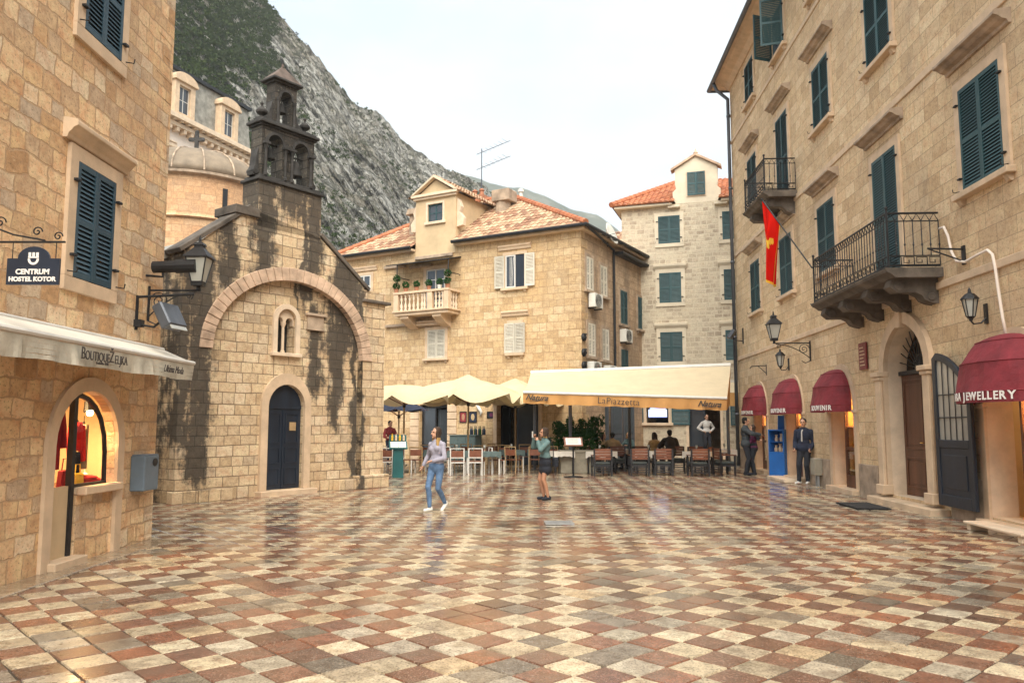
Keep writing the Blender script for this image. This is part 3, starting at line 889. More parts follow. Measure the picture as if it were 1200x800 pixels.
# ------------------------------------------------------------------ long hall on the right
B = Frame(8.8917, 31.2933, -93.38)
b_root = thing('stone_hall', 'long dressed stone hall with iron balconies, rows of dark shutters and maroon awnings', 'building', (8.8917, 31.2933, 0), R(-93.38))
BL = 33.0
BZ = 15.5
ops = []
for cx in (3.4, 7.4, 11.5): ops.append((cx-.78, cx+.78, .12, 2.95, .95))
ops.append((14.28, 16.20, .18, 3.70, .98, 'pointed'))
ops.append((18.15, 20.05, .15, 2.95, 1.05))
mb = MB()
facade(mb, 0, BL, -.3, BZ, ops, .42, rmat=1)
mb.poly([(0,0,-.3),(0,14,-.3),(0,14,BZ),(0,0,BZ)]); mb.poly([(BL,0,-.3),(BL,14,-.3),(BL,14,BZ),(BL,0,BZ)]); mb.poly([(0,14,-.3),(BL,14,-.3),(BL,14,BZ),(0,14,BZ)])
mb.build('wall', [M['stone_hall'], M['trim_pale']], b_root)
mb = MB()
mb.box(0, BL, -.045, .01, 4.12, 4.26); mb.box(0, BL, -.035, .01, 8.24, 8.40); mb.box(0, BL, -.035, .01, 12.92, 13.06)
mb.build('string_course', M['trim'], b_root, bevel=.012)
mb = MB()                                              # plinth of big slabs between the doors
for x0, x1 in ((0,2.4),(4.4,6.4),(8.4,10.5),(12.5,13.62),(16.86,18.0),(20.3,BL)):
    mb.box(x0, x1, -.05, .01, -.2, .74)
mb.build('plinth', M['trim_grey'], b_root, bevel=.015)
COLX = [3.33, 7.18, 10.9, 14.68, 18.57, 22.4]
for i, cx in enumerate(COLX):
    # first floor
    if i != 3: stone_window(b_root, cx-.64, cx+.64, 5.62, 7.43, M['trim'], .17, M['trim_grey'], True, M['shutter'], ctop=.42, cw=.20, cdeep=.27)
    else: stone_window(b_root, cx-.62, cx+.62, 4.56, 7.43, M['trim'], .17, M['trim_grey'], False, M['shutter'], ctop=.42, cw=.20, cdeep=.27)
    # second floor
    if i != 1: stone_window(b_root, cx-.64, cx+.64, 9.56, 11.28, M['trim'], .17, M['trim_grey'], True, M['shutter'], ctop=.42, cw=.20, cdeep=.27)
    else: stone_window(b_root, cx-.62, cx+.62, 8.60, 11.28, M['trim'], .17, M['trim_grey'], False, M['shutter'], ctop=.42, cw=.20, cdeep=.27)
    # attic floor
    if i == 1:
        wn = stone_window(b_root, cx-.66, cx+.62, 13.35, 14.85, M['trim'], .14, None, True, None)
        glazing(wn, cx-.62, cx+.58, 13.38, 14.82, .0, M['shutter'], 2, 3)
        shutter_leaf(wn, .66, 1.5, M['shutter'], (cx-.66, -.06, 13.35), R(-68)); shutter_leaf(wn, .66, 1.5, M['shutter'], (cx+.62, -.06, 13.35), R(-104))
    else: stone_window(b_root, cx-.62, cx+.62, 13.35, 14.85, M['trim'], .14, None, True, M['shutter'])
# frames of the shop arches
for n, o in enumerate(ops):
    mb = MB()
    if n == 3:
        arch_band(mb, *o[:5], .24, -.10, .02, 'pointed'); mb.box(15.14, 15.34, -.16, -.02, 3.60, 4.02)
        for sx in (13.98, 16.24):
            mb.box(sx, sx+.26, -.17, -.102, .30, 2.62); mb.box(sx-.06, sx+.32, -.24, .02, 2.66, 2.76); mb.box(sx-.03, sx+.29, -.20, .01, 2.58, 2.655)
            mb.box(sx-.05, sx+.31, -.22, .015, .18, .38)
        mb.box(13.75, 16.75, -.36, .0, -.05, .12); mb.box(14.28, 16.2, .002, .55, .1, .178)
        mb.build('portal_frame', M['trim'], b_root, bevel=.012)
    else:
        arch_band(mb, o[0], o[1], .1, o[3], o[4], .20, -.05, .02); mb.box(o[0]-.16, o[1]+.16, -.20, .48, -.02, .115)
        for sx in (o[0]-.20, o[1]): mb.box(sx-.03, sx+.23, -.08, .02, 1.92, 2.00)
        mb.build('arch_frame', M['trim'], b_root, bevel=.012)
# shop fronts
for n, cx in enumerate((3.4, 7.4, 11.5, 19.1)):
    x0, x1 = cx-1.5, cx+1.5
    rm = niche(b_root, x0, x1, .11, 3.2, .425, 3.6, M['plaster'], 'shop_interior')
    wd = .78 if n < 3 else .95
    f = MB()
    f.box(cx-.06, cx+.0, .03, .11, .12, 2.6); f.box(cx+.0, cx+wd, .04, .08, .12, .42); f.box(cx+.0, cx+wd, .04, .08, 1.02, 1.10); f.box(cx+wd-.05, cx+wd-.002, .035, .085, .421, 2.3)
    sw = f.build('shop_window', M['wood'], b_root)
    pt = MB(); pt.box(cx-.03, cx-.005, .112, 1.3, .12, 2.9); pt.box(cx+wd-.02, cx+wd+.0, .43, 1.3, .12, 2.9); pt.box(cx-.004, cx+wd-.021, 1.27, 1.3, .12, 2.9); pt.build('display_case', M['case'], b_root)
    p = MB(); p.box(cx+.002, cx+wd-.052, .057, .063, .421, 1.019); p.box(cx+.002, cx+wd-.052, .057, .063, 1.101, 2.35); p.build('pane', M['clear'], sw)
    s = MB()
    for z in (.55, 1.06, 1.6): s.box(cx+.0, cx+wd-.03, .09, .85, z-.03, z)
    s.build('display_shelf', M['plaster'], b_root)
    tr = MB(); rr = random.Random(n)
    for z in (.55, 1.06, 1.6):
        for k in range(14):
            x = cx+.04+rr.random()*(wd-.16); y = .13+rr.random()*.3
            if k % 3 == 0: tr.lathe([(.035,0),(.05,.02),(.015,.05),(.03,.11),(.004,.14)], 7, (x, y, z))
            elif k % 3 == 1: tr.tube([(x+.05*math.cos(t*.7), y+.05*math.sin(t*.7), z+.012+.02*(t % 2)) for t in range(9)], .008, 5)
            else: tr.prismz([(x,y),(x+.09,y+.01),(x+.08,y+.07),(x-.01,y+.06)], z+.001, z+.02)
    tr.build('trinkets', M['gold'], b_root)
    lm = MB(); lm.tube([(cx+.4, .62, 2.68), (cx+.4, .62, 2.50)], [.05,.08], 10, 0); lm.ell((cx+.4, .62, 2.48), .055, .055, .04, 8, 5, 1)
    lm.build('spotlight', [M['iron'], M['bulb']], b_root)
    shop_light(b_root, (cx+.4, .62, 2.40), 30 if n == 3 else 22, .2); shop_light(b_root, (cx-.5, 1.6, 2.9), 8, .3)
# main door, one leaf ajar
niche(b_root, 13.9, 16.5, .1, 4.0, .57, 4.0, M['stone_side'], 'hallway')
def panel_leaf(name, parent, w_, h_, mat, loc, rz, panels):
    mb = MB(); mb.box(0, w_, -.03, .03, 0, h_)
    for z0, z1 in panels:
        for yy in (-1, 1):
            y0, y1 = sorted((.031*yy, .05*yy))
            mb.box(.07, w_-.07, y0, y1, z0, z0+.05); mb.box(.07, w_-.07, y0, y1, z1-.05, z1)
            mb.box(.07, .12, y0, y1, z0+.051, z1-.051); mb.box(w_-.12, w_-.07, y0, y1, z0+.051, z1-.051)
            y2, y3 = sorted((.031*yy, .044*yy)); mb.box(.17, w_-.17, y2, y3, z0+.1, z1-.1)
    o = mb.build(name, mat, parent, bevel=.006); o.location = loc; o.rotation_euler = (0,0,rz); return o
dw = panel_leaf('door', b_root, .95, 2.52, M['wood'], (14.30, .30, .18), R(5), [(.15,.8),(.95,2.4)])
hb = MB(); hb.tube([(.86,-.05,1.1),(.86,-.11,1.1),(.76,-.11,1.1)], .012, 6); hb.build('handle', M['gold'], dw)
panel_leaf('door', b_root, .93, 2.52, M['wood'], (16.18, .44, .18), R(95), [(.15,.8),(.95,2.4)])
fl_ = MB(); cvp = arch_curve(14.28, 16.2, 2.72, .98, 'pointed')
fl_.box(14.28, 16.2, .22, .32, 2.68, 2.76)
for k in range(1, 14):
    a = math.pi*k/14; fl_.tube([(15.24, .26, 2.77), (cvp[k][0], .26, cvp[k][1])], .012, 5)
for rr_ in (.3, .62): fl_.tube([(15.24-rr_*math.cos(math.pi*k/14)*.97, .26, 2.77+rr_*.95*math.sin(math.pi*k/14)) for k in range(15)], .012, 5)
fo = fl_.build('fanlight', M['iron'], b_root)
# roof, eave, gutter and down pipe
mb = MB()
mb.prism([(-.7, BZ), (BL+.5, BZ), (BL+.5, BZ+.12), (-.7, BZ+.12)], -.62, 14.6)
mb.prismx([(-.05, BZ-.28), (.0, BZ-.28), (.0, BZ-.001), (-.5, BZ-.001), (-.42, BZ-.06), (-.2, BZ-.12)], -.05, BL)
mb.build('eave', M['trim'], b_root, bevel=.015)
mb = MB()
roof_plane(mb, [(-.75,-.66,BZ+.13),(BL+.5,-.66,BZ+.13),(BL-4,7,BZ+3.4),(4.5,7,BZ+3.4)], .5, .8, sub=2)
mb.poly([(-.75,-.66,BZ+.13),(-.75,14.6,BZ+.13),(4.5,7,BZ+3.4)]); mb.poly([(-.75,14.6,BZ+.13),(BL+.5,14.6,BZ+.13),(BL-4,7,BZ+3.4),(4.5,7,BZ+3.4)]); mb.poly([(BL+.5,-.66,BZ+.13),(BL+.5,14.6,BZ+.13),(BL-4,7,BZ+3.4)])
mb.build('roof', M['tile_old'], b_root)
mb = MB(); mb.tube([(-.78,-.70,BZ+.02),(BL+.5,-.70,BZ+.02)], .085, 8); mb.tube([(-.78,-.70,BZ+.02),(-.80,14.5,BZ+.02)], .085, 8); mb.build('gutter', M['pipe'], b_root)
mb = MB(); mb.tube([(.10,-.68,BZ),(.14,-.55,BZ-.35),(.18,-.13,BZ-.75),(.18,-.12,.05)], .072, 8)
for z in (2,5,8,11,14): mb.tube([(.18,-.12,z),(.18,-.12,z+.09)], .088, 8)
mb.build('downpipe', M['pipe'], b_root, smooth=True)

def iron_balcony(root, x0, x1, off, zs, zr, corb):
    s = MB()
    s.prismx([(.0, zs-.16), (-off+.10, zs-.16), (-off+.03, zs-.10), (-off-.05, zs-.06), (-off-.08, zs), (.0, zs)], x0-.06, x1+.06)
    bal = s.build('balcony', M['trim_dark'], root, bevel=.01)
    c = MB()
    for cx in corb:
        c.prismx([(.0, zs-.161), (-off+.12, zs-.161), (-off+.08, zs-.30), (-off+.20, zs-.40), (-.42, zs-.40), (-.30, zs-.46), (-.24, zs-.55), (-.12, zs-.60), (0, zs-.62)], cx-.15, cx+.15)
        for dy, dz, r in ((-off+.24, zs-.30, .11), (-.13, zs-.50, .09)): c.tube([(cx-.175, dy, dz), (cx+.175, dy, dz)], r*.85, 10)
    c.build('bracket', M['trim_dark'], bal, bevel=.01)
    r = MB()
    def run(a, b):
        a = Vector(a); b = Vector(b); L = (b-a).length; d = (b-a)/L; n = max(2, int(L/.135))
        P = lambda t, z: tuple(a+d*(t*L)+Vector((0,0,z)))
        H = zr-zs
        for z, rad in ((.05,.014),(.24,.012),(H-.16,.012),(H-.01,.022)): r.tube([P(0,z),P(1,z)], rad, 5)
        for k in range(n+1):
            r.tube([P(k/n,.24),P(k/n,.42),P(k/n,.45),P(k/n,.48),P(k/n,H-.16)], [.010,.010,.020,.010,.010], 5)
        for k in range(n):                          # zig-zag under the handrail
            r.tube([P(k/n,H-.155),P((k+.5)/n,H-.02),P((k+1)/n,H-.155)], .009, 4)
        m = max(1, int(L/.21))                      # running key pattern
        for k in range(m):
            q = lambda u, z: P((k+u)/m, z)
            r.tube([q(.0,.07),q(.0,.215),q(.8,.215),q(.8,.11),q(.4,.11),q(.4,.16)], .011, 4); r.tube([q(0,.07),q(1,.07)], .009, 4)
    run((x0,-off,zs),(x1,-off,zs)); run((x0,-.02,zs),(x0,-off,zs)); run((x1,-.02,zs),(x1,-off,zs))
    for x in (x0, x1): r.tube([(x,-off,zs),(x,-off,zr+.06)], .022, 6); r.ell((x,-off,zr+.09), .035,.035,.035, 8, 5)
    r.build('railing', M['iron'], bal)
    return bal
iron_balcony(b_root, 12.65, 16.92, .95, 4.50, 5.55, (12.95, 14.1, 15.45, 16.6))
iron_balcony(b_root, 5.95, 8.40, .92, 8.50, 9.50, (6.3, 8.05))
# dark iron and glass door leaf folded back against the wall
dk = thing('iron_door', 'open dark iron door leaf with arched glazed grille beside the jewellery shop', 'door', tuple(B.w(18.10, -.20, .22)), R(-93.38))
mb = MB(); wl, hl = 1.30, 2.72
mb.box(-wl, -wl+.13, -.03, .03, 0, hl-.10); mb.box(-.13, 0, -.03, .03, 0, 1.95); mb.box(-wl+.131, -.131, -.03, .03, 0, .2); mb.box(-wl+.131, -.131, -.03, .03, 1.02, 1.16)
mb.box(-wl+.131, -.131, -.012, .012, .2, 1.02); mb.box(-wl+.24, -.24, -.03, .03, .32, .90)
top = [(-wl, hl-.10)]+[(-wl+wl*t, 1.95+.77*math.cos(t*math.pi/2)**.7) for t in (.12,.25,.4,.55,.7,.82,.92)]+[(0,1.95)]
inn = [(-wl+.13, hl-.24)]+[(x-.02 if i else x, z-.13) for i, (x, z) in enumerate(top[1:-1])]+[(-.13,1.85)]
for a, b, c, d in zip(top[:-1], top[1:], inn[1:], inn[:-1]):
    mb.add([(a[0],-.031,a[1]),(b[0],-.031,b[1]),(c[0],-.031,c[1]),(d[0],-.031,d[1]),(a[0],.031,a[1]),(b[0],.031,b[1]),(c[0],.031,c[1]),(d[0],.031,d[1])], [(0,1,2,3),(7,6,5,4),(0,4,5,1),(3,2,6,7)])
mb.build('leaf_frame', M['door_dark'], dk, bevel=.008)
gp = MB()
for k in range(1, 5): x = -wl+.13+k*.208; gp.tube([(x,-.01,1.16),(x,-.01,1.16+1.42-.30*(k/5)**1.5)], .009, 5)
for z in (1.55, 1.95): gp.tube([(-wl+.13,-.012,z),(-.13,-.012,z)], .010, 5)
gp.build('grille', M['iron'], dk)
pn = MB(); pn.prism([(-wl+.12,1.15),(-.12,1.15)]+[(x, z) for x, z in reversed(inn)], .002, .008); pn.build('pane', mk_glass('hazy door glass', (.36,.34,.30), .25), dk)
# ------------------------------------------------------------------ little chapel with bell gable
C = Frame(-7.0062, 16.7257, 53.28)
c_root = thing('stone_chapel', 'small weathered stone chapel with blackened bell gable, big blind arch and dark double door', 'chapel', (-7.0062, 16.7257, 0), R(53.28))
WC = 5.15
opC = (.74, 5.16, -.2, 5.10, 1.80)
mb = MB()
facade(mb, 0, 5.94, -.3, 5.20, [opC], .20)
# recessed field with window and door openings
win_op = (2.56, 3.10, 3.36, 4.42, .27); door_op = (2.36, 3.42, .12, 2.60, .53)
facade(mb, .60, 5.30, -.3, 5.2, [win_op, door_op], .35, y=.198)
# gable above the arch, up to the tower foot
mb.poly([(0,0,5.2),(5.16,0,5.2),(5.10,0,5.30),(3.66,0,6.30),(1.60,0,6.62),(.10,0,5.42),(0,0,5.36)])
mb.poly([(0,0,-.3),(0,9,-.3),(0,9,5.2),(0,0,5.2)]); mb.poly([(5.16,0,-.3),(5.16,9,-.3),(5.16,9,5.25),(5.16,0,5.25)])
mb.poly([(0,9,-.3),(5.16,9,-.3),(5.16,9,5.2),(2.7,9,6.6),(0,9,5.2)])
mb.poly([(0,0,5.2),(0,9,5.2),(0,9,5.36),(0,0,5.36)])
mb.poly([(1.6,0,6.62),(3.7,0,6.30),(3.7,.6,6.30),(1.6,.6,6.62)])
# corner pier
mb.box(5.162, 5.94, .004, 1.3, 4.87, 4.871); mb.poly([(5.94,0,-.3),(5.94,1.3,-.3),(5.94,1.3,5.2),(5.94,0,5.2)])
wallC = mb.build('wall', M['stone_chapel'], c_root)
mb = MB()                                              # blind arch ring of separate stones
ci = arch_curve(.76, 5.14, 3.30, 1.79, 'round', 34); co = arch_curve(.44, 5.46, 3.30, 2.11, 'round', 34)
rv = random.Random(2)
for i in range(34):
    a, b, c, d = ci[i], ci[i+1], co[i+1], co[i]
    t = .03; y0 = -.022-rv.random()*.015
    L = lambda p, q, k: (p[0]+(q[0]-p[0])*k, p[1]+(q[1]-p[1])*k)
    a2, b2, d2, c2 = L(a,b,t), L(a,b,1-t), L(d,c,t), L(d,c,1-t)
    if a2[0] > 5.9: continue
    mb.prism([a2, b2, c2, d2], y0, .15)
mb.build('arch_ring', M['trim_pink'], c_root, bevel=.01)
mb = MB(); arch_band(mb, door_op[0], door_op[1], .12, door_op[3], door_op[4], .19, .12, .21, wtop=.27); mb.box(2.10, 3.72, -.06, .5, -.05, .115)
mb.build('door_frame', M['trim'], c_root, bevel=.012)
dr = MB()
pts = arch_curve(2.36, 3.42, 2.07, .53)
dr.prism([(2.89,.12),(2.89,2.60)]+[(x,z) for x, z in reversed(pts[:7])]+[(2.36,.12)], .42, .47); dr.prism([(2.89,.12),(3.42,.12)]+[(x,z) for x, z in reversed(pts[8:])]+[(2.89,2.60)], .425, .47)
dr.box(2.37, 3.41, .395, .42, 2.02, 2.09); dr.box(2.875, 2.905, .40, .42, .13, 2.0)
for x in (2.44, 2.96):
    for z0, z1 in ((.22,.62),(.72,1.10),(1.20,1.92)):
        dr.box(x, x+.38, .405, .419, z0, z0+.03); dr.box(x, x+.38, .405, .419, z1-.03, z1); dr.box(x, x+.03, .405, .419, z0+.03, z1-.03); dr.box(x+.35, x+.38, .405, .419, z0+.03, z1-.03)
door = dr.build('door', M['door_dark'], c_root, loc=(0,-.14,0))
nb = MB(); nb.box(3.08, 3.26, .398, .42, 1.50, 1.70); nb.build('notice', M['tan_cloth'], door)
mb = MB()                                              # twin lancet window with a colonnette
arch_band(mb, *win_op[:5], .12, .13, .21); mb.box(2.40, 3.26, .08, .22, 3.27, 3.355)
wC = mb.build('window', M['trim_pale'], c_root, bevel=.008)
mb = MB(); mb.lathe([(.055,0),(.055,.05),(.038,.07),(.034,.62),(.05,.66),(.075,.74)], 10, (2.83,.30,3.36)); 
facade(mb, 2.56, 3.10, 4.04, 4.42, [(2.585,2.79,4.04,4.22,.10),(2.87,3.075,4.04,4.22,.10)], .12, y=.25)
mb.build('colonnette', M['trim_pale'], wC)
bk = MB(); bk.box(2.56, 3.10, .50, .52, 3.36, 4.42); bk.build('shade_backing', M['iron'], wC)  # black sheet in place of the shade inside the window
mb = MB(); mb.box(3.44, 3.98, .12, .2, 3.98, 4.02); mb.box(3.46, 3.96, .15, .2, 4.02, 4.34); mb.box(3.40, 4.02, .09, .2, 4.34, 4.40)
mb.build('inscription_slab', M['trim_grey'], c_root, bevel=.006)
mb = MB()                                              # copings, pier cap, plinth
def coping(a, b, y0, y1, th=.10, lift=0):
    d = Vector((b[0]-a[0], b[1]-a[1])).normalized(); n = Vector((-d.y, d.x)); n = n if n.y > 0 else -n
    mb.prism([(a[0],a[1]+lift),(b[0],b[1]+lift),(b[0]+n.x*th,b[1]+n.y*th+lift),(a[0]+n.x*th,a[1]+n.y*th+lift)], y0, y1)
coping((-.10,5.30),(1.62,6.62),-.07,.55); coping((5.30,5.17),(3.62,6.36),-.05,.45)
mb.box(5.10, 6.08, -.10, 1.4, 4.872, 4.95)
mb.box(1.15, 1.80, -.10, .75, 6.42, 6.62)
mb.build('coping', M['trim_dark'], c_root, bevel=.012)
mb = MB(); rp_ = random.Random(8); x = -.06
while x < 5.9:
    L = rp_.uniform(.5,.95); x2 = min(x+L, 6.0)
    if not (2.0 < x2 and x < 3.8): mb.box(x, x2-.012, -.07+rp_.uniform(-.02,.01), .19, -.1, .30+rp_.uniform(-.05,.03))
    x = x2
mb.box(5.0, 6.06, -.14, 1.35, -.1, .34)
mb.build('plinth', M['stone_chapel'], c_root, bevel=.02)
# roof slabs of the nave
mb = MB()
mb.prism([(-.2,5.18),(2.7,6.55),(2.7,6.67),(-.25,5.28)], .56, 9.2); mb.prism([(2.701,6.55),(5.35,5.18),(5.40,5.28),(2.701,6.67)], .46, 9.2)
mb.build('roof', M['slab'], c_root)
# bell gable
mb = MB()
mb.box(1.80, 3.66, .0, .62, 6.25, 7.36)
mb.build('bell_gable', M['stone_chapel'], c_root); mb = MB()
S2 = [(2.04,2.46,7.5,8.56,.21),(2.80,3.22,7.5,8.56,.21)]; S3 = [(2.39,2.71,8.9,9.74,.16)]
facade(mb, 1.87, 3.42, 7.5, 8.72, S2, .42, y=.04); facade(mb, 1.87, 3.42, 7.5, 8.72, S2, .001, y=.46)
for x in (1.87, 3.42): mb.poly([(x,.04,7.5),(x,.46,7.5),(x,.46,8.72),(x,.04,8.72)])
facade(mb, 2.23, 2.87, 8.9, 9.92, S3, .34, y=.08); facade(mb, 2.23, 2.87, 8.9, 9.92, S3, .001, y=.42)
for x in (2.23, 2.87): mb.poly([(x,.08,8.9),(x,.42,8.9),(x,.42,9.92),(x,.08,9.92)])
tower = mb.build('belfry', M['stone_soot'], c_root)
mb = MB()
mb.box(1.74, 3.70, -.06, .66, 7.36, 7.43); mb.box(1.80, 3.60, -.02, .58, 7.43, 7.50)
mb.box(1.82, 3.47, .0, .50, 8.72, 8.77); mb.box(1.77, 3.52, -.06, .55, 8.77, 8.84); mb.box(1.84, 3.45, .0, .50, 8.84, 8.90)
mb.box(2.18, 2.92, .03, .47, 9.92, 9.97); mb.box(2.11, 2.99, -.03, .53, 9.97, 10.03)
mb.build('cornice', M['soot'], tower, bevel=.012)
mb = MB()
for o in S2: arch_band(mb, o[0], o[1], 8.30, o[3], o[4], .06, .0, .05)
for x in (1.97, 2.53, 2.73, 3.30):
    mb.lathe([(.055,0),(.055,.05),(.036,.08),(.034,.64),(.045,.68),(.065,.76)], 8, (x,.0,7.5))
mb.box(1.89, 2.05, -.07, .05, 8.262, 8.32); mb.box(2.45, 2.81, -.07, .05, 8.262, 8.32); mb.box(3.21, 3.40, -.07, .05, 8.262, 8.32)
arch_band(mb, 2.39, 2.71, 9.56, 9.74, .16, .05, .04, .09)
for x in (2.31, 2.79):
    mb.lathe([(.045,0),(.045,.04),(.03,.06),(.028,.55),(.04,.58),(.055,.64)], 8, (x,.05,8.9))
for sx, s in ((2.225,-1),(2.875,1)):                     # scrolls
    mb.prism([(sx,8.9),(sx+s*.26,8.9),(sx+s*.24,8.99),(sx+s*.12,9.08),(sx+s*.05,9.30),(sx,9.46)], .15, .36)
for sx, s in ((1.865,-1),(3.425,1)):
    mb.prism([(sx,7.5),(sx+s*.13,7.5),(sx+s*.14,7.60),(sx+s*.08,7.74),(sx+s*.06,7.96),(sx+s*.01,8.16),(sx,8.16)], .14, .38)
    mb.tube([(sx+s*.07,.12,7.60),(sx+s*.07,.40,7.60)], .075, 10)
mb.build('colonnette', M['soot'], tower)
for sx in (1.99, 3.27):
    mb = MB(); mb.box(sx-.10, sx+.10, .14, .36, 8.90, 8.97); mb.lathe([(.05,0),(.04,.05),(.13,.12),(.14,.17),(.08,.24),(.03,.27),(.025,.31),(.045,.35),(.015,.40)], 10, (sx,.25,8.97)); mb.build('urn', M['soot'], tower)
for i, cx in enumerate((2.25, 3.01, 2.55)):
    s_ = (.7,.95,.6)[i]; zt = (8.30, 8.16, 9.50)[i]
    mb = MB(); mb.lathe([(.19*s_,-.42*s_),(.175*s_,-.38*s_),(.12*s_,-.20*s_),(.10*s_,-.05*s_),(.05*s_,0),(.015,.02),(.015,.10)], 12, (cx,.25,zt)); mb.tube([(cx-.2,.25,zt+.08),(cx+.2,.25,zt+.08)], .02, 6); mb.ell((cx,.25,zt-.43*s_), .035,.035,.045, 8, 5)
    mb.build('bell', M['soot'], tower, smooth=True)
mb = MB(); q4 = [(2.13,-.01),(2.97,-.01),(2.97,.51),(2.13,.51)]; ap_ = (2.55,.25,10.46)
for k in range(4): mb.poly([(*q4[k],10.03),(*q4[(k+1) % 4],10.03),ap_])
mb.tube([(2.55,.25,10.42),(2.55,.25,10.52)], [.04,.02], 8)
mb.build('roof', M['cap'], tower)
# lean-to annexe behind the chapel's left flank
x_root = thing('chapel_annexe', 'low stone lean to with grey slab roofs behind the floodlight and lantern', 'annexe', tuple(C.w(0,0,0)), R(53.28))
mb = MB()
mb.box(-2.2, -.012, 1.3, 6.5, -.2, 4.15); mb.box(-2.9, -.014, 3.0, 6.6, 4.151, 5.0)
mb.build('wall', M['stone_chapel'], x_root)
mb = MB(); mb.prismx([(1.0,4.12),(1.0,4.20),(3.02,4.75),(3.02,4.66)], -2.3, -.02); mb.prismx([(2.7,4.96),(2.7,5.06),(6.6,6.1),(6.6,6.0)], -3.0, -.02); mb.build('roof', M['slab'], x_root, bevel=.015)

# ------------------------------------------------------------------ corner house with the cafe
D = Frame(-5.94, 35.90, -29.4)
d_root = thing('corner_house', 'honey stone corner house with yellow dormer and balustraded balcony behind the parasols', 'house', (-5.94, 35.90, 0), R(-29.4))
DX0, DX1, DZ = -2.45, 9.95, 9.42
ops = [(2.20,3.66,.0,2.50,0),(6.12,8.05,.0,2.62,.25)]
mb = MB()
facade(mb, DX0, DX1, -.3, DZ, ops, .35)
mb.poly([(DX0,0,-.3),(DX0,8,-.3),(DX0,8,DZ),(DX0,0,DZ)]); mb.poly([(DX0,8,-.3),(DX1,8,-.3),(DX1,8,DZ),(DX0,8,DZ)])
wallD = mb.build('wall', M['stone_corner'], d_root)
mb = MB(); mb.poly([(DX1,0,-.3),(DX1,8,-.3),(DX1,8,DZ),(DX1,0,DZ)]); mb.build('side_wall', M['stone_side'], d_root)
mb = MB(); z = -.2; k = 0; rq = random.Random(6)
while z < 9.2:
    h = .31*rq.choice((1,1,1.25)); lx = .62 if k % 2 else .36
    mb.box(DX1-lx, DX1+.010, -.010, .98-lx, z+.005, z+h-.005); z += h; k += 1
mb.build('corner_stones', M['stone_corner'], d_root, bevel=.012)
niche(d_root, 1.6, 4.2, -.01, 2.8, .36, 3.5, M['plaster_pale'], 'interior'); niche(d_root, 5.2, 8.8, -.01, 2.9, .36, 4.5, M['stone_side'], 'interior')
mb = MB()                                              # rusticated blocks beside the first door
for sx in (1.72, 3.68):
    for k in range(8): mb.box(sx, sx+.46, -.07, .01, .31*k+.012, .31*(k+1)-.012)
arch_band(mb, 6.12, 8.05, .0, 2.62, .25, .17, -.05, .01)
mb.build('door_frame', M['trim'], d_root, bevel=.014)
mb = MB(); mb.box(2.21, 3.65, .18, .23, 2.36, 2.49); mb.box(2.21, 2.29, .18, .23, 0, 2.35); mb.box(3.57, 3.65, .18, .23, 0, 2.35); mb.box(2.9, 2.96, .18, .23, 0, 2.35)
fd = mb.build('door', M['iron'], d_root); mb = MB(); mb.box(2.29, 2.9, .20, .206, .02, 2.35); mb.build('pane', M['pane'], fd)
mb = MB(); n = 24
for k in range(n):                                     # hanging curtain in the doorway
    x0, x1 = 2.98+.58*k/n, 2.98+.58*(k+1)/n; y0, y1 = .30+.03*math.sin(k*1.7), .30+.03*math.sin((k+1)*1.7)
    mb.poly([(x0,y0,.05),(x1,y1,.05),(x1,y1,2.3),(x0,y0,2.3)])
mb.build('curtain', M['charcoal jacket'], fd, smooth=True)
for x, wd, rz in ((6.14, .72, 88), (6.9, .95, 0)):
    dl = MB(); dl.box(0,.07,-.02,.02,0,2.5); dl.box(wd-.07,wd,-.02,.02,0,2.5); dl.box(.07,wd-.07,-.02,.02,0,.5); dl.box(.07,wd-.07,-.02,.02,2.3,2.5)
    o = dl.build('door', M['door_dark'], d_root); o.location = (x, .30, .02); o.rotation_euler = (0,0,R(rz))
    p = MB(); p.box(.07,wd-.07,-.005,.005,.5,2.3); p.build('pane', M['pane'], o)
# windows on the square side
stone_window(d_root, 6.72, 7.22+.02, 4.55, 5.78, M['trim'], .12, M['trim'], True, None, closed=False, hooks=False, cdeep=.12, ctop=.30, cw=.25)
w1 = [o for o in kids(d_root) if o.name.startswith('window')][-1]
shutter_leaf(w1, .47, 1.22, M['shutter_white'], (6.50, -.06, 4.56)); shutter_leaf(w1, .47, 1.22, M['shutter_white'], (6.985, -.06, 4.56))
w2 = stone_window(d_root, 6.52, 7.42, 7.26, 8.64, M['trim'], .12, M['trim'], True, None, closed=False, hooks=False, cdeep=.12, ctop=.22, cw=.2)
glazing(w2, 6.53, 7.0, 7.27, 8.63, -.02, M['white'], 1, 1)
bk = MB(); bk.box(6.53, 7.41, -.012, .006, 7.27, 8.63); bk.build('shade_backing', M['door_dark'], w2)  # dark sheet standing for the shade of the room behind
cu = MB()
for k in range(10):
    x0, x1 = 6.72+.026*k, 6.72+.026*(k+1); y0, y1 = -.022-.01*math.sin(k*2), -.022-.01*math.sin((k+1)*2); cu.poly([(x0-.012*k,y0,7.35),(x1-.012*k,y1,7.35),(x1,y1,8.55),(x0,y0,8.55)])
cu.build('curtain', M['tablecloth'], w2)
shutter_leaf(w2, .46, 1.36, M['shutter_white'], (6.03, -.07, 7.27)); shutter_leaf(w2, .46, 1.36, M['shutter_white'], (7.46, -.07, 7.27))
w3 = stone_window(d_root, 2.60, 3.52, 4.50, 5.74, M['trim'], .13, None, True, M['shutter_white'], hooks=False)
w4 = stone_window(d_root, -1.45, -.62, 6.98, 8.5, M['trim'], .13, M['trim'], True, None, closed=False, hooks=False, cdeep=.1, ctop=.2)
glazing(w4, -1.44, -.63, 6.99, 8.49, -.02, M['white'], 2, 3)
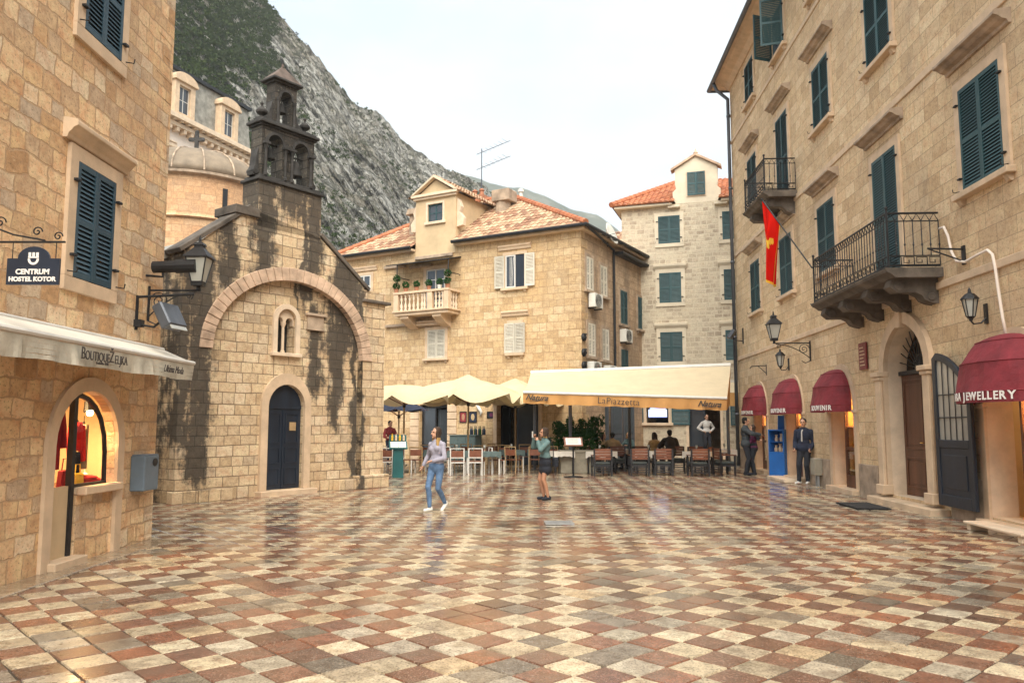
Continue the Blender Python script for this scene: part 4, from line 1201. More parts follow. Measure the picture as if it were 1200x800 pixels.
# balcony with turned balusters
mb = MB()
mb.box(1.42, 4.22, -.88, .01, 6.32, 6.46); mb.box(1.34, 4.30, -.96, .01, 6.46, 6.53); mb.box(1.36, 4.28, -.94, -.70, 7.26, 7.36)
mb.box(1.36, 1.60, -.70, .01, 7.26, 7.36); mb.box(4.04, 4.28, -.70, .01, 7.26, 7.36)
for x in (1.38, 3.02-.14+.30, 4.02): mb.box(x, x+.24, -.92, -.72, 6.53, 7.26)
for x in (1.9, 3.6):
    mb.prismx([(.0,6.319),(-.82,6.319),(-.80,6.20),(-.62,6.10),(-.45,5.98),(-.22,5.90),(0,5.80)], x-.22, x+.22)
mb.box(2.2, 3.4, -.35, .01, 6.05, 6.12); mb.box(2.1, 3.5, -.25, .01, 5.93, 6.05)
bD = mb.build('balcony', M['trim'], d_root, bevel=.012)
mb = MB(); prof = [(.07,0),(.07,.06),(.035,.10),(.075,.22),(.035,.34),(.03,.40),(.06,.52),(.035,.62),(.065,.67),(.065,.73)]
for x in (1.76,1.98,2.20,2.42,2.64,2.86,2.99,3.58,3.76,3.92): mb.lathe(prof, 8, (x,-.82,6.53))
for y in (-.55,-.35,-.15): 
    for x in (1.5,4.14): mb.lathe(prof, 8, (x,y,6.53))
mb.build('baluster', M['trim_pale'], bD, smooth=True)
w5 = stone_window(d_root, 2.50, 3.52, 6.53, 8.42, M['trim'], .15, None, False, None, closed=False, hooks=False)
glazing(w5, 2.52, 3.50, 6.56, 8.40, -.02, M['white'], 2, 4)
mb = MB(); mb.prismx([(.0,8.86),(-.95,8.62),(-.95,8.58),(.0,8.80)], .95, 4.30); 
for x in (1.55, 4.25): mb.tube([(x,-.9,8.6),(x,-.9,7.95),(x,-.86,7.9)], .025, 6); mb.tube([(x,-.9,8.05),(x,-.0,8.05)], .02, 5)
mb.build('canopy', M['iron'], bD)
mb = MB(); mb.box(1.9, 3.9, -.10, .01, 8.92, 9.06); mb.build('lintel', M['trim_grey'], d_root, bevel=.01)
# eave, roof, dormer, chimneys
mb = MB()
mb.box(DX0-.1, 1.86, -.28, .01, DZ-.12, DZ); mb.box(4.06, DX1+.28, -.28, .01, DZ-.12, DZ); mb.box(DX1+.002, DX1+.28, .012, 8, DZ-.12, DZ)
mb.build('eave', M['trim'], d_root, bevel=.02)
mb = MB(); mb.tube([(4.05,-.40,DZ+.02),(DX1+.42,-.40,DZ+.02),(DX1+.42,8,DZ+.02)], .075, 8); mb.tube([(DX0,-.40,DZ+.02),(1.86,-.40,DZ+.02)], .075, 8)
mb.tube([(DX1+.38,-.3,DZ),(DX1+.1,3.2,DZ-.3),(DX1+.1,3.2,.1)], .055, 7); mb.build('gutter', M['iron'], d_root)
RZ = 12.45
mb = MB()
E0, E1 = DX0-.3, DX1+.38
roof_plane(mb, [(E0,-.36,DZ+.03),(1.9,-.36,DZ+.03),(1.9,4,RZ)])
roof_plane(mb, [(E0,8.3,DZ+.03),(E0,-.36,DZ+.03),(1.9,4,RZ)])
roof_plane(mb, [(4.0,-.36,DZ+.03),(E1,-.36,DZ+.03),(4.6,4,RZ),(4.0,4,RZ)])
roof_plane(mb, [(1.9,1.4,DZ+1.24),(4.0,1.4,DZ+1.24),(4.0,4,RZ),(1.9,4,RZ)])
roof_plane(mb, [(E1,-.36,DZ+.03),(E1,8.3,DZ+.03),(4.6,4,RZ)])
mb.poly([(E0,8.3,DZ+.03),(E1,8.3,DZ+.03),(4.6,4,RZ),(1.9,4,RZ)])
roofD = mb.build('roof', M['tile_old'], d_root)
def ridge_row(mb, a, b, r=.13, step=.36):
    a = Vector(a); b = Vector(b); n = max(1, int((b-a).length/step))
    for k in range(n):
        p, q = a+(b-a)*(k/n), a+(b-a)*((k+1.12)/n); mb.tube([p, q], [r*1.08, r*.9], 8)
mb = MB(); ridge_row(mb, (E1,-.36,DZ+.10), (4.6,4,RZ+.04)); ridge_row(mb, (4.6,4,RZ+.04), (1.9,4,RZ+.04)); ridge_row(mb, (E1,8.3,DZ+.1), (4.6,4,RZ+.04)); ridge_row(mb, (E0,-.36,DZ+.10),(1.9,4,RZ+.04))
mb.build('ridge', M['ridge'], roofD)
mb = MB()
facade(mb, 1.88, 4.02, DZ-.35, 11.75, [(2.55,3.35,10.55,11.35,0)], .08, y=-.02)
mb.poly([(1.88,-.02,DZ-.35),(1.88,3.2,DZ-.35),(1.88,3.2,11.75),(1.88,-.02,11.75)]); mb.poly([(4.02,-.02,DZ-.35),(4.02,3.2,DZ-.35),(4.02,3.2,11.75),(4.02,-.02,11.75)])
mb.poly([(1.88,-.02,11.75),(4.02,-.02,11.75),(2.95,-.02,12.45)])
dm = mb.build('dormer', M['plaster'], d_root)
mb = MB(); mb.box(1.72, 4.18, -.22, .0, 11.70, 11.82); mb.box(1.80, 4.10, -.14, .0, 11.60, 11.70)
arch_band(mb, 2.55, 3.35, 10.55, 11.35, 0, .10, -.07, .0); mb.box(2.4, 3.5, -.12, 0, 10.43, 10.549)
mb.prism([(1.72,11.82),(1.86,11.82),(2.95,12.50),(4.04,11.82),(4.18,11.82),(2.95,12.62)], -.24, .0)
for sx, s in ((4.02,1),(1.88,-1)): mb.prism([(sx,10.2),(sx+s*.32,10.25),(sx+s*.34,10.6),(sx+s*.15,10.85),(sx+s*.22,11.1),(sx+s*.10,11.4),(sx,11.5)], .06, .30)
mb.build('pediment', M['trim_pale'], dm, bevel=.012)
glazing(dm, 2.56, 3.34, 10.56, 11.34, .05, M['shutter'], 2, 2)
mb = MB(); roof_plane(mb, [(4.30,3.6,11.72),(4.30,-.22,11.72),(2.95,-.22,12.60),(2.95,3.6,12.60)], .22, .34); roof_plane(mb, [(1.60,-.22,11.72),(1.60,3.6,11.72),(2.95,3.6,12.60),(2.95,-.22,12.60)], .22, .34); mb.build('roof', M['tile_old'], dm)
mb = MB(); mb.box(.75, 1.50, 1.0, 1.9, 9.9, 11.35); mb.prism([(.62,11.35),(1.63,11.35),(1.50,11.62),(.75,11.62)], .85, 2.05); mb.build('chimney', M['trim_grey'], roofD, bevel=.02)
mb = MB(); mb.box(1.45, 2.75, 4.3, 5.0, 11.6, 12.95)
for x in (1.65, 2.1, 2.5): mb.lathe([(.13,0),(.10,.25),(.16,.27),(.05,.38)], 8, (x,4.6,12.95))
mb.build('chimney', M['pot'], roofD, bevel=.01)
mb = MB(); mb.tube([(4.95,2.5,11.0),(4.95,2.5,11.75)], .36, 10); mb.box(4.55, 5.45, 2.1, 2.9, 11.75, 12.28); mb.build('chimney', M['trim_grey'], roofD, bevel=.02)
for x, y in ((4.0,5.0),(4.5,5.0)):
    mb = MB(); mb.tube([(x,y,11.4),(x,y,12.95)], .09, 8); mb.lathe([(.15,0),(.15,.12),(.02,.2)], 8, (x,y,12.95)); mb.build('flue', M['white_plastic'], roofD)
# windows on the lane side
DS = Frame(D.w(DX1,0,0).x, D.w(DX1,0,0).y, 60.6)
def lane_window(x0, x1, z0, z1, leafm):
    """window on the lane side of the corner house (local y = -x there)"""
    mb = MB(); arch_band(mb, x0, x1, z0, z1, 0, .12, -.05, .01); mb.box(x0-.2, x1+.2, -.14, .01, z0-.10, z0-.003); mb.box(x0-.25, x1+.25, -.14, .01, z1+.30, z1+.42)
    o = mb.build('window', M['trim_grey'], d_root, bevel=.008); o.location = (DX1, 0, 0); o.rotation_euler = (0,0,R(90))
    wl = (x1-x0)/2-.004; shutter_leaf(o, wl, z1-z0-.01, leafm, (x0+.002,-.018,z0+.005)); shutter_leaf(o, wl, z1-z0-.01, leafm, (x0+.006+wl,-.018,z0+.005))
    bk = MB(); bk.box(x0+.01, x1-.01, -.012, .008, z0+.01, z1-.01); bk.build('shade_backing', M['iron'], o)  # black sheet, shade between the slats done as colour
lane_window(.44, 1.10, 7.0, 8.36, M['shutter_white']); lane_window(1.85, 2.55, 6.95, 8.25, M['shutter_white']); lane_window(.56, 1.24, 4.35, 5.68, M['shutter_white']); lane_window(1.98, 2.68, 4.3, 5.6, M['shutter_white'])

# narrow house further down the lane
n_root = thing('lane_house', 'narrow shaded stone house with dark shutters in the lane behind the corner house', 'house', tuple(DS.w(3.45, -.06, 0)), R(60.6))
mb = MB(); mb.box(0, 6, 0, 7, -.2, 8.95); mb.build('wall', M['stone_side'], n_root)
for z0, z1 in ((6.0,7.5),(2.6,4.9)): stone_window(n_root, .45, 1.25, z0, z1, M['trim_grey'], .10, None, True, M['shutter'], hooks=False)
stone_window(n_root, 2.6, 3.4, 6.0, 7.5, M['trim_grey'], .10, None, True, M['shutter'], hooks=False)
mb = MB(); mb.box(-.05, 6.2, -.28, 7, 8.951, 9.08); mb.tube([(-.05,-.34,9.02),(6.2,-.34,9.02)], .07, 7); mb.build('eave', M['iron'], n_root)
# low pale house closing the lane
f_root = thing('far_house', 'pale plastered house showing in the gap between corner house and tall house', 'house', (4.4, 47.5, 0), R(-12))
mb = MB(); mb.box(-3.5, 6, 0, 6, -.2, 12.0); mb.build('wall', M['plaster_pale'], f_root)
stone_window(f_root, 1.05, 1.95, 9.9, 11.4, M['trim_pale'], .12, None, True, M['shutter'], hooks=False)
mb = MB(); roof_plane(mb, [(-3.8,-.4,12.0),(6.3,-.4,12.0),(6.3,3,13.9),(-3.8,3,13.9)]); mb.poly([(-3.8,6.4,12.0),(6.3,6.4,12.0),(6.3,3,13.9),(-3.8,3,13.9)]); mb.build('roof', M['tile_old'], f_root)

# ------------------------------------------------------------------ tall house at the back
E = Frame(5.2, 37.0, -18)
e_root = thing('tall_house', 'tall pale stone house with orange roof, scrolled gable and closed dark shutters', 'house', (5.2, 37.0, 0), R(-18))
EX1, EZ = 7.6, 11.85
ops = [(1.02,2.02,1.72,2.75,0),(2.92,4.30,.28,2.75,0)]
mb = MB(); facade(mb, 0, EX1, -.3, EZ, ops, .35)
mb.poly([(0,0,-.3),(0,8,-.3),(0,8,EZ),(0,0,EZ)]); mb.poly([(EX1,0,-.3),(EX1,8,-.3),(EX1,8,EZ),(EX1,0,EZ)]); mb.poly([(0,8,-.3),(EX1,8,-.3),(EX1,8,EZ),(0,8,EZ)])
mb.build('wall', M['stone_tall'], e_root)
for cx in (2.22, 5.12):
    for z0, h, c in ((10.0,1.3,None),(7.22,1.4,1),(4.5,1.36,1)):
        wn = stone_window(e_root, cx-.50, cx+.50, z0, z0+h, M['plaster_pale'], .17, None, False, M['shutter'])
        if c:
            q = MB(); q.prismx([(.01,z0+h+.16),(-.05,z0+h+.17),(-.14,z0+h+.30),(-.15,z0+h+.40),(.01,z0+h+.44)], cx-.75, cx+.75); q.build('cornice', M['plaster_pale'], wn)
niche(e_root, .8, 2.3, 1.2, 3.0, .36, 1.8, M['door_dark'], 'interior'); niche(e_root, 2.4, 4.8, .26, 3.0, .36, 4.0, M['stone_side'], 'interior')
mb = MB(); arch_band(mb, 1.02, 2.02, 1.72, 2.75, 0, .12, -.05, .01); mb.box(.82, 2.24, -.18, .05, 1.60, 1.718)
tw = mb.build('window', M['trim_pale'], e_root, bevel=.01)
for lx in (.02+.06, 2.18): shutter_leaf(tw, .80, 1.18, M['shutter'], (lx, -.06, 1.62), mid=.5)
mb = MB(); arch_band(mb, 2.92, 4.30, .28, 2.75, 0, .12, -.05, .01); mb.box(2.6, 4.7, -1.1, .3, -.1, .14); mb.box(2.7, 4.6, -.7, .3, .14, .275); mb.build('door_frame', M['trim_pale'], e_root, bevel=.012)
mb = MB(); mb.box(2.93, 3.02, .2, .26, .28, 2.74); mb.box(3.55, 3.64, .2, .26, .28, 2.74); mb.box(3.02, 3.55, .2, .26, .28, .7); mb.box(3.02, 3.55, .2, .26, 2.62, 2.74)
dd = mb.build('door', M['door_dark'], e_root); mb = MB(); mb.box(3.02, 3.55, .22, .226, .7, 2.62); mb.build('pane', M['pane'], dd)
mb = MB(); mb.box(4.35, 4.42, -.02, .0, .3, 2.3); shutter_leaf(e_root, .8, 1.3, M['shutter'], (4.75, -.03, 1.6))
tv = thing('television', 'lit flat television hung in the ground floor window between open green shutters', 'television', tuple(E.w(1.52, .12, 1.95)), R(-18))
mb = MB(); mb.box(-.44, .44, -.03, .03, 0, .54); mb.tube([(0,.03,.2),(0,.25,.1)], .03, 6); mb.build('casing', M['iron'], tv, bevel=.006)
mb = MB(); mb.box(-.42, .42, -.034, -.031, .02, .38); mb.box(-.34, .36, -.034, -.031, .38, .46); mb.build('screen', M['screen'], tv)
mb = MB(); mb.box(-.36, .38, -.0365, -.0345, .40, .44); mb.box(-.42, .42, -.0365, -.0345, .02, .05); mb.build('banner', M['screen_b'], tv)
# roof with scrolled gable
GX0, GX1 = 2.55, 4.45
mb = MB()
gp_ = [(GX0,EZ),(GX1,EZ),(GX1+.12,EZ+.25),(GX1+.14,EZ+.55),(GX1-.02,EZ+.72),(GX1+.02,EZ+.95),(GX1+.02,EZ+1.62),(3.5,EZ+2.2),(GX0-.02,EZ+1.62),(GX0-.02,EZ+.95),(GX0+.02,EZ+.72),(GX0-.14,EZ+.55),(GX0-.12,EZ+.25)]
mb.prism(gp_, .0, .35); mb.box(GX0+.1, GX1-.1, .35, 2.8, EZ, EZ+1.55)
gb = mb.build('gable', M['plaster_pale'], e_root)
mb = MB()
for a, b in (((GX0-.2,EZ+1.55),(3.5,EZ+2.2)),((GX1+.2,EZ+1.55),(3.5,EZ+2.2))):
    mb.prism([a, b, (b[0],b[1]+.12), (a[0],a[1]+.12)], -.12, .4)
mb.lathe([(.08,0),(.12,.08),(.05,.16),(.02,.28)], 8, (3.5,.1,EZ+2.3)); mb.build('coping', M['trim_pink'], gb, bevel=.01)
mb = MB(); mb.box(3.06, 3.94, -.03, .0, EZ+.28, EZ+1.48); o = mb.build('window', M['trim_pale'], gb); shutter_leaf(o, .40, 1.1, M['shutter'], (3.10,-.035,EZ+.33)); shutter_leaf(o, .40, 1.1, M['shutter'], (3.505,-.035,EZ+.33))
mb = MB(); mb.box(-.30, 2.4, -.30, .01, EZ-.10, EZ+.02); mb.box(4.6, EX1+.3, -.30, .01, EZ-.10, EZ+.02); mb.box(-.30, -.002, .011, 8.2, EZ-.10, EZ+.02); mb.box(2.2, 2.75, -.22, .01, EZ-.22, EZ-.101); mb.box(4.3, 4.9, -.22, .01, EZ-.22, EZ-.101); mb.build('eave', M['plaster_pale'], e_root, bevel=.02)
mb = MB()
roof_plane(mb, [(-.42,-.38,EZ+.03),(2.5,-.38,EZ+.03),(2.5,3.6,EZ+2.0),(2.2,4,EZ+2.2)]); roof_plane(mb, [(4.5,-.38,EZ+.03),(EX1+.4,-.38,EZ+.03),(EX1-1.5,4,EZ+2.2),(4.5,4,EZ+2.2)])
roof_plane(mb, [(2.5,1.2,EZ+.82),(4.5,1.2,EZ+.82),(4.5,4,EZ+2.2),(2.5,4,EZ+2.2)])
roof_plane(mb, [(-.42,8.4,EZ+.03),(-.42,-.38,EZ+.03),(2.2,4,EZ+2.2)]); mb.poly([(-.42,8.4,EZ+.03),(EX1+.4,8.4,EZ+.03),(EX1-1.5,4,EZ+2.2),(2.2,4,EZ+2.2)]); mb.poly([(EX1+.4,8.4,EZ+.03),(EX1+.4,-.38,EZ+.03),(EX1-1.5,4,EZ+2.2)])
re_ = mb.build('roof', M['tile_new'], e_root)
mb = MB(); ridge_row(mb, (-.42,-.38,EZ+.1), (2.2,4,EZ+2.24)); mb.build('ridge', M['ridge'], re_)

# ------------------------------------------------------------------ domed church and mansard palace behind the chapel
k_root = thing('domed_church', 'orange stone church drum with ribbed shallow dome and stone cross above the chapel', 'church', (-18.6, 45.5, 0))
mb = MB(); mb.lathe([(4.05,-.2),(4.05,12.6),(4.25,12.7),(4.02,12.9),(4.0,15.0)], 40); mb.build('drum', M['stone_dome'], k_root)
mb = MB(); mb.lathe([(4.0,15.0),(4.3,15.08),(4.32,15.22),(4.05,15.3)], 40); mb.box(-8, 5.5, 3.0, 12, -.2, 11.4); mb.build('cornice', M['trim_grey'], k_root)
mb = MB(); prof = [(4.2*math.cos(t), 15.28+2.15*math.sin(t)) for t in [math.pi/2*i/9*.97 for i in range(10)]]; mb.lathe(prof, 40); dmo = mb.build('dome', M['copper'], k_root, smooth=True)
mb = MB()
for k in range(16):
    a = 2*math.pi*k/16+.1; mb.tube([(r*math.cos(a)*1.004, r*math.sin(a)*1.004, z+.02) for r, z in prof], .05, 5)
mb.lathe([(.45,17.3),(.40,17.6),(.2,17.75)], 10); mb.build('rib', M['trim_grey'], dmo)
mb = MB(); mb.box(-.10,.10,-.08,.08,17.7,18.75); mb.box(-.36,-.101,-.08,.08,18.24,18.44); mb.box(.101,.36,-.08,.08,18.24,18.44)
for x, z in ((-.37,18.34),(.37,18.34),(0,18.78)): mb.ell((x,0,z), .13,.09,.13, 8, 6)
mb.build('cross', M['soot'], k_root)
mb = MB()
for a in (-45,): 
    c, s = math.cos(R(a)), math.sin(R(a)); mb.obox((4.0*c,4.0*s,13.75), .14,.26,1.5, (0,0,R(a)))
mb.build('window', M['iron'], k_root)

p_root = thing('mansard_palace', 'grand pale palace with bracketed cornice and mansard dormers behind the church dome', 'palace', (-24, 55, 0), R(70))
mb = MB(); mb.box(-6, 8.1, 0, 10, -.2, 23.0); mb.build('wall', M['plaster_white'], p_root)
mb = MB(); mb.box(-6.2, 8.3, -.25, .0, 20.6, 20.8); mb.box(-6.3, 8.5, -.55, .0, 22.6, 22.9); mb.box(-6.5, 8.7, -.95, .2, 23.001, 23.35); mb.box(8.11, 8.7, .2, 10, 23.001, 23.35)
for k in range(21): mb.box(-6+.7*k, -5.72+.7*k, -.82, .0, 22.901, 23.0); mb.box(-6+.7*k, -5.75+.7*k, -.5, -.001, 22.3, 22.599)
for x in (-1.2, 1.9, 5.0): mb.box(x, x+1.3, -.12, .0, 21.2, 21.5); mb.box(x+.1, x+1.2, -.2, 0, 21.5, 21.6)
mb.build('cornice', M['trim_pale'], p_root, bevel=.02)
mb = MB(); mb.prism([(-6.3,23.35),(8.3,23.35),(7.7,26.9),(-6.3,26.9)], .1, 9.9); 
rfP = mb.build('roof', M['slab'], p_root)
mb = MB(); mb.box(-6.3, 7.95, -.15, 10, 26.901, 27.15); mb.build('coping', M['iron'], rfP)
for cx in (.30, 5.05):
    mb = MB(); mb.box(cx-1.0, cx-.55, -.45, 1.5, 23.351, 26.0); mb.box(cx+.55, cx+1.0, -.45, 1.5, 23.351, 26.0); mb.box(cx-.55, cx+.55, -.45, 1.5, 25.75, 26.0); mb.box(cx-.55, cx+.55, -.45, 1.5, 23.351, 23.75)
    mb.box(cx-1.15, cx+1.15, -.62, 1.5, 26.001, 26.2); mb.prism([(cx-1.15,26.2)]+[(cx-1.15*math.cos(math.pi*i/10), 26.2+.55*math.sin(math.pi*i/10)) for i in range(1,10)]+[(cx+1.15,26.2)], -.55, 1.5)
    dmp = mb.build('dormer', M['trim'], rfP, bevel=.02); glazing(dmp, cx-.54, cx+.54, 23.76, 25.74, -.2, M['white'], 2, 2)
# ------------------------------------------------------------------ mountains
def near_mountain():
    """limestone mountain rising straight behind the old town"""
    prof = [(40,-620,250),(110,-330,235),(198,-190,225),(262,-52,215),(310,0,215),(340,32,217),(372,66,220),(400,102,224),(418,124,228),(442,130,234),(456,143,238),(472,166,242),(498,184,246),(522,197,252),(545,206,258),(570,219,265),(600,262,272),(640,330,280),(700,440,290)]
    NI, NJ = 240, 190
    mb = MB(); rows = []
    def ridge(t):
        f = t*(len(prof)-1); i = min(int(f), len(prof)-2); k = f-i
        a, b = prof[i], prof[i+1]; return [a[q]+(b[q]-a[q])*k for q in range(3)]
    top = []
    grid = []
    for i in range(NI+1):
        px, py, Y = ridge(i/NI)
        P = atY(px, py, Y); base = Vector((P.x*.36, Y*.36, -1.0)); back = Vector((P.x*1.35, Y*1.45, P.z*.45))
        row = []
        for j in range(NJ+1):
            s = j/NJ
            if s < .86:
                u = s/.86; p = base.lerp(P, u); p.z = -1+(P.z+1)*(u**1.25*.55+.45*u)
                amp = 3.2*math.sin(math.pi*min(1, u*1.02))**.6 if u < .97 else 1.2
            else: u = (s-.86)/.14; p = P.lerp(back, u); amp = 1.0
            q = p*.035
            n = noise.ridged_multi_fractal(q+Vector((3,1,7)), 1.0, 2.1, 5, 1.0, 2.0)-1.0
            n2 = noise.ridged_multi_fractal(Vector((p.x*.11,p.y*.11,p.z*.035)), 1.0, 2.1, 5, 1.0, 2.0)-1.0
            n3 = noise.fractal(p*.45, 1.0, 2.0, 4)
            d = Vector((-.25,-.95,.15))
            p = p+d*(n*amp*1.1+n2*amp*1.35+n3*1.0)+Vector((0,0,1))*(n3*.7)
            row.append(p)
        grid.append(row)
    vs = [tuple(p) for r in grid for p in r]; W = NJ+1
    fs = [(i*W+j, (i+1)*W+j, (i+1)*W+j+1, i*W+j+1) for i in range(NI) for j in range(NJ)]
    mb.add(vs, fs)
    o = tag(mb.build('mountain', M['rock'], smooth=False), kind='structure')
    # scrub in clefts, thicker towards the left
    rnd = random.Random(11); sb = MB(); cnt = 0
    for _ in range(80000):
        i = rnd.randrange(int(NI*.04), int(NI*.25)) if rnd.random() < .6 else rnd.randrange(NI); j = rnd.randrange(10, int(NJ*.87))
        a, b, c = grid[i][j], grid[i+1][j], grid[i][j+1]
        p = a.lerp(b, rnd.random()); p = p+(c-a)*rnd.random()
        t = i/NI
        dens = noise.fractal(p*.035+Vector((9,0,0)), 1.0, 2.0, 4)
        px_ = 600+FPX*p.x/p.y
        left = max(0.0, min(1.0, (330-px_)/90)); hh = p.z/max(1.0, grid[i][int(NJ*.86)].z)
        thr = .10-.85*left
        ridgey = j > NJ*.80
        if dens < thr and not (ridgey and rnd.random() < .10) and rnd.random() > .02: continue
        if px_ < 60 or px_ > 640: continue
        sz = rnd.uniform(.30, .85)*(1+.9*left); 
        n = 16 if sz < .8 else 30
        for _k in range(n):
            d = Vector((rnd.gauss(0,1), rnd.gauss(0,1), rnd.gauss(0,1))).normalized()*sz*rnd.uniform(.45,1)
            cpt = p+Vector((d.x, d.y, abs(d.z)*1.0+.15)); r = sz*rnd.uniform(.16,.34)
            u = Vector((rnd.gauss(0,1), rnd.gauss(0,1), rnd.gauss(0,1))).normalized(); v = u.orthogonal().normalized()
            v = (v*math.cos(1.3)+u.cross(v)*math.sin(1.3))
            sb.add([tuple(cpt-u*r), tuple(cpt+v*r*.8), tuple(cpt+u*r), tuple(cpt-v*r*.8)], [(0,1,2,3)])
        cnt += 1
        if cnt > 9500: break
    tag(sb.build('mountain_scrub', M['scrub']), kind='stuff')
near_mountain()
def far_mountain():
    prof = [(420,190),(500,195),(548,206),(575,214),(610,219),(640,230),(668,243),(700,256),(730,276),(790,330),(860,420),(900,470)]
    NI, NJ = 90, 40; grid = []
    for i in range(NI+1):
        f = i/NI*(len(prof)-1); k = min(int(f), len(prof)-2); t = f-k
        px = prof[k][0]+(prof[k+1][0]-prof[k][0])*t; py = prof[k][1]+(prof[k+1][1]-prof[k][1])*t
        Pp = atY(px, py, 1500); base = Vector((Pp.x*.6, 900, -1)); row = []
        for j in range(NJ+1):
            s = j/NJ; p = base.lerp(Pp, min(1, s/.85)); 
            if s > .85: p = Pp+Vector((0, 900*(s-.85)/.15, -Pp.z*.4*(s-.85)/.15))
            n = noise.fractal(p*.006, 1.0, 2.1, 6); p = p+Vector((0,-1,.35))*n*16*min(1, s*3); row.append(p)
        grid.append(row)
    W = NJ+1; mb = MB(); mb.add([tuple(p) for r in grid for p in r], [(i*W+j,(i+1)*W+j,(i+1)*W+j+1,i*W+j+1) for i in range(NI) for j in range(NJ)])
    tag(mb.build('far_mountain', M['far'], smooth=True), kind='structure')
far_mountain()
def haze():
    mb = MB(); mb.box(-900, 1000, -40, 2420, -6, 470)
    m = NT('thin haze'); v = m.n('VolumePrincipled', {'Color': (.93,.965,1,1), 'Density': HAZE, 'Anisotropy': .0})
    m.t.links.new(v.outputs[0], m.out.inputs['Volume'])
    o = mb.build('haze', m.mat); tag(o, kind='stuff')
HAZE = .00034
haze()
# ------------------------------------------------------------------ awnings
aw = thing('boutique_awning', 'nearly closed off white awning with grubby lettered valance above the boutique window', 'awning', (-5.22, 0, 0), R(90))
AX0, AX1 = 4.2, 11.62
mb = MB(); mb.box(AX0, AX1, -.14, -.002, 2.62, 2.76); mb.build('cassette', M['white'], aw, bevel=.015)
mb = MB(); n = 30
for k in range(n):
    x0, x1 = AX0+(AX1-AX0)*k/n, AX0+(AX1-AX0)*(k+1)/n
    mb.poly([(x0,-.10,2.74),(x1,-.10,2.74),(x1,-.55,2.55+.004*math.sin(k+1)),(x0,-.55,2.55+.004*math.sin(k))])
mb.build('canopy', M['canvas'], aw)
mb = MB(); mb.tube([(AX0,-.56,2.535),(AX1,-.56,2.535)], .032, 8); mb.build('front_rail', M['white'], aw)
mb = MB(); n = 150; seams = [6.3,7.5,8.42,9.45,10.25,11.15]
def vy(x, s):
    v = .012*math.sin(x*9)+.02*math.sin(x*3.1+1)+.01*math.sin(x*23)
    for q in seams: v += .035*math.exp(-((x-q)/.05)**2)
    return -.57-v*s
for k in range(n):
    x0, x1 = AX0+(AX1-AX0)*k/n, AX0+(AX1-AX0)*(k+1)/n
    for j in range(4):
        z0, z1 = 2.50-.055*j, 2.50-.055*(j+1); s0, s1 = j/4, (j+1)/4
        mb.poly([(x0,vy(x0,s0),z0),(x1,vy(x1,s0),z0),(x1,vy(x1,s1),z1+.008*math.sin(x1*5)*s1),(x0,vy(x0,s1),z1+.008*math.sin(x0*5)*s1)])
va = mb.build('valance', M['canvas_dirty'], aw, smooth=True)
text_mesh('lettering', 'B', .19, M['lettering_dark'], va, (8.50,-.628,2.405), (R(90),0,0), scx=.85)
text_mesh('lettering', 'OUTIQUE', .145, M['lettering_dark'], va, (8.80,-.628,2.39), (R(90),0,0), scx=.82)
text_mesh('lettering', 'Ž', .19, M['lettering_dark'], va, (9.11,-.628,2.41), (R(90),0,0), scx=.85)
text_mesh('lettering', 'ELJKA', .145, M['lettering_dark'], va, (9.33,-.628,2.39), (R(90),0,0), scx=.82)
text_mesh('lettering', 'Exclusive 1991', .045, M['lettering_dark'], va, (8.90,-.632,2.325), (R(90),0,0))
text_mesh('lettering', 'Ultima Moda', .14, M['lettering_dark'], va, (10.78,-.632,2.385), (R(90),0,0), shear=.5, scx=.85)
for x in (5.0, 11.3):
    mb = MB(); mb.tube([(x,-.05,2.60),(x,-.30,2.50),(x,-.55,2.52)], .02, 6); mb.build('arm', M['white'], aw)

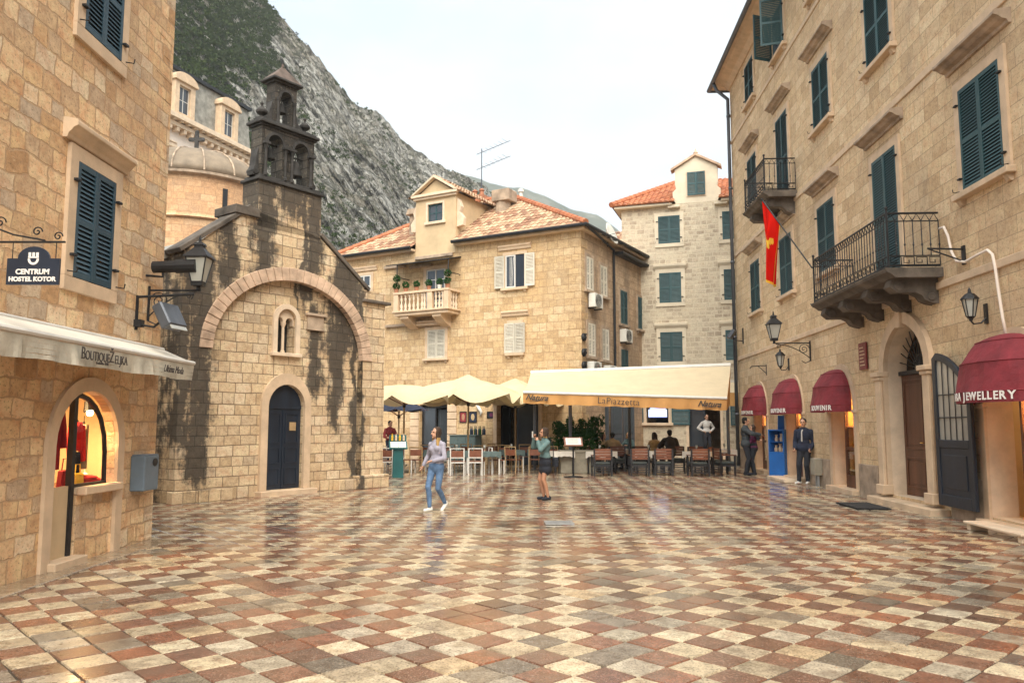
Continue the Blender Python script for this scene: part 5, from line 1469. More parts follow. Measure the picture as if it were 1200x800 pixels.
def dome_awning(cx, half, depth, zb, zt, word, label, ext=0.0):
    t = thing('shop_awning', label, 'awning', tuple(B.w(cx, -.06, zb)), R(-93.38), 'maroon dome awnings over the shop doors')
    mb = MB(); H = zt-zb-.17; NR, NA = 12, 18
    P = lambda i, k: (-half*math.cos(math.pi*k/NA)*math.cos(math.pi/2*i/NR)**.75*(1+.012*math.sin(i*math.pi/4)), -depth*math.sin(math.pi*k/NA)**.8*math.cos(math.pi/2*i/NR)**.85*(1.0-.06*abs(math.sin(i*math.pi/4))-.015*math.sin(k*1.9+i)), .17+H*math.sin(math.pi/2*i/NR))
    for i in range(NR):
        for k in range(NA):
            mb.poly([P(i,k),P(i,k+1),P(i+1,k+1),P(i+1,k)])
    for k in range(NA):
        a, b = P(0,k), P(0,k+1); mb.poly([(a[0],a[1],0),(b[0],b[1],0),b,a])
    cn = mb.build('canopy', M['maroon'], t)
    mb = MB()
    for i in (0, 4, 8): mb.tube([tuple(Vector(P(i,k))*1.005) for k in range(NA+1)], .011, 5)
    mb.build('rib', M['maroon'], t)
    # letters follow the front of the valance
    arc = [(-half*math.cos(math.pi*k/200), -depth*math.sin(math.pi*k/200)**.8) for k in range(201)]; cum = [0.0]
    for a, b in zip(arc[:-1], arc[1:]): cum.append(cum[-1]+math.hypot(b[0]-a[0], b[1]-a[1]))
    L = len(word); adv = {'I':.065,'W':.18,'J':.10,' ':.08,'O':.15,'N':.145,'U':.14,'A':.14,'E':.115,'L':.105,'R':.125,'Y':.125,'S':.12,'V':.13}; pos = []; q_ = 0.0
    for ch in word: pos.append(q_+adv[ch]/2); q_ += adv[ch]
    for j, ch in enumerate(word):
        if ch == ' ': continue
        d_ = cum[-1]*.5+ext+pos[j]-q_/2; k = max(1, min(199, next((i for i, c in enumerate(cum) if c >= d_), 199)))
        a, b = arc[k-1], arc[k+1]; th = math.atan2(b[1]-a[1], b[0]-a[0])
        text_mesh('letter', ch, .175, M['lettering'], cn, (arc[k][0]+.014*math.sin(th), arc[k][1]-.014*math.cos(th), .095), (R(90), 0, th), bold=.004)
    return t
dome_awning(3.43, .97, .58, 1.95, 3.02, 'SOUVENIR', 'maroon SOUVENIR dome awning farthest along the hall, over the hugging couple', .30)
dome_awning(7.36, .97, .58, 1.95, 3.02, 'SOUVENIR', 'maroon SOUVENIR dome awning above the blue cabinet and the man in navy', .30)
dome_awning(11.28, .97, .58, 1.95, 3.02, 'SOUVENIR', 'maroon SOUVENIR dome awning beside the red plaque', .30)
dome_awning(18.98, 1.02, .62, 1.98, 3.05, 'ARA JEWELLERY', 'big maroon JEWELLERY dome awning beside the open iron door', .12)

# terrace awning
TL, TR = atY(622,437,29.5), atY(856,428,28.6); FL, FR = atY(613,459.5,25.7), atY(852,466.5,25.1)
FLb, FRb = atY(613,472,25.7), atY(852,480.5,25.1)
ta = thing('terrace_awning', 'huge cafe awning, top painted pale with sheen, orange valance lettered LaPiazzetta over the terrace', 'awning', (FL.x, FL.y, 0))
O_ = Vector((FL.x, FL.y, 0))
def loc(p): return tuple(Vector(p)-O_)
lp = lambda a, b, t: a+(b-a)*t
mb = MB(); NU, NV = 40, 10
def ap(u, v):
    p = lp(lp(TL,TR,u), lp(FL,FR,u), v); p = p.copy(); p.z -= .10*math.sin(math.pi*v)*(1+.25*math.sin(u*40)*.4); return loc(p)
for i in range(NU):
    for j in range(NV): mb.poly([ap(i/NU,j/NV),ap((i+1)/NU,j/NV),ap((i+1)/NU,(j+1)/NV),ap(i/NU,(j+1)/NV)])
mb.build('canopy', M['awning_sheen'], ta, smooth=True)
mb = MB(); NU = 110
def vp(u, v):
    p = lp(lp(FL,FR,u), lp(FLb,FRb,u), v).copy(); p.y += v*(.03*math.sin(u*70)+.025*math.sin(u*31+2)); p.z += -.02*v*math.sin(u*math.pi*11)**2; return loc(p)
for i in range(NU):
    for j in range(3): mb.poly([vp(i/NU,j/3),vp((i+1)/NU,j/3),vp((i+1)/NU,(j+1)/3),vp(i/NU,(j+1)/3)])
tv_ = mb.build('valance', M['awning_orange'], ta, smooth=True)
mb = MB(); a, b = TR, FR; mb.poly([loc(a-Vector((0,0,.12))), loc(b), loc(FRb), loc(lp(a,b,.45)-Vector((0,0,.85)))]); mb.build('side_panel', M['awning_orange'], ta)
mb = MB(); mb.tube([loc(TL),loc(TR)], .09, 8); mb.build('cassette', M['white'], ta)
mb = MB(); mb.tube([loc(FL),loc(FR)], .045, 8); mb.build('front_rail', M['white'], ta)
for p in (lp(TL,TR,.02), lp(TL,TR,.5), lp(TL,TR,.985)):
    mb = MB(); q = Vector((p.x,p.y,0)); mb.tube([loc(q+Vector((0,.12,0))), loc(p+Vector((0,.12,-.08)))], .055, 8); mb.build('post', M['pipe'], ta)
q = Vector(((668-600)/FPX*27.2, 27.2, 0)); mb = MB(); mb.tube([loc(q), loc(q+Vector((0,0,2.75)))], .06, 8); mb.build('post', M['pipe'], ta)
for u in (.15, .5, .85):
    mb = MB(); a = lp(TL,TR,u)-Vector((0,0,.12)); b = lp(FL,FR,u)-Vector((0,0,.04)); m_ = lp(a,b,.5)+Vector((.5,0,-.12)); mb.tube([loc(a),loc(m_),loc(b)], .03, 6); mb.build('arm', M['white'], ta)
ang = math.atan2((FR-FL).y, (FR-FL).x); tilt = -math.atan2((FL-FR).z, (FR-FL).length)
def on_val(px, py, txt, size, **k):
    u = (px-613)/(852-613); p = lp(lp(FL,FR,u), lp(FLb,FRb,u), (py-(459.5+7*u))/(12.5+1.5*u)); o = text_mesh('lettering', txt, size, M['lettering_dark'], tv_, loc(p-Vector((0,.06,0))), (R(90), R(3.2), ang), **k); return o
on_val(726, 470.5, 'LaPiazzetta', .30, scx=1.0, bold=-.002); on_val(629, 466, 'Natura', .25, shear=.45, bold=.006); on_val(831, 473.5, 'Natura', .25, shear=.45, bold=.006)
for px, py in ((630,469.6),(832,477)):
    u = (px-613)/(852-613); p = lp(FL,FR,u); pz = atY(px,py,p.y)
    mb = MB(); mb.tube([loc(pz+Vector((-.25,-.055,-.03))),loc(pz+Vector((.0,-.06,.0))),loc(pz+Vector((.3,-.06,.06)))], [.004,.012,.003], 5); mb.build('underline', M['lettering_dark'], tv_)
# second awning round the corner
sa = thing('lane_awning', 'small orange awning, top painted pale with sheen, tucked behind the grey downpipe', 'awning', (8.9, 32.9, 0), R(-6))
mb = MB(); mb.poly([(0,0.9,3.42),(2.2,0.9,3.42),(2.2,0,2.95),(0,0,2.95)]); mb.build('canopy', M['awning_sheen'], sa)
mb = MB(); n = 20
for k in range(n): mb.poly([(2.2*k/n,.01*math.sin(k*2),2.95),(2.2*(k+1)/n,.01*math.sin(k*2+2),2.95),(2.2*(k+1)/n,.02*math.sin(k*2+2),2.4),(2.2*k/n,.02*math.sin(k*2),2.4)])
mb.build('valance', M['awning_orange'], sa); mb = MB(); mb.box(-.02,2.25,.88,1.0,3.42,3.52); mb.build('cassette', M['white'], sa)
mb = MB(); mb.tube([(.1,.95,0),(.1,.95,3.4)], .04, 6); mb.build('post', M['pipe'], sa)

# ------------------------------------------------------------------ parasols
def parasol(label, loc_, half, ztip, zap, rz, mat, sag=.30, vent=True):
    t = thing('parasol', label, 'parasol', loc_, rz, 'cafe parasols')
    NA, NR = 64, 9; mb = MB()
    rad = lambda a: half/max(abs(math.cos(a)), abs(math.sin(a)))*(.96 if True else 1)
    def P(i, k):
        a = 2*math.pi*k/NA; f = i/NR; r = .38+(rad(a)-.38)*f
        z0 = zap-.18; ph = (k % 8)/8; rs = math.sin(math.pi*ph)
        z = z0-(z0-ztip)*f**1.08-sag*rs*f**2.2+.05*math.sin(math.pi*f)
        r -= .16*rs*f**3
        return (r*math.cos(a), r*math.sin(a), z)
    for i in range(NR):
        for k in range(NA): mb.poly([P(i,k),P(i,(k+1) % NA),P(i+1,(k+1) % NA),P(i+1,k)])
    cn = mb.build('canopy', mat, t, smooth=True)
    if vent:
        mb = MB()
        def V(i, k):
            a = 2*math.pi*k/NA; f = i/5; rs = math.sin(math.pi*((k % 8)/8)); r = (.03+.74*f)*(rad(a)/half)**.6; return ((r-.05*rs*f)*math.cos(a), (r-.05*rs*f)*math.sin(a), zap-.36*f**1.1-.10*rs*f**2)
        for i in range(5):
            for k in range(NA): mb.poly([V(i,k),V(i,(k+1) % NA),V(i+1,(k+1) % NA),V(i+1,k)])
        mb.build('vent', mat, cn, smooth=True)
    for k in range(8):
        a = 2*math.pi*k/8; p = P(NR, k*8); m_ = P(4, k*8)
        mb = MB(); mb.tube([(0,0,zap-.22), (m_[0],m_[1],m_[2]-.03), (p[0],p[1],p[2]-.03)], .014, 5); r_ = mb.build('rib', M['wood_chair'], t)
        mb = MB(); mb.tube([(0.03*math.cos(a),.03*math.sin(a),ztip-.28), (m_[0],m_[1],m_[2]-.04)], .012, 5); mb.build('strut', M['wood_chair'], r_)
    mb = MB(); mb.tube([(0,0,.06),(0,0,zap)], .032, 8); mb.build('pole', M['tan_cloth'], t)
    mb = MB(); mb.tube([(0,0,ztip-.36),(0,0,ztip-.22)], .06, 8); mb.build('hub', M['iron'], t)
    mb = MB(); mb.box(-.32,.32,-.32,.32,0,.07); mb.tube([(0,0,.07),(0,0,.4)], .05, 8); mb.build('base', M['concrete'], t, bevel=.01)
    return t
gx = lambda px, Y: (px-600)/FPX*Y
parasol('big pale yellow parasol in front of the posters, behind the white chairs', (gx(549,28.6), 28.6, 0), 2.0, 2.66, 3.42, R(-12), M['parasol'])
parasol('pale yellow parasol beside the cafe doorway, half under the big awning', (gx(604,31.0), 31.0, 0), 1.75, 2.62, 3.42, R(-24), M['parasol'])
parasol('pale yellow parasol half hidden behind the chapel corner', (gx(474,28.2), 28.2, 0), 1.95, 2.60, 3.20, R(-5), M['parasol'], vent=False)
parasol('dark navy parasol in the back under the yellow ones', (gx(468,32.0), 32.0, 0), 1.1, 2.25, 2.7, R(0), M['navy jacket'], sag=.1, vent=False)

# ------------------------------------------------------------------ lamps, signs and fittings on the walls
def lantern(name, label, loc_, rz, s, arm, grp):
    """four sided street lantern standing on a wall bracket; local -y points away from the wall"""
    t = thing(name, label, 'lantern', loc_, rz, grp)
    sz = .24*s; y = -arm
    mb = MB(); Q = MB()
    r0, r1, z0, z1 = .085*s, .165*s, .06*s, .46*s
    cs = [(-1,-1),(1,-1),(1,1),(-1,1)]
    for cx, cy in cs: mb.tube([(cx*r0,y+cy*r0,z0),(cx*r1,y+cy*r1,z1)], .012*s, 5)
    for r, z in ((r0,z0),(r1,z1)):
        for (ax, ay), (bx, by) in zip(cs, cs[1:]+cs[:1]): mb.tube([(ax*r,y+ay*r,z),(bx*r,y+by*r,z)], .014*s, 5)
    mb.lathe([(r0*1.5,-.0),(r0*1.55,.05*s)], 4, (0,y,0), sq=1)
    mb.lathe([(.275*s,z1),(.27*s,z1+.02*s),(.10*s,z1+.17*s),(.095*s,z1+.20*s),(.12*s,z1+.21*s),(.10*s,z1+.25*s),(.03*s,z1+.27*s),(.02*s,z1+.34*s),(.005,z1+.38*s)], 4, (0,y,0), sq=1)
    mb.tube([(0,y,-.06*s),(0,y,.0)], .035*s, 6)
    mb.build('frame', M['iron'], t)
    for (ax, ay), (bx, by) in zip(cs, cs[1:]+cs[:1]):
        Q.poly([(ax*r0*.97,y+ay*r0*.97,z0),(bx*r0*.97,y+by*r0*.97,z0),(bx*r1*.97,y+by*r1*.97,z1),(ax*r1*.97,y+ay*r1*.97,z1)])
    Q.build('glass', M['lamp_glass'], t)
    b = MB(); z = -.07*s
    b.tube([(0,y-.04,z),(0,-.02,z)], .018*s, 6); b.tube([(0,-.02,z+.06),(0,-.02,z-.50*s)], .022*s, 6)
    n = 24; L = arm*.72
    b.tube([(0,y+.04+(arm-.06)*k/10, z-.03-.40*s*(k/10)**2) for k in range(11)], .012*s, 5)
    sp = [( 0, -.19*s+(.16*s*(1-k/n))*math.cos(k*.55), z-.17*s+(.15*s*(1-k/n))*math.sin(k*.55)) for k in range(n)]; b.tube(sp, .010*s, 5)
    sp = [( 0, y+.14*s+(.07*s*(1-k/18))*math.cos(k*.6+2), z-.09*s-(.06*s*(1-k/18))*math.sin(k*.6+2)) for k in range(18)]; b.tube(sp, .009*s, 5)
    b.tube([(0,-.02,z-.50*s),(0,-.16*s,z-.56*s),(0,-.26*s,z-.50*s)], .011*s, 5)
    b.build('bracket', M['iron'], t)
    return t
p = B.on(950,402); lantern('wall_lantern', 'large black street lantern on a scrolled bracket between flag and red plaque', tuple(B.w(9.15,-.0,3.98)), R(-93.38), 1.0, 1.0, None)
def small_lantern(label, loc_, rz, s=.62):
    t = thing('wall_lantern', label, 'lantern', loc_, rz, 'small lanterns on the hall wall')
    mb = MB(); y = -.26
    mb.lathe([(.02,-.30*s),(.05*s,-.24*s),(.09*s,-.20*s),(.10*s,-.19*s)], 6, (0,y,0)); mb.lathe([(.20*s,.20*s),(.19*s,.23*s),(.10*s,.33*s),(.04*s,.36*s),(.03*s,.44*s),(.005,.48*s)], 6, (0,y,0))
    for k in range(6):
        a = math.pi*2*k/6; mb.tube([(.09*s*math.cos(a),y+.09*s*math.sin(a),-.19*s),(.165*s*math.cos(a),y+.165*s*math.sin(a),.20*s)], .010, 4)
    mb.build('frame', M['iron'], t)
    mb = MB(); mb.lathe([(.085*s,-.19*s),(.155*s,.20*s)], 6, (0,y,0)); mb.build('glass', M['lamp_glass'], t)
    mb = MB(); mb.tube([(0,y,-.30*s),(0,y+.04,-.36*s),(0,-.10,-.34*s),(0,-.02,-.22*s)], .014, 6); mb.box(-.045,.045,-.03,-.001,-.36*s,.10*s); mb.build('bracket', M['iron'], t)
    return t
small_lantern('small black lantern above the big jewellery awning', tuple(B.w(18.35,0,3.55)), R(-93.38), .72); small_lantern('small black lantern above the awning next to the blue cabinet', tuple(B.w(7.0,0,3.58)), R(-93.38), .80)
lantern('wall_lantern', 'black street lantern on the boutique corner, below the spotlight tube', tuple(A.w(11.28,0,3.62)), R(90), .88, .72, None)

t = thing('floodlight', 'square grey floodlight on a black bracket under the corner lantern', 'floodlight', tuple(A.w(10.95,0,3.15)), R(90))
mb = MB(); mb.obox((-.02,-.48,-.02), .42,.16,.36, (R(-28),0,R(-10))); mb.build('housing', M['pipe'], t, bevel=.02)
mb = MB(); mb.obox((-.035,-.565,-.065), .37,.012,.31, (R(-28),0,R(-10))); mb.build('glass', M['lamp_glass'], t)
mb = MB(); mb.tube([(0,-.01,.26),(0,-.80,.30)], .02, 6); mb.tube([(0,-.01,-.12),(0,-.26,-.16),(0,-.40,-.04)], .018, 6); mb.tube([(0,-.01,-.2),(0,-.01,.28)], .025, 6); mb.box(-.06,.06,-.10,-.001,-.16,-.06); mb.build('bracket', M['iron'], t)
t = thing('spotlight', 'black tubular spotlight on the boutique corner above the lantern', 'spotlight', tuple(A.w(11.2,0,3.86)), R(90))
mb = MB(); mb.tube([(0,-.10,.02),(-.0,-.42,.03)], .085, 12); mb.tube([(0,-.42,.03),(0,-.72,.04)], .10, 12); mb.tube([(0,-.10,.02),(0,-.10,.02-.001)], .02, 5); mb.build('housing', M['iron'], t, bevel=.005)
mb = MB(); mb.tube([(0,-.001,-.10),(0,-.24,-.12),(0,-.24,-.06)], .02, 6); mb.build('bracket', M['iron'], t)
t = thing('floodlight', 'small grey floodlight on the hall corner beside the downpipe', 'floodlight', tuple(B.w(1.0,0,4.9)), R(-93.38))
mb = MB(); mb.obox((0,-.40,.18), .40,.14,.36, (R(-35),0,R(-25))); mb.build('housing', M['pipe'], t, bevel=.015); mb = MB(); mb.obox((-.03,-.468,.145), .34,.01,.30, (R(-35),0,R(-25))); mb.build('glass', M['lamp_glass'], t)
mb = MB(); mb.tube([(.1,-.01,-.1),(.1,-.30,-.06),(.02,-.38,.10)], .02, 6); mb.box(.04,.16,-.03,-.001,-.2,.4); mb.build('bracket', M['iron'], t)

# hanging sign of the hostel
t = thing('hanging_sign', 'navy hanging sign lettered CENTRUM HOSTEL KOTOR on a scrolled iron bracket', 'sign', (-5.22, 7.4, 0))
sx0, sx1, sz0, sz1 = .46, .955, 2.955, 3.205
mb = MB(); cx = (sx0+sx1)/2
out = [(sx0,sz0),(sx1,sz0),(sx1,sz1)]+[(cx+.15*math.cos(math.pi*k/12), sz1+.115*math.sin(math.pi*k/12)) for k in range(13)]+[(sx0,sz1)]
mb.prism(out, -.012, .012); bd = mb.build('board', M['sign_navy'], t)
text_mesh('lettering', 'CENTRUM', .068, M['lettering'], bd, (cx,-.015,3.075), (R(90),0,0), bold=.0025, scx=1.0); text_mesh('lettering', 'HOSTEL KOTOR', .060, M['lettering'], bd, (cx,-.015,3.005), (R(90),0,0), bold=.0025, scx=1.0)
mb = MB(); e = -.016                                   # crest: a crenellated horseshoe with a dot
cr = [(cx+.052*math.sin(a), 3.195-.052*math.cos(a)) for a in [R(-100+i*20) for i in range(11)]]
for a, b in zip(cr[:-1], cr[1:]):
    f = .58; mb.prism([a, b, (cx+(b[0]-cx)*f, 3.195+(b[1]-3.195)*f), (cx+(a[0]-cx)*f, 3.195+(a[1]-3.195)*f)], e, e+.004)
for k in (-1,0,1): mb.box(cx-.012+k*.036, cx+.012+k*.036, e, e+.004, 3.222, 3.262)
mb.box(cx-.05, cx+.05, e, e+.004, 3.208, 3.2225)
mb.build('crest', M['lettering'], bd)
mb = MB(); zb_ = 3.365
mb.tube([(0,0,zb_),(.99,0,zb_)], .011, 6); mb.tube([(0,0,zb_-.15),(0,0,zb_+.4)], .016, 6)
for x in (.50,.91): mb.tube([(x,0,zb_),(x,0,3.20)], .005, 4)
mb.tube([(.02,0,zb_+.34),(.2,0,zb_+.18),(.5,0,zb_+.07),(.80,0,zb_+.015)], .009, 5)
for x, z, r, s in ((.92,zb_+.055,.045,1),(.72,zb_+.10,.05,1),(.36,zb_+.19,.06,1)): mb.tube([(x+s*r*(1-k/20)*math.cos(k*.5), 0, z+r*(1-k/20)*math.sin(k*.5)) for k in range(18)], .007, 5)
mb.build('bracket', M['iron'], t)

t = thing('wall_bin', 'grey blue metal box with an oval slot fixed to the boutique corner', 'bin', tuple(A.w(11.0,0,.74)), R(90))
mb = MB(); mb.box(0,.44,-.20,-.002,0,.48); mb.build('casing', M['bin'], t, bevel=.012)
mb = MB(); mb.prism([(.31+.075*math.cos(a),.385+.055*math.sin(a)) for a in [math.pi*2*k/14 for k in range(14)]], -.208, -.2005); mb.build('slot', M['iron'], t)
mb = MB(); mb.box(.02,.42,-.196,-.01,.481,.495); mb.build('lid', M['bin'], t, bevel=.004)

t = thing('wall_plaque', 'small red brown plaque with pale lines beside the main portal', 'plaque', tuple(B.w(13.05,0,2.9)), R(-93.38))
mb = MB(); mb.box(-.22,.22,-.06,-.02,0,.62); mb.box(-.18,-.12,-.021,.0,.1,.5); bd = mb.build('board', M['red_sign'], t, bevel=.008)
mb = MB()
for k in range(6): mb.box(-.15,.15-.04*(k % 3),-.064,-.061,.09+.08*k,.115+.08*k)
mb.build('lettering', M['trim'], bd)

# flag on the lower balcony
tip = B.w(*((lambda q: (q[0],-1.9,q[1]))(B.on(893,234,-1.9)))); bse = B.w(12.66,-.98,5.35)
t = thing('flag', 'red flag with gold border and crest hanging from a slanting pole on the balcony', 'flag', tuple(bse))
mb = MB(); mb.tube([(0,0,0), tuple(tip-bse)], .018, 6); mb.ell(tuple(tip-bse), .035,.035,.035, 8, 5); mb.build('pole', M['iron'], t)
a = tip-bse; a2 = (tip-bse)*.62; NU, NV = 24, 34
def fp(u, v, off=0):
    p = a.lerp(a2, u)*1.0; d = v*(2.05-.5*u)*(1-.38*u*(1-v)) 
    q = p+Vector((0,0,-d)); k = 1-.42*v**.7*(1 if v > 0 else 0)
    top = a.lerp(a2, .10); q.x = q.x*(k)+(top.x)*(1-k); q.y = q.y*k+top.y*(1-k)
    wv = .16*math.sin(u*9+v*1.5)*min(1, v*2.5); nrm = Vector((a.y, -a.x, 0)).normalized()
    return tuple(q+nrm*(wv+off))
mb = MB()
for i in range(NU):
    for j in range(NV):
        m_ = 1 if (j == NV-1 or i == NU-1) else 0
        mb.poly([fp(i/NU,j/NV),fp((i+1)/NU,j/NV),fp((i+1)/NU,(j+1)/NV),fp(i/NU,(j+1)/NV)], m_)
fb = mb.build('cloth', [M['flag'], M['gold_cloth']], t, smooth=True)
mb = MB()                                              # heraldic bird outline in gold
def wing(s):
    return [(.5+s*x, v) for x, v in ((.0,.46),(.04,.44),(.07,.40),(.16,.38),(.17,.44),(.14,.48),(.10,.47),(.09,.50),(.05,.49),(.035,.52),(.05,.55),(.02,.57),(0,.55))]
for s in (-1, 1):
    w_ = wing(s); cen = (.5+s*.05, .47)
    for p, q in zip(w_, w_[1:]+w_[:1]):
        mb.poly([fp(cen[0],cen[1],.012), fp(p[0],p[1],.012), fp(q[0],q[1],.012)]); mb.poly([fp(cen[0],cen[1],-.012), fp(p[0],p[1],-.012), fp(q[0],q[1],-.012)])
mb.build('crest', M['gold_cloth'], fb)

# conduit, small hooks, air conditioners, antenna, dish
mb = MB(); pts = [B.on(px, py, -.06) for px, py in ((1101,268),(1106,266),(1111,277),(1115,295),(1121,306),(1131,307),(1145,299),(1157,293),(1163,298),(1166,312),(1170,340),(1175,372),(1179,392))]
mb.tube([(x,-.06,z) for x, z in pts], .024, 8); o = mb.build('conduit_pipe', M['plaster_white'], None, smooth=True); pose(o, (8.8917,31.2933,0), R(-93.38)); tag(o, 'cream conduit pipe snaking from the balcony down to the jewellery awning', 'pipe')
t = thing('iron_stay', 'black iron triangular stay on the wall beside the balcony', 'bracket', tuple(B.w(17.75,0,4.55)), R(-93.38))
mb = MB(); mb.tube([(0,-.0,.12),(0,-.62,.14)], .018, 5); mb.tube([(0,-.0,-.1),(0,-.60,.13)], .014, 5); mb.box(-.05,.05,-.03,0,-.15,.18); mb.build('arm', M['iron'], t)
t = thing('iron_stay', 'thin black iron hook on the wall above the farthest shop awning', 'bracket', tuple(B.w(4.35,0,3.35)), R(-93.38))
mb = MB(); mb.tube([(0,0,.28),(0,-.5,.26),(0,-.56,.18)], .016, 5); mb.tube([(0,0,.0),(0,-.12,.12),(0,-.28,.26)], .012, 5); mb.tube([(0,-.01,-.05),(0,-.01,.32)], .015, 5); mb.build('arm', M['iron'], t)
def aircon(label, lx, z):
    t = thing('air_conditioner', label, 'air conditioner', tuple(DS.w(lx,0,z)), R(60.6), 'air conditioners in the lane')
    mb = MB(); mb.box(0,.8,-.36,-.06,0,.56); mb.build('casing', M['white_plastic'], t, bevel=.02)
    mb = MB()
    for k in range(6): mb.tube([(.32+.05*(k+1)*math.cos(q*.52),-.372,.28+.05*(k+1)*math.sin(q*.52)*.85) for q in range(13)], .007, 4)
    mb.build('grille', M['iron'], t); mb = MB(); mb.box(.08,.12,-.34,0,-.05,0); mb.box(.68,.72,-.34,0,-.05,0); mb.build('bracket', M['iron'], t)
aircon('white air conditioner under the upper lane window nearest the corner', .55, 6.30); aircon('white air conditioner just above the awning nearest the corner', .35, 3.55); aircon('white air conditioner just above the awning deeper in the lane', 2.0, 3.5); aircon('white air conditioner on the narrow lane house', 3.85, 5.2)
mb = MB()
t = thing('satellite_dish', 'pale satellite dish on the lane eave of the corner house', 'dish', tuple(DS.w(2.4,-.2,9.6)), R(60.6))
mb = MB(); mb.M = Matrix.Rotation(R(70),4,'X'); mb.lathe([(.02,.0),(.22,.03),(.40,.10),(.50,.17),(.49,.18),(.2,.05)], 20); mb.build('bowl', M['white_plastic'], t, smooth=True)
mb = MB(); mb.tube([(0,.05,-.5),(0,.02,0)], .025, 6); mb.tube([(0,0,0),(0,-.5,.05)], .012, 5); mb.build('mount', M['iron'], t)
t = thing('roof_antenna', 'thin television antenna standing on the corner house roof', 'antenna', tuple(D.w(2.3,4.9,11.4)), R(-29.4))
mb = MB(); mb.tube([(0,0,0),(0,0,4.1)], .025, 5)
mb.build('mast', M['pipe'], t)
for z in (3.9, 3.1):
    mb = MB(); mb.tube([(-.3,0,z-.05),(1.5,.3,z+.45)], .016, 5)
    for k in range(6): mb.tube([(.1+.24*k,-.2,z+.05+.075*k),(.1+.24*k,.3,z+.05+.075*k)], .009, 4)
    mb.build('aerial', M['pipe'], t)
# round topiary balls and pots on the corner house balcony
def leaf_ball(mb, c, r, n, sz, rnd, flat=1.0):
    for _ in range(n):
        d = Vector((rnd.gauss(0,1), rnd.gauss(0,1), rnd.gauss(0,1))).normalized()*r*rnd.uniform(.55,1.02); d.z *= flat
        p = Vector(c)+d; u = Vector((rnd.gauss(0,1), rnd.gauss(0,1), rnd.gauss(0,1))).normalized(); v = u.orthogonal().normalized(); s = sz*rnd.uniform(.6,1.3)
        mb.add([tuple(p-u*s), tuple(p+v*s*.5), tuple(p+u*s), tuple(p-v*s*.5)], [(0,1,2,3)])
rl = random.Random(21)
for i, (lx, lab) in enumerate(((1.46,'at the chapel end'),(1.98,'second from the chapel end'),(2.55,'in the middle, paler'),(3.20,'before the glass door'),(3.75,'beside the white pot'),(4.16,'at the lane end'))):
    t = thing('potted_topiary', 'small clipped bush in a pot on the stone balcony rail, '+lab, 'potted plant', tuple(D.w(lx,-.82,7.36)), R(-29.4), 'potted bushes on the balcony rail')
    mb = MB(); mb.lathe([(.07,0),(.11,.16),(.12,.17),(.10,.17)], 8); mb.build('pot', M['pot'] if i != 4 else M['white_plastic'], t)
    mb = MB(); leaf_ball(mb, (0,0,.30), .17, 220, .04, rl); mb.build('foliage', M['leaf'], t)
for lx, lab in ((1.55,'on the chapel side'),(4.22,'on the lane side')):
    t = thing('hanging_bush', 'round green ball hanging under the iron canopy of the stone balcony, '+lab, 'hanging plant', tuple(D.w(lx,-.9,7.98)), R(-29.4), 'green balls hanging over the balcony')
    mb = MB(); mb.tube([(0,0,.0),(0,0,.55)], .006, 4); mb.build('chain', M['iron'], t); mb = MB(); leaf_ball(mb, (0,0,0), .17, 220, .04, rl); mb.build('foliage', M['leaf'], t)
# signal lamps at the lane corner
for k, z in enumerate((5.05,4.45,3.95)):
    t = thing('bulkhead_lamp', 'round dark wall lamp in the column on the lane corner, '+('topmost','middle one','lowest')[k], 'lamp', tuple(DS.w(.12,0,z)), R(60.6), 'round dark lamps on the lane corner')
    mb = MB(); mb.M = Matrix.Rotation(R(90),4,'X'); mb.lathe([(.16,0),(.17,.05),(.14,.10),(.03,.16)], 12); mb.build('body', M['iron'], t); mb = MB(); mb.tube([(-.1,-.12,.12),(.1,-.12,.12)], .03, 5); mb.build('hood', M['iron'], t)
# ------------------------------------------------------------------ things on the square
def at_ground(px, py): return gnd(px, py)
p = at_ground(913, 560)
t = thing('vending_cabinet', 'bright blue cabinet with an open display top standing by the souvenir shops', 'cabinet', (p.x+.12, p.y+.1, 0), R(-50))
mb = MB(); mb.box(-.27,.27,-.27,.27,.04,.80); mb.box(-.24,.24,-.24,.24,0,.04); mb.build('body', M['cabinet_blue'], t, bevel=.012)
mb = MB(); mb.box(-.27,-.23,-.27,.27,.801,1.45); mb.box(.23,.27,-.27,.27,.801,1.45); mb.box(-.229,.229,.23,.27,.801,1.45); mb.box(-.27,.27,-.27,.27,1.451,1.49); mb.box(-.2285,.2285,-.2,.22,1.1,1.12); mb.build('display_case', M['cabinet_blue'], t, bevel=.006)
mb = MB(); mb.obox((.10,.05,1.70), .36,.03,.46, (R(15),0,R(40))); mb.build('top_sign', M['cabinet_blue'], t)
for x, z, h in ((-.14,.81,.2),(0,.81,.24),(.12,.81,.18),(-.12,1.125,.2),(.05,1.125,.24)):
    mb = MB(); mb.lathe([(.05,0),(.06,h*.4),(.03,h*.7),(.05,h)], 8, (x,-.03,z)); mb.build('souvenir', M['trim'], t)
p = at_ground(964, 571)
t = thing('meter_box', 'small grey utility box on two short posts against the hall wall', 'box', tuple(B.w(9.75,-.14,0)), R(-93.38))
mb = MB(); mb.box(-.17,.17,-.12,.10,.30,.74); mb.build('casing', M['concrete'], t, bevel=.015)
for x in (-.08,.08): mb = MB(); mb.tube([(x,0,0),(x,0,.30)], .03, 6); mb.build('post', M['metal'], t)
p = at_ground(1062, 597)
o = MB(); o.prismz([(-.62,-.32),(.62,-.32),(.62,.32),(-.62,.32)], .012, .035); o = tag(o.build('doormat', M['mat'], None, bevel=.006), 'dark doormat lying before the main portal', 'doormat'); pose(o, tuple(B.w(15.1,-.95,.0)), R(-93.38))
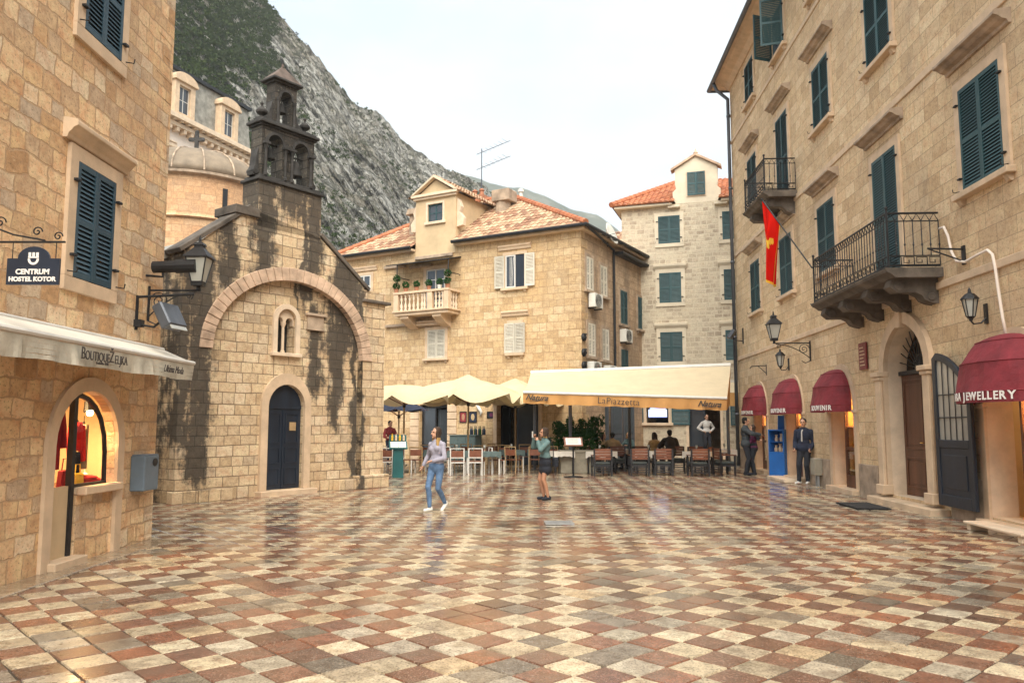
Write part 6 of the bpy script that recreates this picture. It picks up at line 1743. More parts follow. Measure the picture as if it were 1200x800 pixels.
o = MB(); o.box(-.8,.8,-.17,.17,.0,.04); o.box(-.75,-.65,-.14,.14,-.10,-.001); o.box(.65,.75,-.14,.14,-.10,-.001); o = tag(o.build('stone_step', M['trim_pale'], None, bevel=.01), 'loose pale step slab below the jewellery shop door', 'step'); pose(o, tuple(B.w(19.35,-.50,.10)), R(-93.38))
o = MB(); o.box(-.95,.95,-.22,.22,0,.09); o = tag(o.build('stone_step', M['trim_pale'], None, bevel=.012), 'pale step slab at the feet of the man in navy', 'step'); pose(o, tuple(B.w(7.5,-.44,.0)), R(-93.38))
p = at_ground(655, 613)
t = thing('drain_grate', 'small grey drain grate set in the checkered paving', 'grate', (p.x, p.y, 0), R(2))
mb = MB(); mb.box(-.24,.24,-.22,-.17,.006,.022); mb.box(-.24,.24,.17,.22,.006,.022); mb.box(-.24,-.19,-.169,.169,.006,.022); mb.box(.19,.24,-.169,.169,.006,.022); mb.build('frame', M['metal'], t)
mb = MB()
for k in range(7): mb.box(-.189,.189,-.155+.046*k,-.135+.046*k,.005,.020)
mb.build('bars', M['metal'], t); mb = MB(); mb.box(-.19,.19,-.17,.17,.003,.0045); mb.build('pit', M['mat'], t)

# menu stands
p = at_ground(466, 559.5)
t = thing('menu_stand', 'teal menu stand with an open white menu and small bottles, beside the chapel corner', 'menu stand', (p.x, p.y, 0), R(12))
mb = MB(); mb.prism([(-.17,0),(.17,0),(.15,.95),(-.15,.95)], -.12, .12); mb.build('post', M['teal'], t, bevel=.01)
mb = MB(); mb.M = Matrix.Translation((0,-.02,1.0))@Matrix.Rotation(R(32),4,'X'); mb.box(-.28,.28,-.20,.20,-.02,.015); mb.build('desk', M['teal'], t)
mb = MB(); mb.M = Matrix.Translation((0,-.02,1.0))@Matrix.Rotation(R(32),4,'X'); mb.box(-.24,-.005,-.16,.16,.017,.03); mb.box(.005,.24,-.16,.16,.017,.03); mb.build('menu', M['tablecloth'], t)
mb = MB(); mb.box(-.27,.27,.19,.22,1.02,1.32); mb.build('back_panel', M['teal'], t)
for k in range(4): mb = MB(); mb.lathe([(.035,0),(.035,.13),(.014,.17),(.014,.22)], 8, (-.18+.12*k,.12,1.14)); mb.build('bottle', M['trim_pale'] if k % 2 else M['gold_cloth'], t)
p = at_ground(672, 559)
t = thing('menu_stand', 'black pole menu stand with a lit white menu in a wooden frame by the planter', 'menu stand', (p.x, p.y, 0), R(4))
mb = MB(); mb.lathe([(.30,0),(.30,.025),(.05,.05)], 16); mb.build('base', M['iron'], t); mb = MB(); mb.tube([(0,0,.05),(0,0,1.05)], .028, 8); mb.build('pole', M['iron'], t)
mb = MB(); mb.M = Matrix.Translation((0,-.02,1.10))@Matrix.Rotation(R(50),4,'X'); mb.box(-.29,.29,-.17,.17,-.02,.02); mb.build('frame', M['wood_chair'], t)
mb = MB(); mb.M = Matrix.Translation((0,-.02,1.10))@Matrix.Rotation(R(50),4,'X'); mb.box(-.24,.24,-.13,.13,.022,.028); mn = mb.build('menu', M['white'], t)
mb = MB(); mb.M = Matrix.Translation((0,-.02,1.10))@Matrix.Rotation(R(50),4,'X')
for k in range(5): mb.box(-.19,.17-.03*(k % 2),-.09+.045*k,-.08+.045*k,.029,.031)
mb.build('lines', M['lettering_dark'], mn)

# chairs and tables
def white_chair():
    t = thing('cafe_chair', 'x', 'chair'); w2 = .22
    for x in (-w2, w2):
        mb = MB(); mb.box(x-.018,x+.018,.19,.225,0,.88); mb.build('leg', M['white'], t); mb = MB(); mb.box(x-.018,x+.018,-.22,-.185,0,.45); mb.build('leg', M['white'], t)
    mb = MB(); mb.box(-.235,.235,-.23,.19,.44,.47); mb.build('seat', M['wood_chair'], t, bevel=.008)
    mb = MB(); mb.box(-.202,.202,.19,.222,.855,.88); mb.box(-.202,.202,.19,.222,.56,.59); mb.box(-.202,.202,.19,.222,.40,.44); mb.box(-.202,.202,-.22,-.19,.40,.44); mb.build('frame', M['white'], t)
    mb = MB(); mb.box(-.202,.202,.198,.214,.591,.80); mb.build('backrest', M['wood_chair'], t)
    return t
def arm_chair():
    t = thing('terrace_chair', 'x', 'chair'); w2 = .28
    for x in (-w2, w2):
        mb = MB(); mb.box(x-.025,x+.025,.22,.27,0,.86); mb.build('leg', M['chair_frame'], t); mb = MB(); mb.box(x-.025,x+.025,-.27,-.22,0,.64); mb.build('leg', M['chair_frame'], t)
        mb = MB(); mb.box(x-.03,x+.03,-.29,.219,.641,.67); mb.build('armrest', M['wood_chair'], t)
    mb = MB()
    for k in range(4): mb.box(-.254,.254,.222,.245,.52+.09*k,.60+.09*k)
    mb.build('backrest', M['wood_chair'], t, bevel=.006)
    mb = MB(); mb.box(-.30,.30,-.28,.219,.30,.36); mb.build('seat', M['chair_frame'], t)
    mb = MB(); mb.box(-.25,.25,-.26,.215,.361,.45); mb.build('cushion', M['cushion'], t, bevel=.03)
    mb = MB()
    for z in (.10,.18,.25): mb.box(-.254,.254,.235,.25,z,z+.03); 
    mb.build('stretcher', M['chair_frame'], t)
    return t
def wood_chair():
    t = thing('wooden_chair', 'x', 'chair'); w2 = .21
    for x in (-w2, w2):
        mb = MB(); mb.tube([(x,.25,0),(x,.20,.45),(x,.25,.90)], .019, 6); mb.build('leg', M['tan_cloth'], t); mb = MB(); mb.tube([(x,-.22,0),(x,-.20,.44)], .018, 6); mb.build('leg', M['tan_cloth'], t)
    mb = MB(); mb.box(-.22,.22,-.22,.19,.44,.47); mb.build('seat', M['wood_chair'], t, bevel=.01)
    mb = MB(); mb.box(-.19,.19,.215,.24,.60,.80); mb.build('backrest', M['wood_chair'], t, bevel=.006)
    mb = MB(); mb.tube([(-.21,.25,.89),(.21,.25,.89)], .017, 6); mb.tube([(-.21,-.21,.22),(-.21,.22,.22)], .012, 5); mb.tube([(.21,-.21,.22),(.21,.22,.22)], .012, 5); mb.build('frame', M['tan_cloth'], t)
    return t
def table(cloth, corner=True):
    t = thing('cafe_table', 'x', 'table')
    mb = MB(); mb.box(-.37,.37,-.37,.37,.71,.74); mb.build('tabletop', M['wood_chair'], t, bevel=.006)
    for x, y in ((-1,-1),(1,-1),(1,1),(-1,1)):
        mb = MB(); mb.box(x*.32-.02,x*.32+.02,y*.32-.02,y*.32+.02,0,.709); mb.build('leg', M['white'] if cloth == 'teal_cloth' else M['chair_frame'], t)
    mb = MB(); NS = 24
    mb.poly([(-.375,-.375,.745),(.375,-.375,.745),(.375,.375,.745),(-.375,.375,.745)])
    for k in range(4):
        c, s = math.cos(math.pi/2*k), math.sin(math.pi/2*k)
        for i in range(NS):
            f = lambda q: (-.376+.752*q, -.376-.012*math.sin(q*19+k), .16+.07*abs(2*q-1)**3+.01*math.sin(q*23))
            a, b = f(i/NS), f((i+1)/NS); rt = lambda x, y, z: (x*c-y*s, x*s+y*c, z)
            mb.poly([rt(a[0],-.375,.745), rt(b[0],-.375,.745), rt(b[0],b[1],.745-b[2]), rt(a[0],a[1],.745-a[2])])
    mb.build('tablecloth', M[cloth], t)
    return t
_p = {}
def place(kind, mk, px, Y, rz, label, group):
    if kind not in _p: _p[kind] = mk(); o = _p[kind]
    else: o = dup(_p[kind])
    pose(o, (gx(px, Y), Y, 0), R(rz)); o['label'] = label; o['group'] = group; return o
GW, GA, GB, GT = 'white framed cafe chairs', 'brown terrace armchairs under the awning', 'light framed wooden chairs under the parasols', 'cafe tables'
for px, Y, rz, lab in ((537.5,26.2,176,'white framed chair with its back to the square, nearest the walking woman'),(559,26.3,172,'white framed chair with its back to the square, second from the walking woman'),(582,27.1,105,'white framed chair turned sideways at the teal clothed table'),
                       (455,26.6,178,'white framed chair half hidden by the chapel corner'),(479,27.3,80,'white framed chair just behind the teal menu stand'),(521,27.8,10,'white framed chair behind the walking woman, facing the square'),(446,28.6,0,'white framed chair at the back beside the chapel corner')):
    place('w', white_chair, px, Y, rz, lab, GW)
for px, Y, rz, lab in ((490,27.3,175,'light framed wooden chair just behind the walking woman'),(602,27.4,150,'light framed wooden chair seen at an angle before the cafe doorway'),(627,27.6,178,'light framed wooden chair with its back to the square, next to the phone woman'),(645,27.9,182,'light framed wooden chair behind the phone woman'),
                       (500,29.4,0,'wooden chair facing the square before the curtained door'),(527,30.0,5,'wooden chair before the posters'),(545,30.6,-10,'wooden chair before the green sideboard'),(574,30.2,4,'wooden chair before the single dark picture'),(592,29.6,170,'wooden chair in the middle row, back to the square'),(615,29.9,0,'wooden chair before the open cafe door'),(638,30.0,-5,'wooden chair nearest the tall shrubs'),(562,28.9,185,'wooden chair in the middle row behind the white chairs'),(580,31.5,20,'pale wooden chair against the cafe wall')):
    place('b', wood_chair, px, Y, rz, lab, GB)
for px, Y, rz, lab in ((704,25.9,184,'front terrace armchair nearest the black menu stand'),(747,26.1,180,'front terrace armchair, second from the black menu stand'),(775,26.2,177,'front terrace armchair, third from the black menu stand'),(816,25.9,183,'front terrace armchair nearest the embracing couple'),
                       (690,28.4,10,'rear terrace armchair beside the planter'),(722,28.6,-8,'rear terrace armchair behind the beige shirted diner'),(752,28.7,0,'rear terrace armchair below the lit television'),(792,28.8,0,'rear terrace armchair beside the man in black'),(815,28.3,-4,'rear terrace armchair in front of the doorstep'),(838,27.6,60,'terrace armchair turned sideways next to the waiter'),(846,26.3,100,'dark terrace armchair at the end of the row before the couple')):
    place('a', arm_chair, px, Y, rz, lab, GA)
for px, Y, cl, rz, lab in ((571,26.9,'teal_cloth',20,'table under grey teal cloth next to the white chairs'),(538,27.6,'teal_cloth',0,'table under grey teal cloth behind the two white chairs'),(453,27.4,'teal_cloth',8,'table under grey teal cloth beside the chapel corner'),(600,28.5,'teal_cloth',15,'table under grey teal cloth before the cafe doorway'),(630,28.8,'teal_cloth',0,'table under grey teal cloth beside the phone woman'),(510,28.6,'teal_cloth',3,'table under grey teal cloth behind the walking woman')):
    place('t1', lambda: table('teal_cloth'), px, Y, rz, lab, GT)
for px, Y, rz, lab in ((704,27.0,45,'table under white cloth behind the chair by the black menu stand'),(761,27.3,45,'table under white cloth between the front terrace chairs'),(816,27.0,45,'table under white cloth behind the chair nearest the couple'),(656,27.2,20,'table with white cloth corner just behind the phone woman'),(722,29.9,10,'table with white cloth where the beige shirted diner sits'),(776,30.2,0,'table with white cloth where the man in black sits'),(845,29.2,10,'table with white cloth next to the waiter')):
    place('t2', lambda: table('tablecloth'), px, Y, rz, lab, GT)
rg = random.Random(31)
def glass_thing(px, Y, lab, k):
    t = thing('wine_glass', lab, 'glass', (gx(px, Y), Y, .745), 0, 'glasses on the cafe tables')
    mb = MB(); mb.lathe([(.035,0),(.008,.01),(.006,.09),(.035,.12),(.042,.17),(.036,.21)], 10); mb.build('bowl', M['lamp_glass'], t); mb = MB(); mb.lathe([(.03,.125),(.036,.15)], 8); mb.build('drink', M['wood'], t)
for k, (px, Y) in enumerate(((571,26.9),(538,27.6),(600,28.5),(630,28.8),(704,27.0),(761,27.3),(816,27.0),(845,29.2))):
    glass_thing(px+rg.uniform(-3,3), Y+.1, 'small drinking glass on the cafe table '+('beside the white chairs','behind the white chairs','before the cafe doorway','beside the phone woman','near the black menu stand','between the front terrace chairs','nearest the couple','next to the waiter')[k], k)

# cafe wall: posters, sideboard, bottles, fish lamp
def picture(px0, px1, py0, py1, lab, a, b):
    x0, z1 = D.on(px0, py0); x1, z0 = D.on(px1, py1); x0, x1 = min(x0,x1), max(x0,x1)
    t = thing('picture', lab, 'picture', tuple(D.w((x0+x1)/2, -.005, z0)), R(-29.4), 'pictures on the cafe wall'); h = z1-z0; w2 = (x1-x0)/2
    mb = MB(); arch_band(mb, -w2+.03, w2-.03, .03, h-.03, 0, .03, -.03, 0); mb.box(-w2,w2,-.03,0,0,.03); mb.build('frame', M['iron'], t)
    mb = MB(); mb.box(-w2+.03,w2-.03,-.012,-.001,.03,h-.03,0); mb.ell((0,-.012,h*.5), w2*.45,.006,h*.3, 10, 6, 1); mb.build('print', [M[a], M[b]], t)
picture(539,547,482,495,'reddish poster on the cafe wall beside the curtained door','dark red shirt','skin_tan'); picture(549.5,559,482,495,'dark blue poster on the cafe wall under the parasol','navy jacket','beige shirt'); picture(571,581,482,490,'small dark picture on the cafe wall nearest the doorway','door_dark','plum top')
x0, _ = D.on(536,515); x1, _ = D.on(566,515)
t = thing('sideboard', 'grey green sideboard against the cafe wall under the posters', 'sideboard', tuple(D.w((x0+x1)/2,-.35,0)), R(-29.4)); w2 = (x1-x0)/2
mb = MB(); mb.box(-w2,w2,-.25,.25,.05,1.18); mb.build('body', M['teal_cloth'], t, bevel=.01); mb = MB(); mb.box(-w2-.03,w2+.03,-.28,.26,1.181,1.22); mb.build('top', M['teal_cloth'], t)
for k in range(3): mb = MB(); mb.box(-w2+.04+k*w2*.66,-w2+.60*w2+k*w2*.66,-.265,-.251,.12,1.1); mb.build('door', M['teal_cloth'], t)
for k in range(9):
    b = MB(); b.lathe([(.045,0),(.045,.20),(.016,.27),(.016,.36)], 8); o = b.build('bottle', M['door_dark'] if k % 3 else M['leaf'], None); pose(o, tuple(D.w(x0+.75+.10*k, -.35+.06*(k % 2), 1.22)), 0); tag(o, 'dark wine bottle in the row on the grey green sideboard', 'bottle', 'wine bottles on the sideboard')
lx, lz = D.on(563, 481)
t = thing('wall_sconce', 'pale curved wall lamp above the sideboard', 'lamp', tuple(D.w(lx,0,lz)), R(-29.4)); mb = MB(); mb.tube([(-.12,-.08,.22),(.0,-.12,.10),(.10,-.10,-.05),(.06,-.10,-.22)], [.05,.07,.06,.03], 8); mb.build('shade', M['white_plastic'], t, smooth=True); mb = MB(); mb.box(-.05,.05,-.06,0,-.06,.06); mb.build('mount', M['iron'], t)

# planter and shrubs
t = thing('stone_planter', 'grey rectangular stone planter behind the black menu stand', 'planter', (gx(676,27.4), 27.4, 0), R(3))
mb = MB(); mb.box(-.60,.60,-.26,.26,0,.78); mb.box(-.64,.64,-.30,.30,.70,.785); mb.build('trough', M['concrete'], t, bevel=.015); mb = MB(); mb.box(-.56,.56,-.22,.22,.786,.80); mb.build('soil', M['mat'], t)
def conifer(px, Y, z0, h, r, lab, grp):
    t = thing('shrub', lab, 'shrub', (gx(px,Y), Y, z0), 0, grp); mb = MB(); mb.tube([(0,0,0),(.02,.01,h*.9)], [.03,.008], 6); mb.build('trunk', M['wood'], t)
    mb = MB()
    for k in range(int(34*h)):
        zz = h*(.12+.86*rl.random()); rr_ = r*(1-zz/h)**.55*rl.uniform(.4,1.05); a = rl.random()*6.283; leaf_ball(mb, (rr_*math.cos(a), rr_*math.sin(a), zz), .13, 22, .055, rl, 1.3)
    mb.build('crown', M['leaf'], t); return t
gs = 'shrubs growing in the stone planter'
conifer(668,27.4,.78,1.05,.30,'dark shrub in the planter, nearest the phone woman',gs); conifer(681,27.45,.78,.95,.30,'dark shrub in the middle of the planter',gs); conifer(690,27.4,.78,.85,.26,'dark shrub in the planter nearest the terrace chairs',gs)
def pot_plant(px, Y, lab, h):
    t = thing('potted_shrub', lab, 'potted plant', (gx(px,Y), Y, 0), 0, 'potted shrubs at the terrace edge'); mb = MB(); mb.lathe([(.20,0),(.26,.38),(.28,.40),(.24,.40)], 12); mb.build('pot', M['concrete'], t)
    mb = MB()
    for k in range(int(40*h)):
        a = rl.random()*6.283; zz = .4+h*rl.random(); leaf_ball(mb, (.30*rl.random()*math.cos(a), .30*rl.random()*math.sin(a), zz), .14, 20, .06, rl)
    mb.build('foliage', M['leaf'], t); mb = MB(); mb.tube([(0,0,.38),(.02,0,.4+h*.6)], .025, 6); mb.build('stem', M['wood'], t)
pot_plant(655,28.2,'bushy green potted shrub behind the phone woman',1.3); pot_plant(697,29.2,'dark potted shrub behind the planter',1.5); pot_plant(641,29.6,'small potted shrub by the cafe doorway',.7)
# big arched dark shutters and drapes between the two houses under the awning
for k, (px, Y) in enumerate(((706,33.0),(722,33.2),(736,33.4))):
    t = thing('lane_door', 'tall grey lane door leaf in the gloom below the awning, '+('nearest the planter','in the middle','nearest the tall house')[k], 'door', (gx(px,Y), Y, 0), R(20), 'grey door leaves at the lane mouth')
    mb = MB(); mb.box(-.26,.26,-.03,.03,.02,2.5); mb.build('leaf', M['pipe'], t); mb = MB(); mb.box(-.2,.2,-.045,-.031,.2,1.1); mb.box(-.2,.2,-.045,-.031,1.25,2.35); mb.build('panel', M['charcoal jacket'], t, bevel=.01)

# goods in the boutique window (garments, bags)
def garment(label, x, y, z, w_, h_, mat, name='hanging_garment', cat='garment', sl=True):
    t = thing(name, label, cat, tuple(A.w(x, y, z)), R(90)); mb = MB(); N = 14
    def wd(v): return w_*(.55+.45*min(1, v*5)) if v < .2 else w_*(1-.12*math.sin(v*2))
    for s in (-1, 1):
        for i in range(N):
            for j in range(12):
                f = lambda a, b: ((a/N-.5)*wd(b/12), s*(.05+.02*math.sin(a*2.1))*math.sin(math.pi*a/N), -b/12*h_)
                mb.poly([f(i,j),f(i+1,j),f(i+1,j+1),f(i,j+1)])
    mb.build('fabric', mat, t, smooth=True); mb = MB(); mb.tube([(-w_*.25,0,-.03),(0,0,.03),(w_*.25,0,-.03)], .008, 5); mb.tube([(0,0,.03),(0,0,.10)], .005, 4); mb.build('hanger', M['iron'], t)
    if sl:
        for s in (-1,1): mb = MB(); mb.tube([(s*w_*.30,0,-.05),(s*w_*.52,0,-.25),(s*w_*.55,-.02,-.5)], [.06,.05,.04], 8); mb.build('sleeve', mat, t, smooth=True)
    return t
garment('long crimson coat hanging in the doorway side of the boutique window', 9.62, .28, 1.86, .34, .75, M['red_dark']); garment('scarlet jacket hanging in the boutique window near the lamp', 10.16, .30, 1.68, .26, .36, M['red_cloth']); garment('pale tan scarf dress hanging beside the scarlet jacket', 10.36, .32, 1.66, .13, .58, M['tan_cloth'], sl=False); garment('dark trousers hanging below the scarlet jacket', 10.22, .34, 1.30, .22, .40, M['dark trousers'], sl=False)
def bag(label, x, y, s, mat):
    t = thing('handbag', label, 'handbag', tuple(A.w(x, y, .86)), R(90), 'handbags on display in the boutique'); mb = MB(); mb.prism([(-.12*s,0),(.12*s,0),(.09*s,.2*s),(-.09*s,.2*s)], -.04, .04); mb.build('body', M[mat], t, bevel=.015)
    mb = MB(); mb.tube([(-.07*s,0,.19*s),(-.05*s,0,.32*s),(.05*s,0,.32*s),(.07*s,0,.19*s)], .008, 5); mb.build('strap', M[mat], t)
bag('crimson handbag on the boutique shelf', 9.95, .30, 1.15, 'red_dark'); bag('tan handbag on the boutique shelf', 10.16, .26, .9, 'gold_cloth'); bag('pale handbag on the boutique shelf beside the folded red cloth', 10.50, .38, .8, 'tablecloth')
mb = MB()
for k in range(3): mb.ell((.05*math.sin(k*2),.0,.04+.035*k), .20-.03*k,.12,.035, 12, 6)
o = mb.build('folded_cloth', M['red_cloth'], None, smooth=True); pose(o, tuple(A.w(10.40,.24,.86)), R(90)); tag(o, 'heap of folded scarlet cloth on the boutique shelf', 'cloth')
# ------------------------------------------------------------------ people
def remeshed(mb, name, mats, parent, vox, smooth_it=4, paint=None):
    o = mb.build(name, mats, None)
    r = o.modifiers.new('r', 'REMESH'); r.mode = 'VOXEL'; r.voxel_size = vox
    s = o.modifiers.new('s', 'SMOOTH'); s.iterations = smooth_it; s.factor = .5
    bpy.context.view_layer.update()
    dg = bpy.context.evaluated_depsgraph_get()
    me = bpy.data.meshes.new_from_object(o.evaluated_get(dg)); old = o.data
    o.modifiers.clear(); o.data = me; me.name = name; bpy.data.meshes.remove(old)
    me.materials.clear()
    for m in mats: me.materials.append(m)
    me.polygons.foreach_set('use_smooth', [True]*len(me.polygons))
    if paint:
        for p in me.polygons: p.material_index = paint(p.center)
    o.parent = parent; return o

def ik(a, c, l1, l2, hint):
    a = Vector(a); c = Vector(c); d = c-a; L = min(d.length, (l1+l2)*.999); d.normalize()
    c = a+d*L; x = (l1*l1-l2*l2+L*L)/(2*L); h = math.sqrt(max(0, l1*l1-x*x))
    hv = Vector(hint); hv = hv-d*hv.dot(d)
    if hv.length < 1e-5: hv = d.orthogonal()
    hv.normalize(); return a+d*x+hv*h, c

def human(label, loc_, rz, h=1.70, fem=False, wr=((-.26,-.05,.84),(.26,-.05,.84)), eh=((-.5,.6,-.3),(.5,.6,-.3)), an=((-.10,0,.075),(.10,0,.075)), kh=((0,-1,0),(0,-1,0)), hip=(0,0,.92), lean=(0,0),
          yaw=0.0, nod=0.0, top=('navy jacket',1.0,.012), legs=('dark trousers','long',.012), shoes='black cloth', hair=('hair brown','short'), skin='skin', curl=.5, vox=.010, toe=((0,-1,0),(0,-1,0)), hem=0.0, feet=True, open_=None, group=None):
    """one figure facing local -y; wr / an: wrist and ankle targets (right, left) in metres for a 1.70 m body"""
    k = h/1.70; t = thing('person', label, 'person', loc_, rz, group); S = Matrix.Scale(k, 4)
    hp = Vector(hip); ch = hp+Vector((lean[0]*.55, lean[1]*.55, .34)); nk = hp+Vector((lean[0], lean[1], .525)); hd = nk+Vector((0,-.025,.155))
    sw = .150 if fem else .178; hw = .095 if fem else .09
    sh = [nk+Vector((-sw,.01,-.085)), nk+Vector((sw,.01,-.085))]; hj = [hp+Vector((-hw,0,-.02)), hp+Vector((hw,0,-.02))]
    el = []; wrp = []; kn = []; akp = []
    for i in (0, 1):
        e, w_ = ik(sh[i], wr[i], .285, .25, eh[i]); el.append(e); wrp.append(w_)
        q, a = ik(hj[i], an[i], .43, .42, kh[i]); kn.append(q); akp.append(a)
    ra = (.043,.037,.026) if fem else (.052,.043,.031); rl_ = (.080,.052,.036) if fem else (.083,.056,.042)
    Rz = Matrix.Rotation(yaw, 3, 'Z'); Rx = Matrix.Rotation(nod, 3, 'X')
    H = lambda x, y, z: tuple(hd+Rz@(Rx@Vector((x, y, z))))
    def torso(b, g, pel=True):
        f = .92 if fem else 1.0
        if pel: b.ell(tuple(hp+Vector((0,0,.0))), .158*(1.04 if fem else .98)+g, .112+g, .125+g*.5, 14, 9)
        b.ell(tuple(hp.lerp(ch,.45)), .125*f+g, .095+g, .17, 14, 9)
        b.ell(tuple(ch), .152*f+g, .108+g, .175+g*.5, 14, 9)
        b.capsule(sh[0], sh[1], .054+g*.7, .054+g*.7, 12); b.capsule(nk+Vector((0,.01,-.01)), sh[0]+Vector((.02,0,.0)), .058+g*.5, .050+g*.6, 10); b.capsule(nk+Vector((0,.01,-.01)), sh[1]+Vector((-.02,0,.0)), .058+g*.5, .050+g*.6, 10)
        b.capsule(ch+Vector((0,.0,.08)), nk+Vector((0,0,-.03)), .105+g, .075+g*.5, 12)
        if fem:
            for s in (-1, 1): b.ell(tuple(ch+Vector((s*.068,-.085,.02))), .058+g*.4,.05+g*.4,.06+g*.4, 10, 7)
    def arm(b, i, g, upto=1.0):
        b.capsule(sh[i], el[i], ra[0]+g*1.1, ra[1]+g, 10)
        b.capsule(el[i], el[i].lerp(wrp[i], upto), ra[1]+g, ra[1]+(ra[2]-ra[1])*upto+g, 10)
    def leg(b, i, g, upto=1.0):
        b.capsule(hj[i], kn[i], rl_[0]+g, rl_[1]+g, 12)
        cal = kn[i].lerp(akp[i], .32)+Vector((0,.018,0)); b.capsule(kn[i], cal, rl_[1]+g*.9, rl_[1]*.98+g*.9, 10)
        b.capsule(cal, kn[i].lerp(akp[i], upto), rl_[1]*.98+g*.9, rl_[2]+g*.9, 10)
    # body: one continuous surface
    b = MB(); b.M = S; torso(b, 0)
    b.capsule(nk+Vector((0,.01,-.05)), hd+Vector((0,.012,-.06)), .052, .046, 10)
    b.ell(H(0,.012,.022), .074,.094,.098, 14, 10); b.ell(H(0,-.022,-.045), .055,.068,.070, 12, 8)
    b.capsule(H(0,-.085,.012), H(0,-.108,-.022), .010, .015, 8); b.ell(H(0,-.072,-.092), .026,.022,.020, 8, 6); b.capsule(H(-.022,-.086,-.055), H(.022,-.086,-.055), .010,.010, 6)
    for s in (-1, 1): b.ell(H(s*.076,.015,-.005), .012,.022,.032, 8, 6); b.capsule(H(s*.048,-.082,.030), H(s*.016,-.088,.030), .010,.010, 6)
    for i in (0, 1):
        arm(b, i, 0); leg(b, i, 0)
        d = (wrp[i]-el[i]).normalized(); s = -1 if i == 0 else 1
        side = Vector((0,-1,0))-d*Vector((0,-1,0)).dot(d); side = side.normalized() if side.length > .1 else Vector((s,0,0))
        pn = d.cross(side)*s                                # palm normal
        p0 = wrp[i]+d*.02; p1 = wrp[i]+d*.085
        for q in (-.5, .5): b.capsule(p0+side*.012*q, p1+side*.034*q, .018, .019, 8)
        for q, L in ((-1.5,.060),(-.5,.074),(.5,.080),(1.5,.070)):
            r0 = p1+side*.0175*q; m_ = r0+d*L*.5*(1-curl*.35)-pn*L*.30*curl; e_ = m_+d*L*.5*(1-curl)-pn*L*.5*curl
            b.capsule(r0, m_, .0095, .009, 6); b.capsule(m_, e_, .009, .0075, 6)
        th = wrp[i]+d*.03+side*.028; m_ = th+side*.026+d*.024-pn*.008; b.capsule(th, m_, .012, .0105, 6); b.capsule(m_, m_+d*.028+side*.004-pn*.012, .0105, .008, 6)
        td = Vector(toe[i]).normalized(); b.capsule(akp[i]+Vector((0,.0,-.03))-td*.03, akp[i]+td*.13+Vector((0,0,-.045)), .036, .026, 8)
    eyes = [Vector(H(s*.031,-.084,.010))*k for s in (-1, 1)]; mouth = Vector(H(0,-.095,-.055))*k
    def paint(c):
        if min((c-e).length for e in eyes) < .0145*k: return 1
        d_ = c-mouth
        if abs(d_.z) < .010*k and d_.length < .026*k: return 2
        return 0
    remeshed(b, 'body', [M[skin], M['eye'], M['lip']], t, vox, 3, paint)
    # clothes
    c = MB(); c.M = S; g = top[2]; torso(c, g, False)
    for i in (0, 1): arm(c, i, g, top[1])
    c.capsule(hp+Vector((-.05,0,.10+hem)), hp+Vector((.05,0,.10+hem)), (.102 if fem else .112)+g, (.102 if fem else .112)+g, 12)
    if hem < 0: c.capsule(hp+Vector((-.055,0,.02)), hp+Vector((.055,0,.02)), .118+g, .118+g, 12)
    remeshed(c, 'jacket' if 'jacket' in top[0] else ('shirt' if 'shirt' in top[0] else 'sweater'), [M[top[0]]], t, max(vox, .011), 5)
    if open_:
        q = MB(); q.M = S; q.capsule(ch+Vector((-.01,-.112-g*.6,.12)), ch+Vector((-.012,-.112-g*.6,-.14)), .018, .022, 8); q.capsule(nk+Vector((0,-.05,-.02)), ch+Vector((-.01,-.105-g*.6,.10)), 0.030,.018, 8); remeshed(q, 'shirt', [M[open_]], t, .010, 3)
    if legs:
        c = MB(); c.M = S; g = legs[2]
        if legs[1] == 'long':
            c.ell(tuple(hp+Vector((0,0,-.005))), .162*(1.05 if fem else 1)+g, .118+g, .155, 14, 9); c.capsule(hp+Vector((-.05,0,.08)), hp+Vector((.05,0,.08)), .100+g, .100+g, 12)
            for i in (0, 1): leg(c, i, g, .94)
        else:
            c.capsule(hp+Vector((-.045,0,.08)), hp+Vector((.045,0,.08)), .105+g, .105+g, 14); c.capsule(hp+Vector((-.055,0,-.05)), hp+Vector((.055,0,-.05)), .118+g, .118+g, 14); c.capsule(hp+Vector((-.06,0,-.20)), hp+Vector((.06,0,-.20)), .118+g, .118+g, 14)
        remeshed(c, 'jeans' if 'denim' in legs[0] else ('trousers' if legs[1] == 'long' else 'skirt'), [M[legs[0]]], t, max(vox, .011), 4)
    if feet:
        for i in (0, 1):
            td = Vector(toe[i]).normalized(); a = akp[i]; c = MB(); c.M = S
            c.capsule(a+Vector((0,0,-.005))-td*.025, a+Vector((0,0,-.03))-td*.035, .044, .044, 10); c.capsule(a-td*.03+Vector((0,0,-.032)), a+td*.14+Vector((0,0,-.040)), .043, .036, 10)
            sn = c; remeshed(sn, 'shoe', [M[shoes]], t, .009, 3)
            if shoes == 'white leather' or legs and legs[1] == 'skirt':
                pass
    # hair
    c = MB(); c.M = S
    c.ell(H(0,.030,.050), .084,.095,.082, 14, 9); c.ell(H(0,.055,.0), .076,.066,.090, 12, 8)
    for s in (-1, 1): c.ell(H(s*.060,.020,.040), .028,.060,.060, 8, 6)
    if hair[1] == 'short' and not fem: pass
    if hair[1] in ('long','bob'):
        L = .30 if hair[1] == 'long' else .13
        for q in range(9):
            s = q/4-1; a = H(s*.072,.055-abs(s)**2*.06,.02); e_ = Vector(H(s*.088,.075-abs(s)**2*.085,-L+.03*abs(s))); c.capsule(a, tuple(e_), .040,.030, 8)
    zc = (hd.z-.115)*k
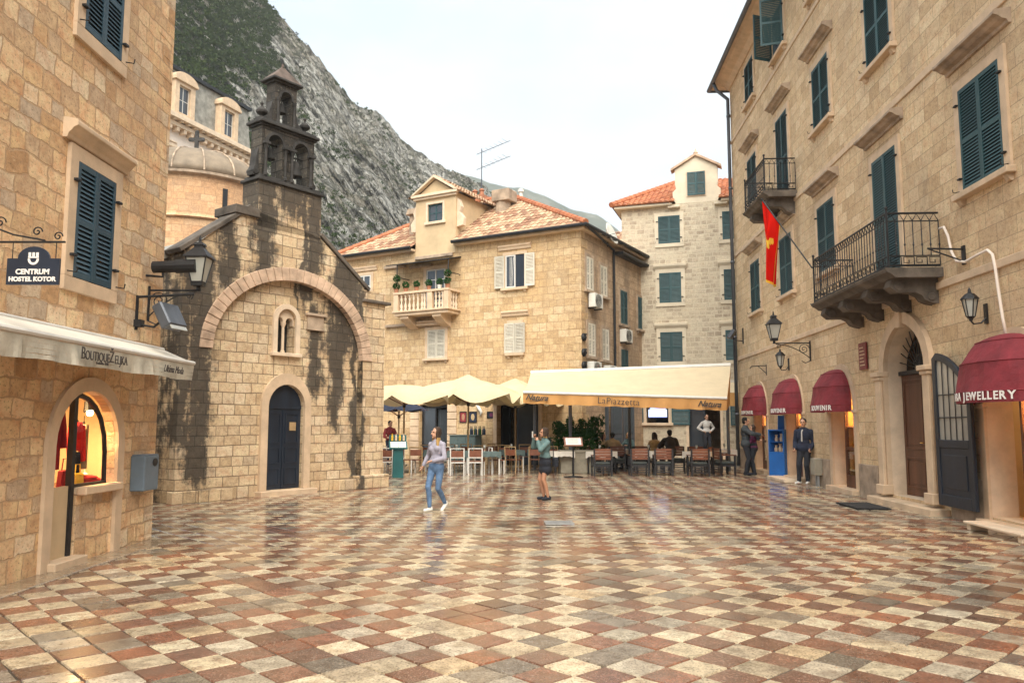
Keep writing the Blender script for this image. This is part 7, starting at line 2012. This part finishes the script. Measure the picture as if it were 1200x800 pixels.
    remeshed(c, 'hair', [M[hair[0]], M[hair[2] if len(hair) > 2 else hair[0]]], t, .010, 3, (lambda c_: 1 if c_.z < zc+.02*math.sin(c_.x*90) else 0) if len(hair) > 2 else None)
    return t, (lambda v: tuple(Vector(v)*k)), dict(w=wrp, e=el, hd=hd, nk=nk, ch=ch, hp=hp, k=k)

p = gnd(511, 598.5)
w1_, sc1, jt = human('young woman in lilac top and blue jeans striding across the wet square', (p.x, p.y, 0), R(-32), 1.60, True,
    wr=((-.36,.02,.90),(.05,-.20,1.02)), eh=((-.4,.7,-.2),(.7,.5,-.2)), an=((-.04,-.16,.075),(.05,.24,.14)), kh=((0,-1,.1),(.05,-1,.1)), hip=(0,0,.90), yaw=R(-22),
    top=('lilac knit',.93,.013), legs=('blue denim','long',.008), shoes='white leather', hair=('hair brown','long','hair blond'), skin='skin', curl=.55, vox=.008, toe=((-.1,-1,.0),(0,-.8,-.65)))
p = gnd(639, 585.5)
w2_, sc2, jt2 = human('woman in grey green sweater and dark skirt photographing with a raised phone', (p.x, p.y, 0), R(-72), 1.56, True,
    wr=((-.02,-.27,1.47),(.10,-.22,1.40)), eh=((-.5,-.2,-1),(.6,-.2,-1)), an=((-.09,.0,.075),(.09,.04,.075)), hip=(0,0,.92), yaw=R(-8),
    top=('grey green knit',.92,.022), legs=('black cloth','skirt',.022), shoes='black cloth', hair=('hair brown','bob','hair blond'), skin='skin_tan', curl=.85, vox=.008, toe=((-.15,-1,0),(.15,-1,0)), hem=.0)
ph = thing('phone', 'white phone held up by the woman in the dark skirt', 'phone', (p.x, p.y, 0), R(-72))
mb = MB(); mb.M = Matrix.Scale(jt2['k'],4)@Matrix.Translation((.04,-.335,1.555)); mb.box(-.038,.038,-.005,.005,-.075,.075); mb.build('casing', M['white_plastic'], ph, bevel=.003); mb = MB(); mb.M = Matrix.Scale(jt2['k'],4)@Matrix.Translation((.04,-.335,1.555)); mb.box(-.034,.034,.0055,.0065,-.068,.068); mb.build('screen', M['pane'], ph)
bg_ = thing('shoulder_bag', 'small black shoulder bag on the hip of the photographing woman', 'bag', (p.x, p.y, 0), R(-72))
mb = MB(); mb.box(.02,.22,.15,.24,.72,.93); mb.build('pouch', M['black cloth'], bg_, bevel=.02); mb = MB(); mb.tube([(.06,.18,.93),(.12,.14,1.2),(.10,.06,1.36),(.02,-.09,1.25)], .009, 5); mb.build('strap', M['black cloth'], bg_)
p = gnd(944, 567)
human('bearded man in navy jacket over white shirt leaning by the souvenir doorway, hands in pockets', (p.x, p.y, .0), R(-38), 1.80, False,
    wr=((-.20,-.13,.93),(.20,-.13,.93)), eh=((-.35,.9,-.1),(.35,.9,-.1)), an=((-.13,-.10,.075),(.06,.02,.075)), yaw=R(10),
    top=('navy jacket',1.0,.026), legs=('dark trousers','long',.014), shoes='white leather', hair=('hair black','short'), skin='skin', curl=.9, hem=-.05, open_='white shirt', toe=((-.3,-1,0),(.1,-1,0)))
p = gnd(875, 556.5); q_ = gnd(886, 556.5)
human('tall man in charcoal jacket hugging a woman in plum at the far souvenir shop', (p.x, p.y, 0), R(62), 1.86, False,
    wr=((.02,-.40,1.20),(.14,-.36,1.08)), eh=((-.9,.0,-.3),(.9,.0,-.3)), yaw=R(15), top=('charcoal jacket',1.0,.028), legs=('dark trousers','long',.014), hair=('hair black','short'), vox=.012, hem=-.08)
human('short woman in plum top and dark skirt being hugged by the man in charcoal', (q_.x-.02, q_.y+.10, 0), R(-100), 1.62, True,
    wr=((-.12,-.34,1.10),(.10,-.36,1.12)), yaw=R(20), top=('plum top',.9,.020), legs=('dark trousers','long',.03), hair=('hair brown','long'), vox=.012, hem=-.04)
p = E.w(3.72, -.42, .275)
human('waiter in white shirt and dark trousers standing on the doorstep, hands on hips', tuple(p), R(12), 1.80, False,
    wr=((-.17,-.06,1.02),(.17,-.06,1.02)), eh=((-1,.5,0),(1,.5,0)), top=('white shirt',.96,.012), legs=('dark trousers','long',.014), hair=('hair black','short'), vox=.012, curl=.8)
p = D.w(7.15, .75, .02)
human('dim figure in dark clothes standing inside the cafe doorway', (p.x, p.y, p.z), R(15), 1.75, False, wr=((-.10,-.28,1.25),(.14,-.24,1.15)), top=('beige shirt',.5,.02), legs=('dark trousers','long',.014), hair=('hair black','short'), vox=.014)
human('man in dark red shirt standing far back under the navy parasol', (gx(458,33.0), 33.0, 0), R(40), 1.78, False, top=('dark red shirt',.5,.02), legs=('navy jacket','long',.02), hair=('hair black','short'), vox=.014, wr=((-.2,-.25,1.05),(.2,-.25,1.05)))
def diner(label, px, Y, rz, top, hair, fem=False, h=1.70, lean=(0,-.05)):
    human(label, (gx(px, Y), Y, 0), R(rz), h, fem, wr=((-.14,-.38,.86),(.14,-.38,.86)), eh=((-.7,.3,-.5),(.7,.3,-.5)), an=((-.12,-.42,.075),(.12,-.40,.075)), kh=((0,-.3,1),(0,-.3,1)), hip=(0,0,.56), lean=lean, top=top, legs=('dark trousers','long',.014), hair=hair, vox=.014, group='diners on the terrace')
diner('seated diner in beige shirt seen from behind', 717, 29.2, 172, ('beige shirt',.6,.03), ('hair black','short'))
diner('big seated diner in black with his back to the square', 784, 28.9, 186, ('dark brown cloth',1.0,.045), ('hair black','short'), h=1.82)
diner('seated woman in mustard top beside the man in black', 765, 29.4, 150, ('mustard top',.9,.02), ('hair brown','long'), True)
diner('seated woman with brown hair next to the beige shirted diner', 704, 29.8, 60, ('tan_cloth',.9,.02), ('hair brown','long'), True)
diner('seated diner in grey at the far end of the beige shirted man\'s table', 737, 30.4, -40, ('grey green knit',.9,.02), ('hair blond','bob'), True)
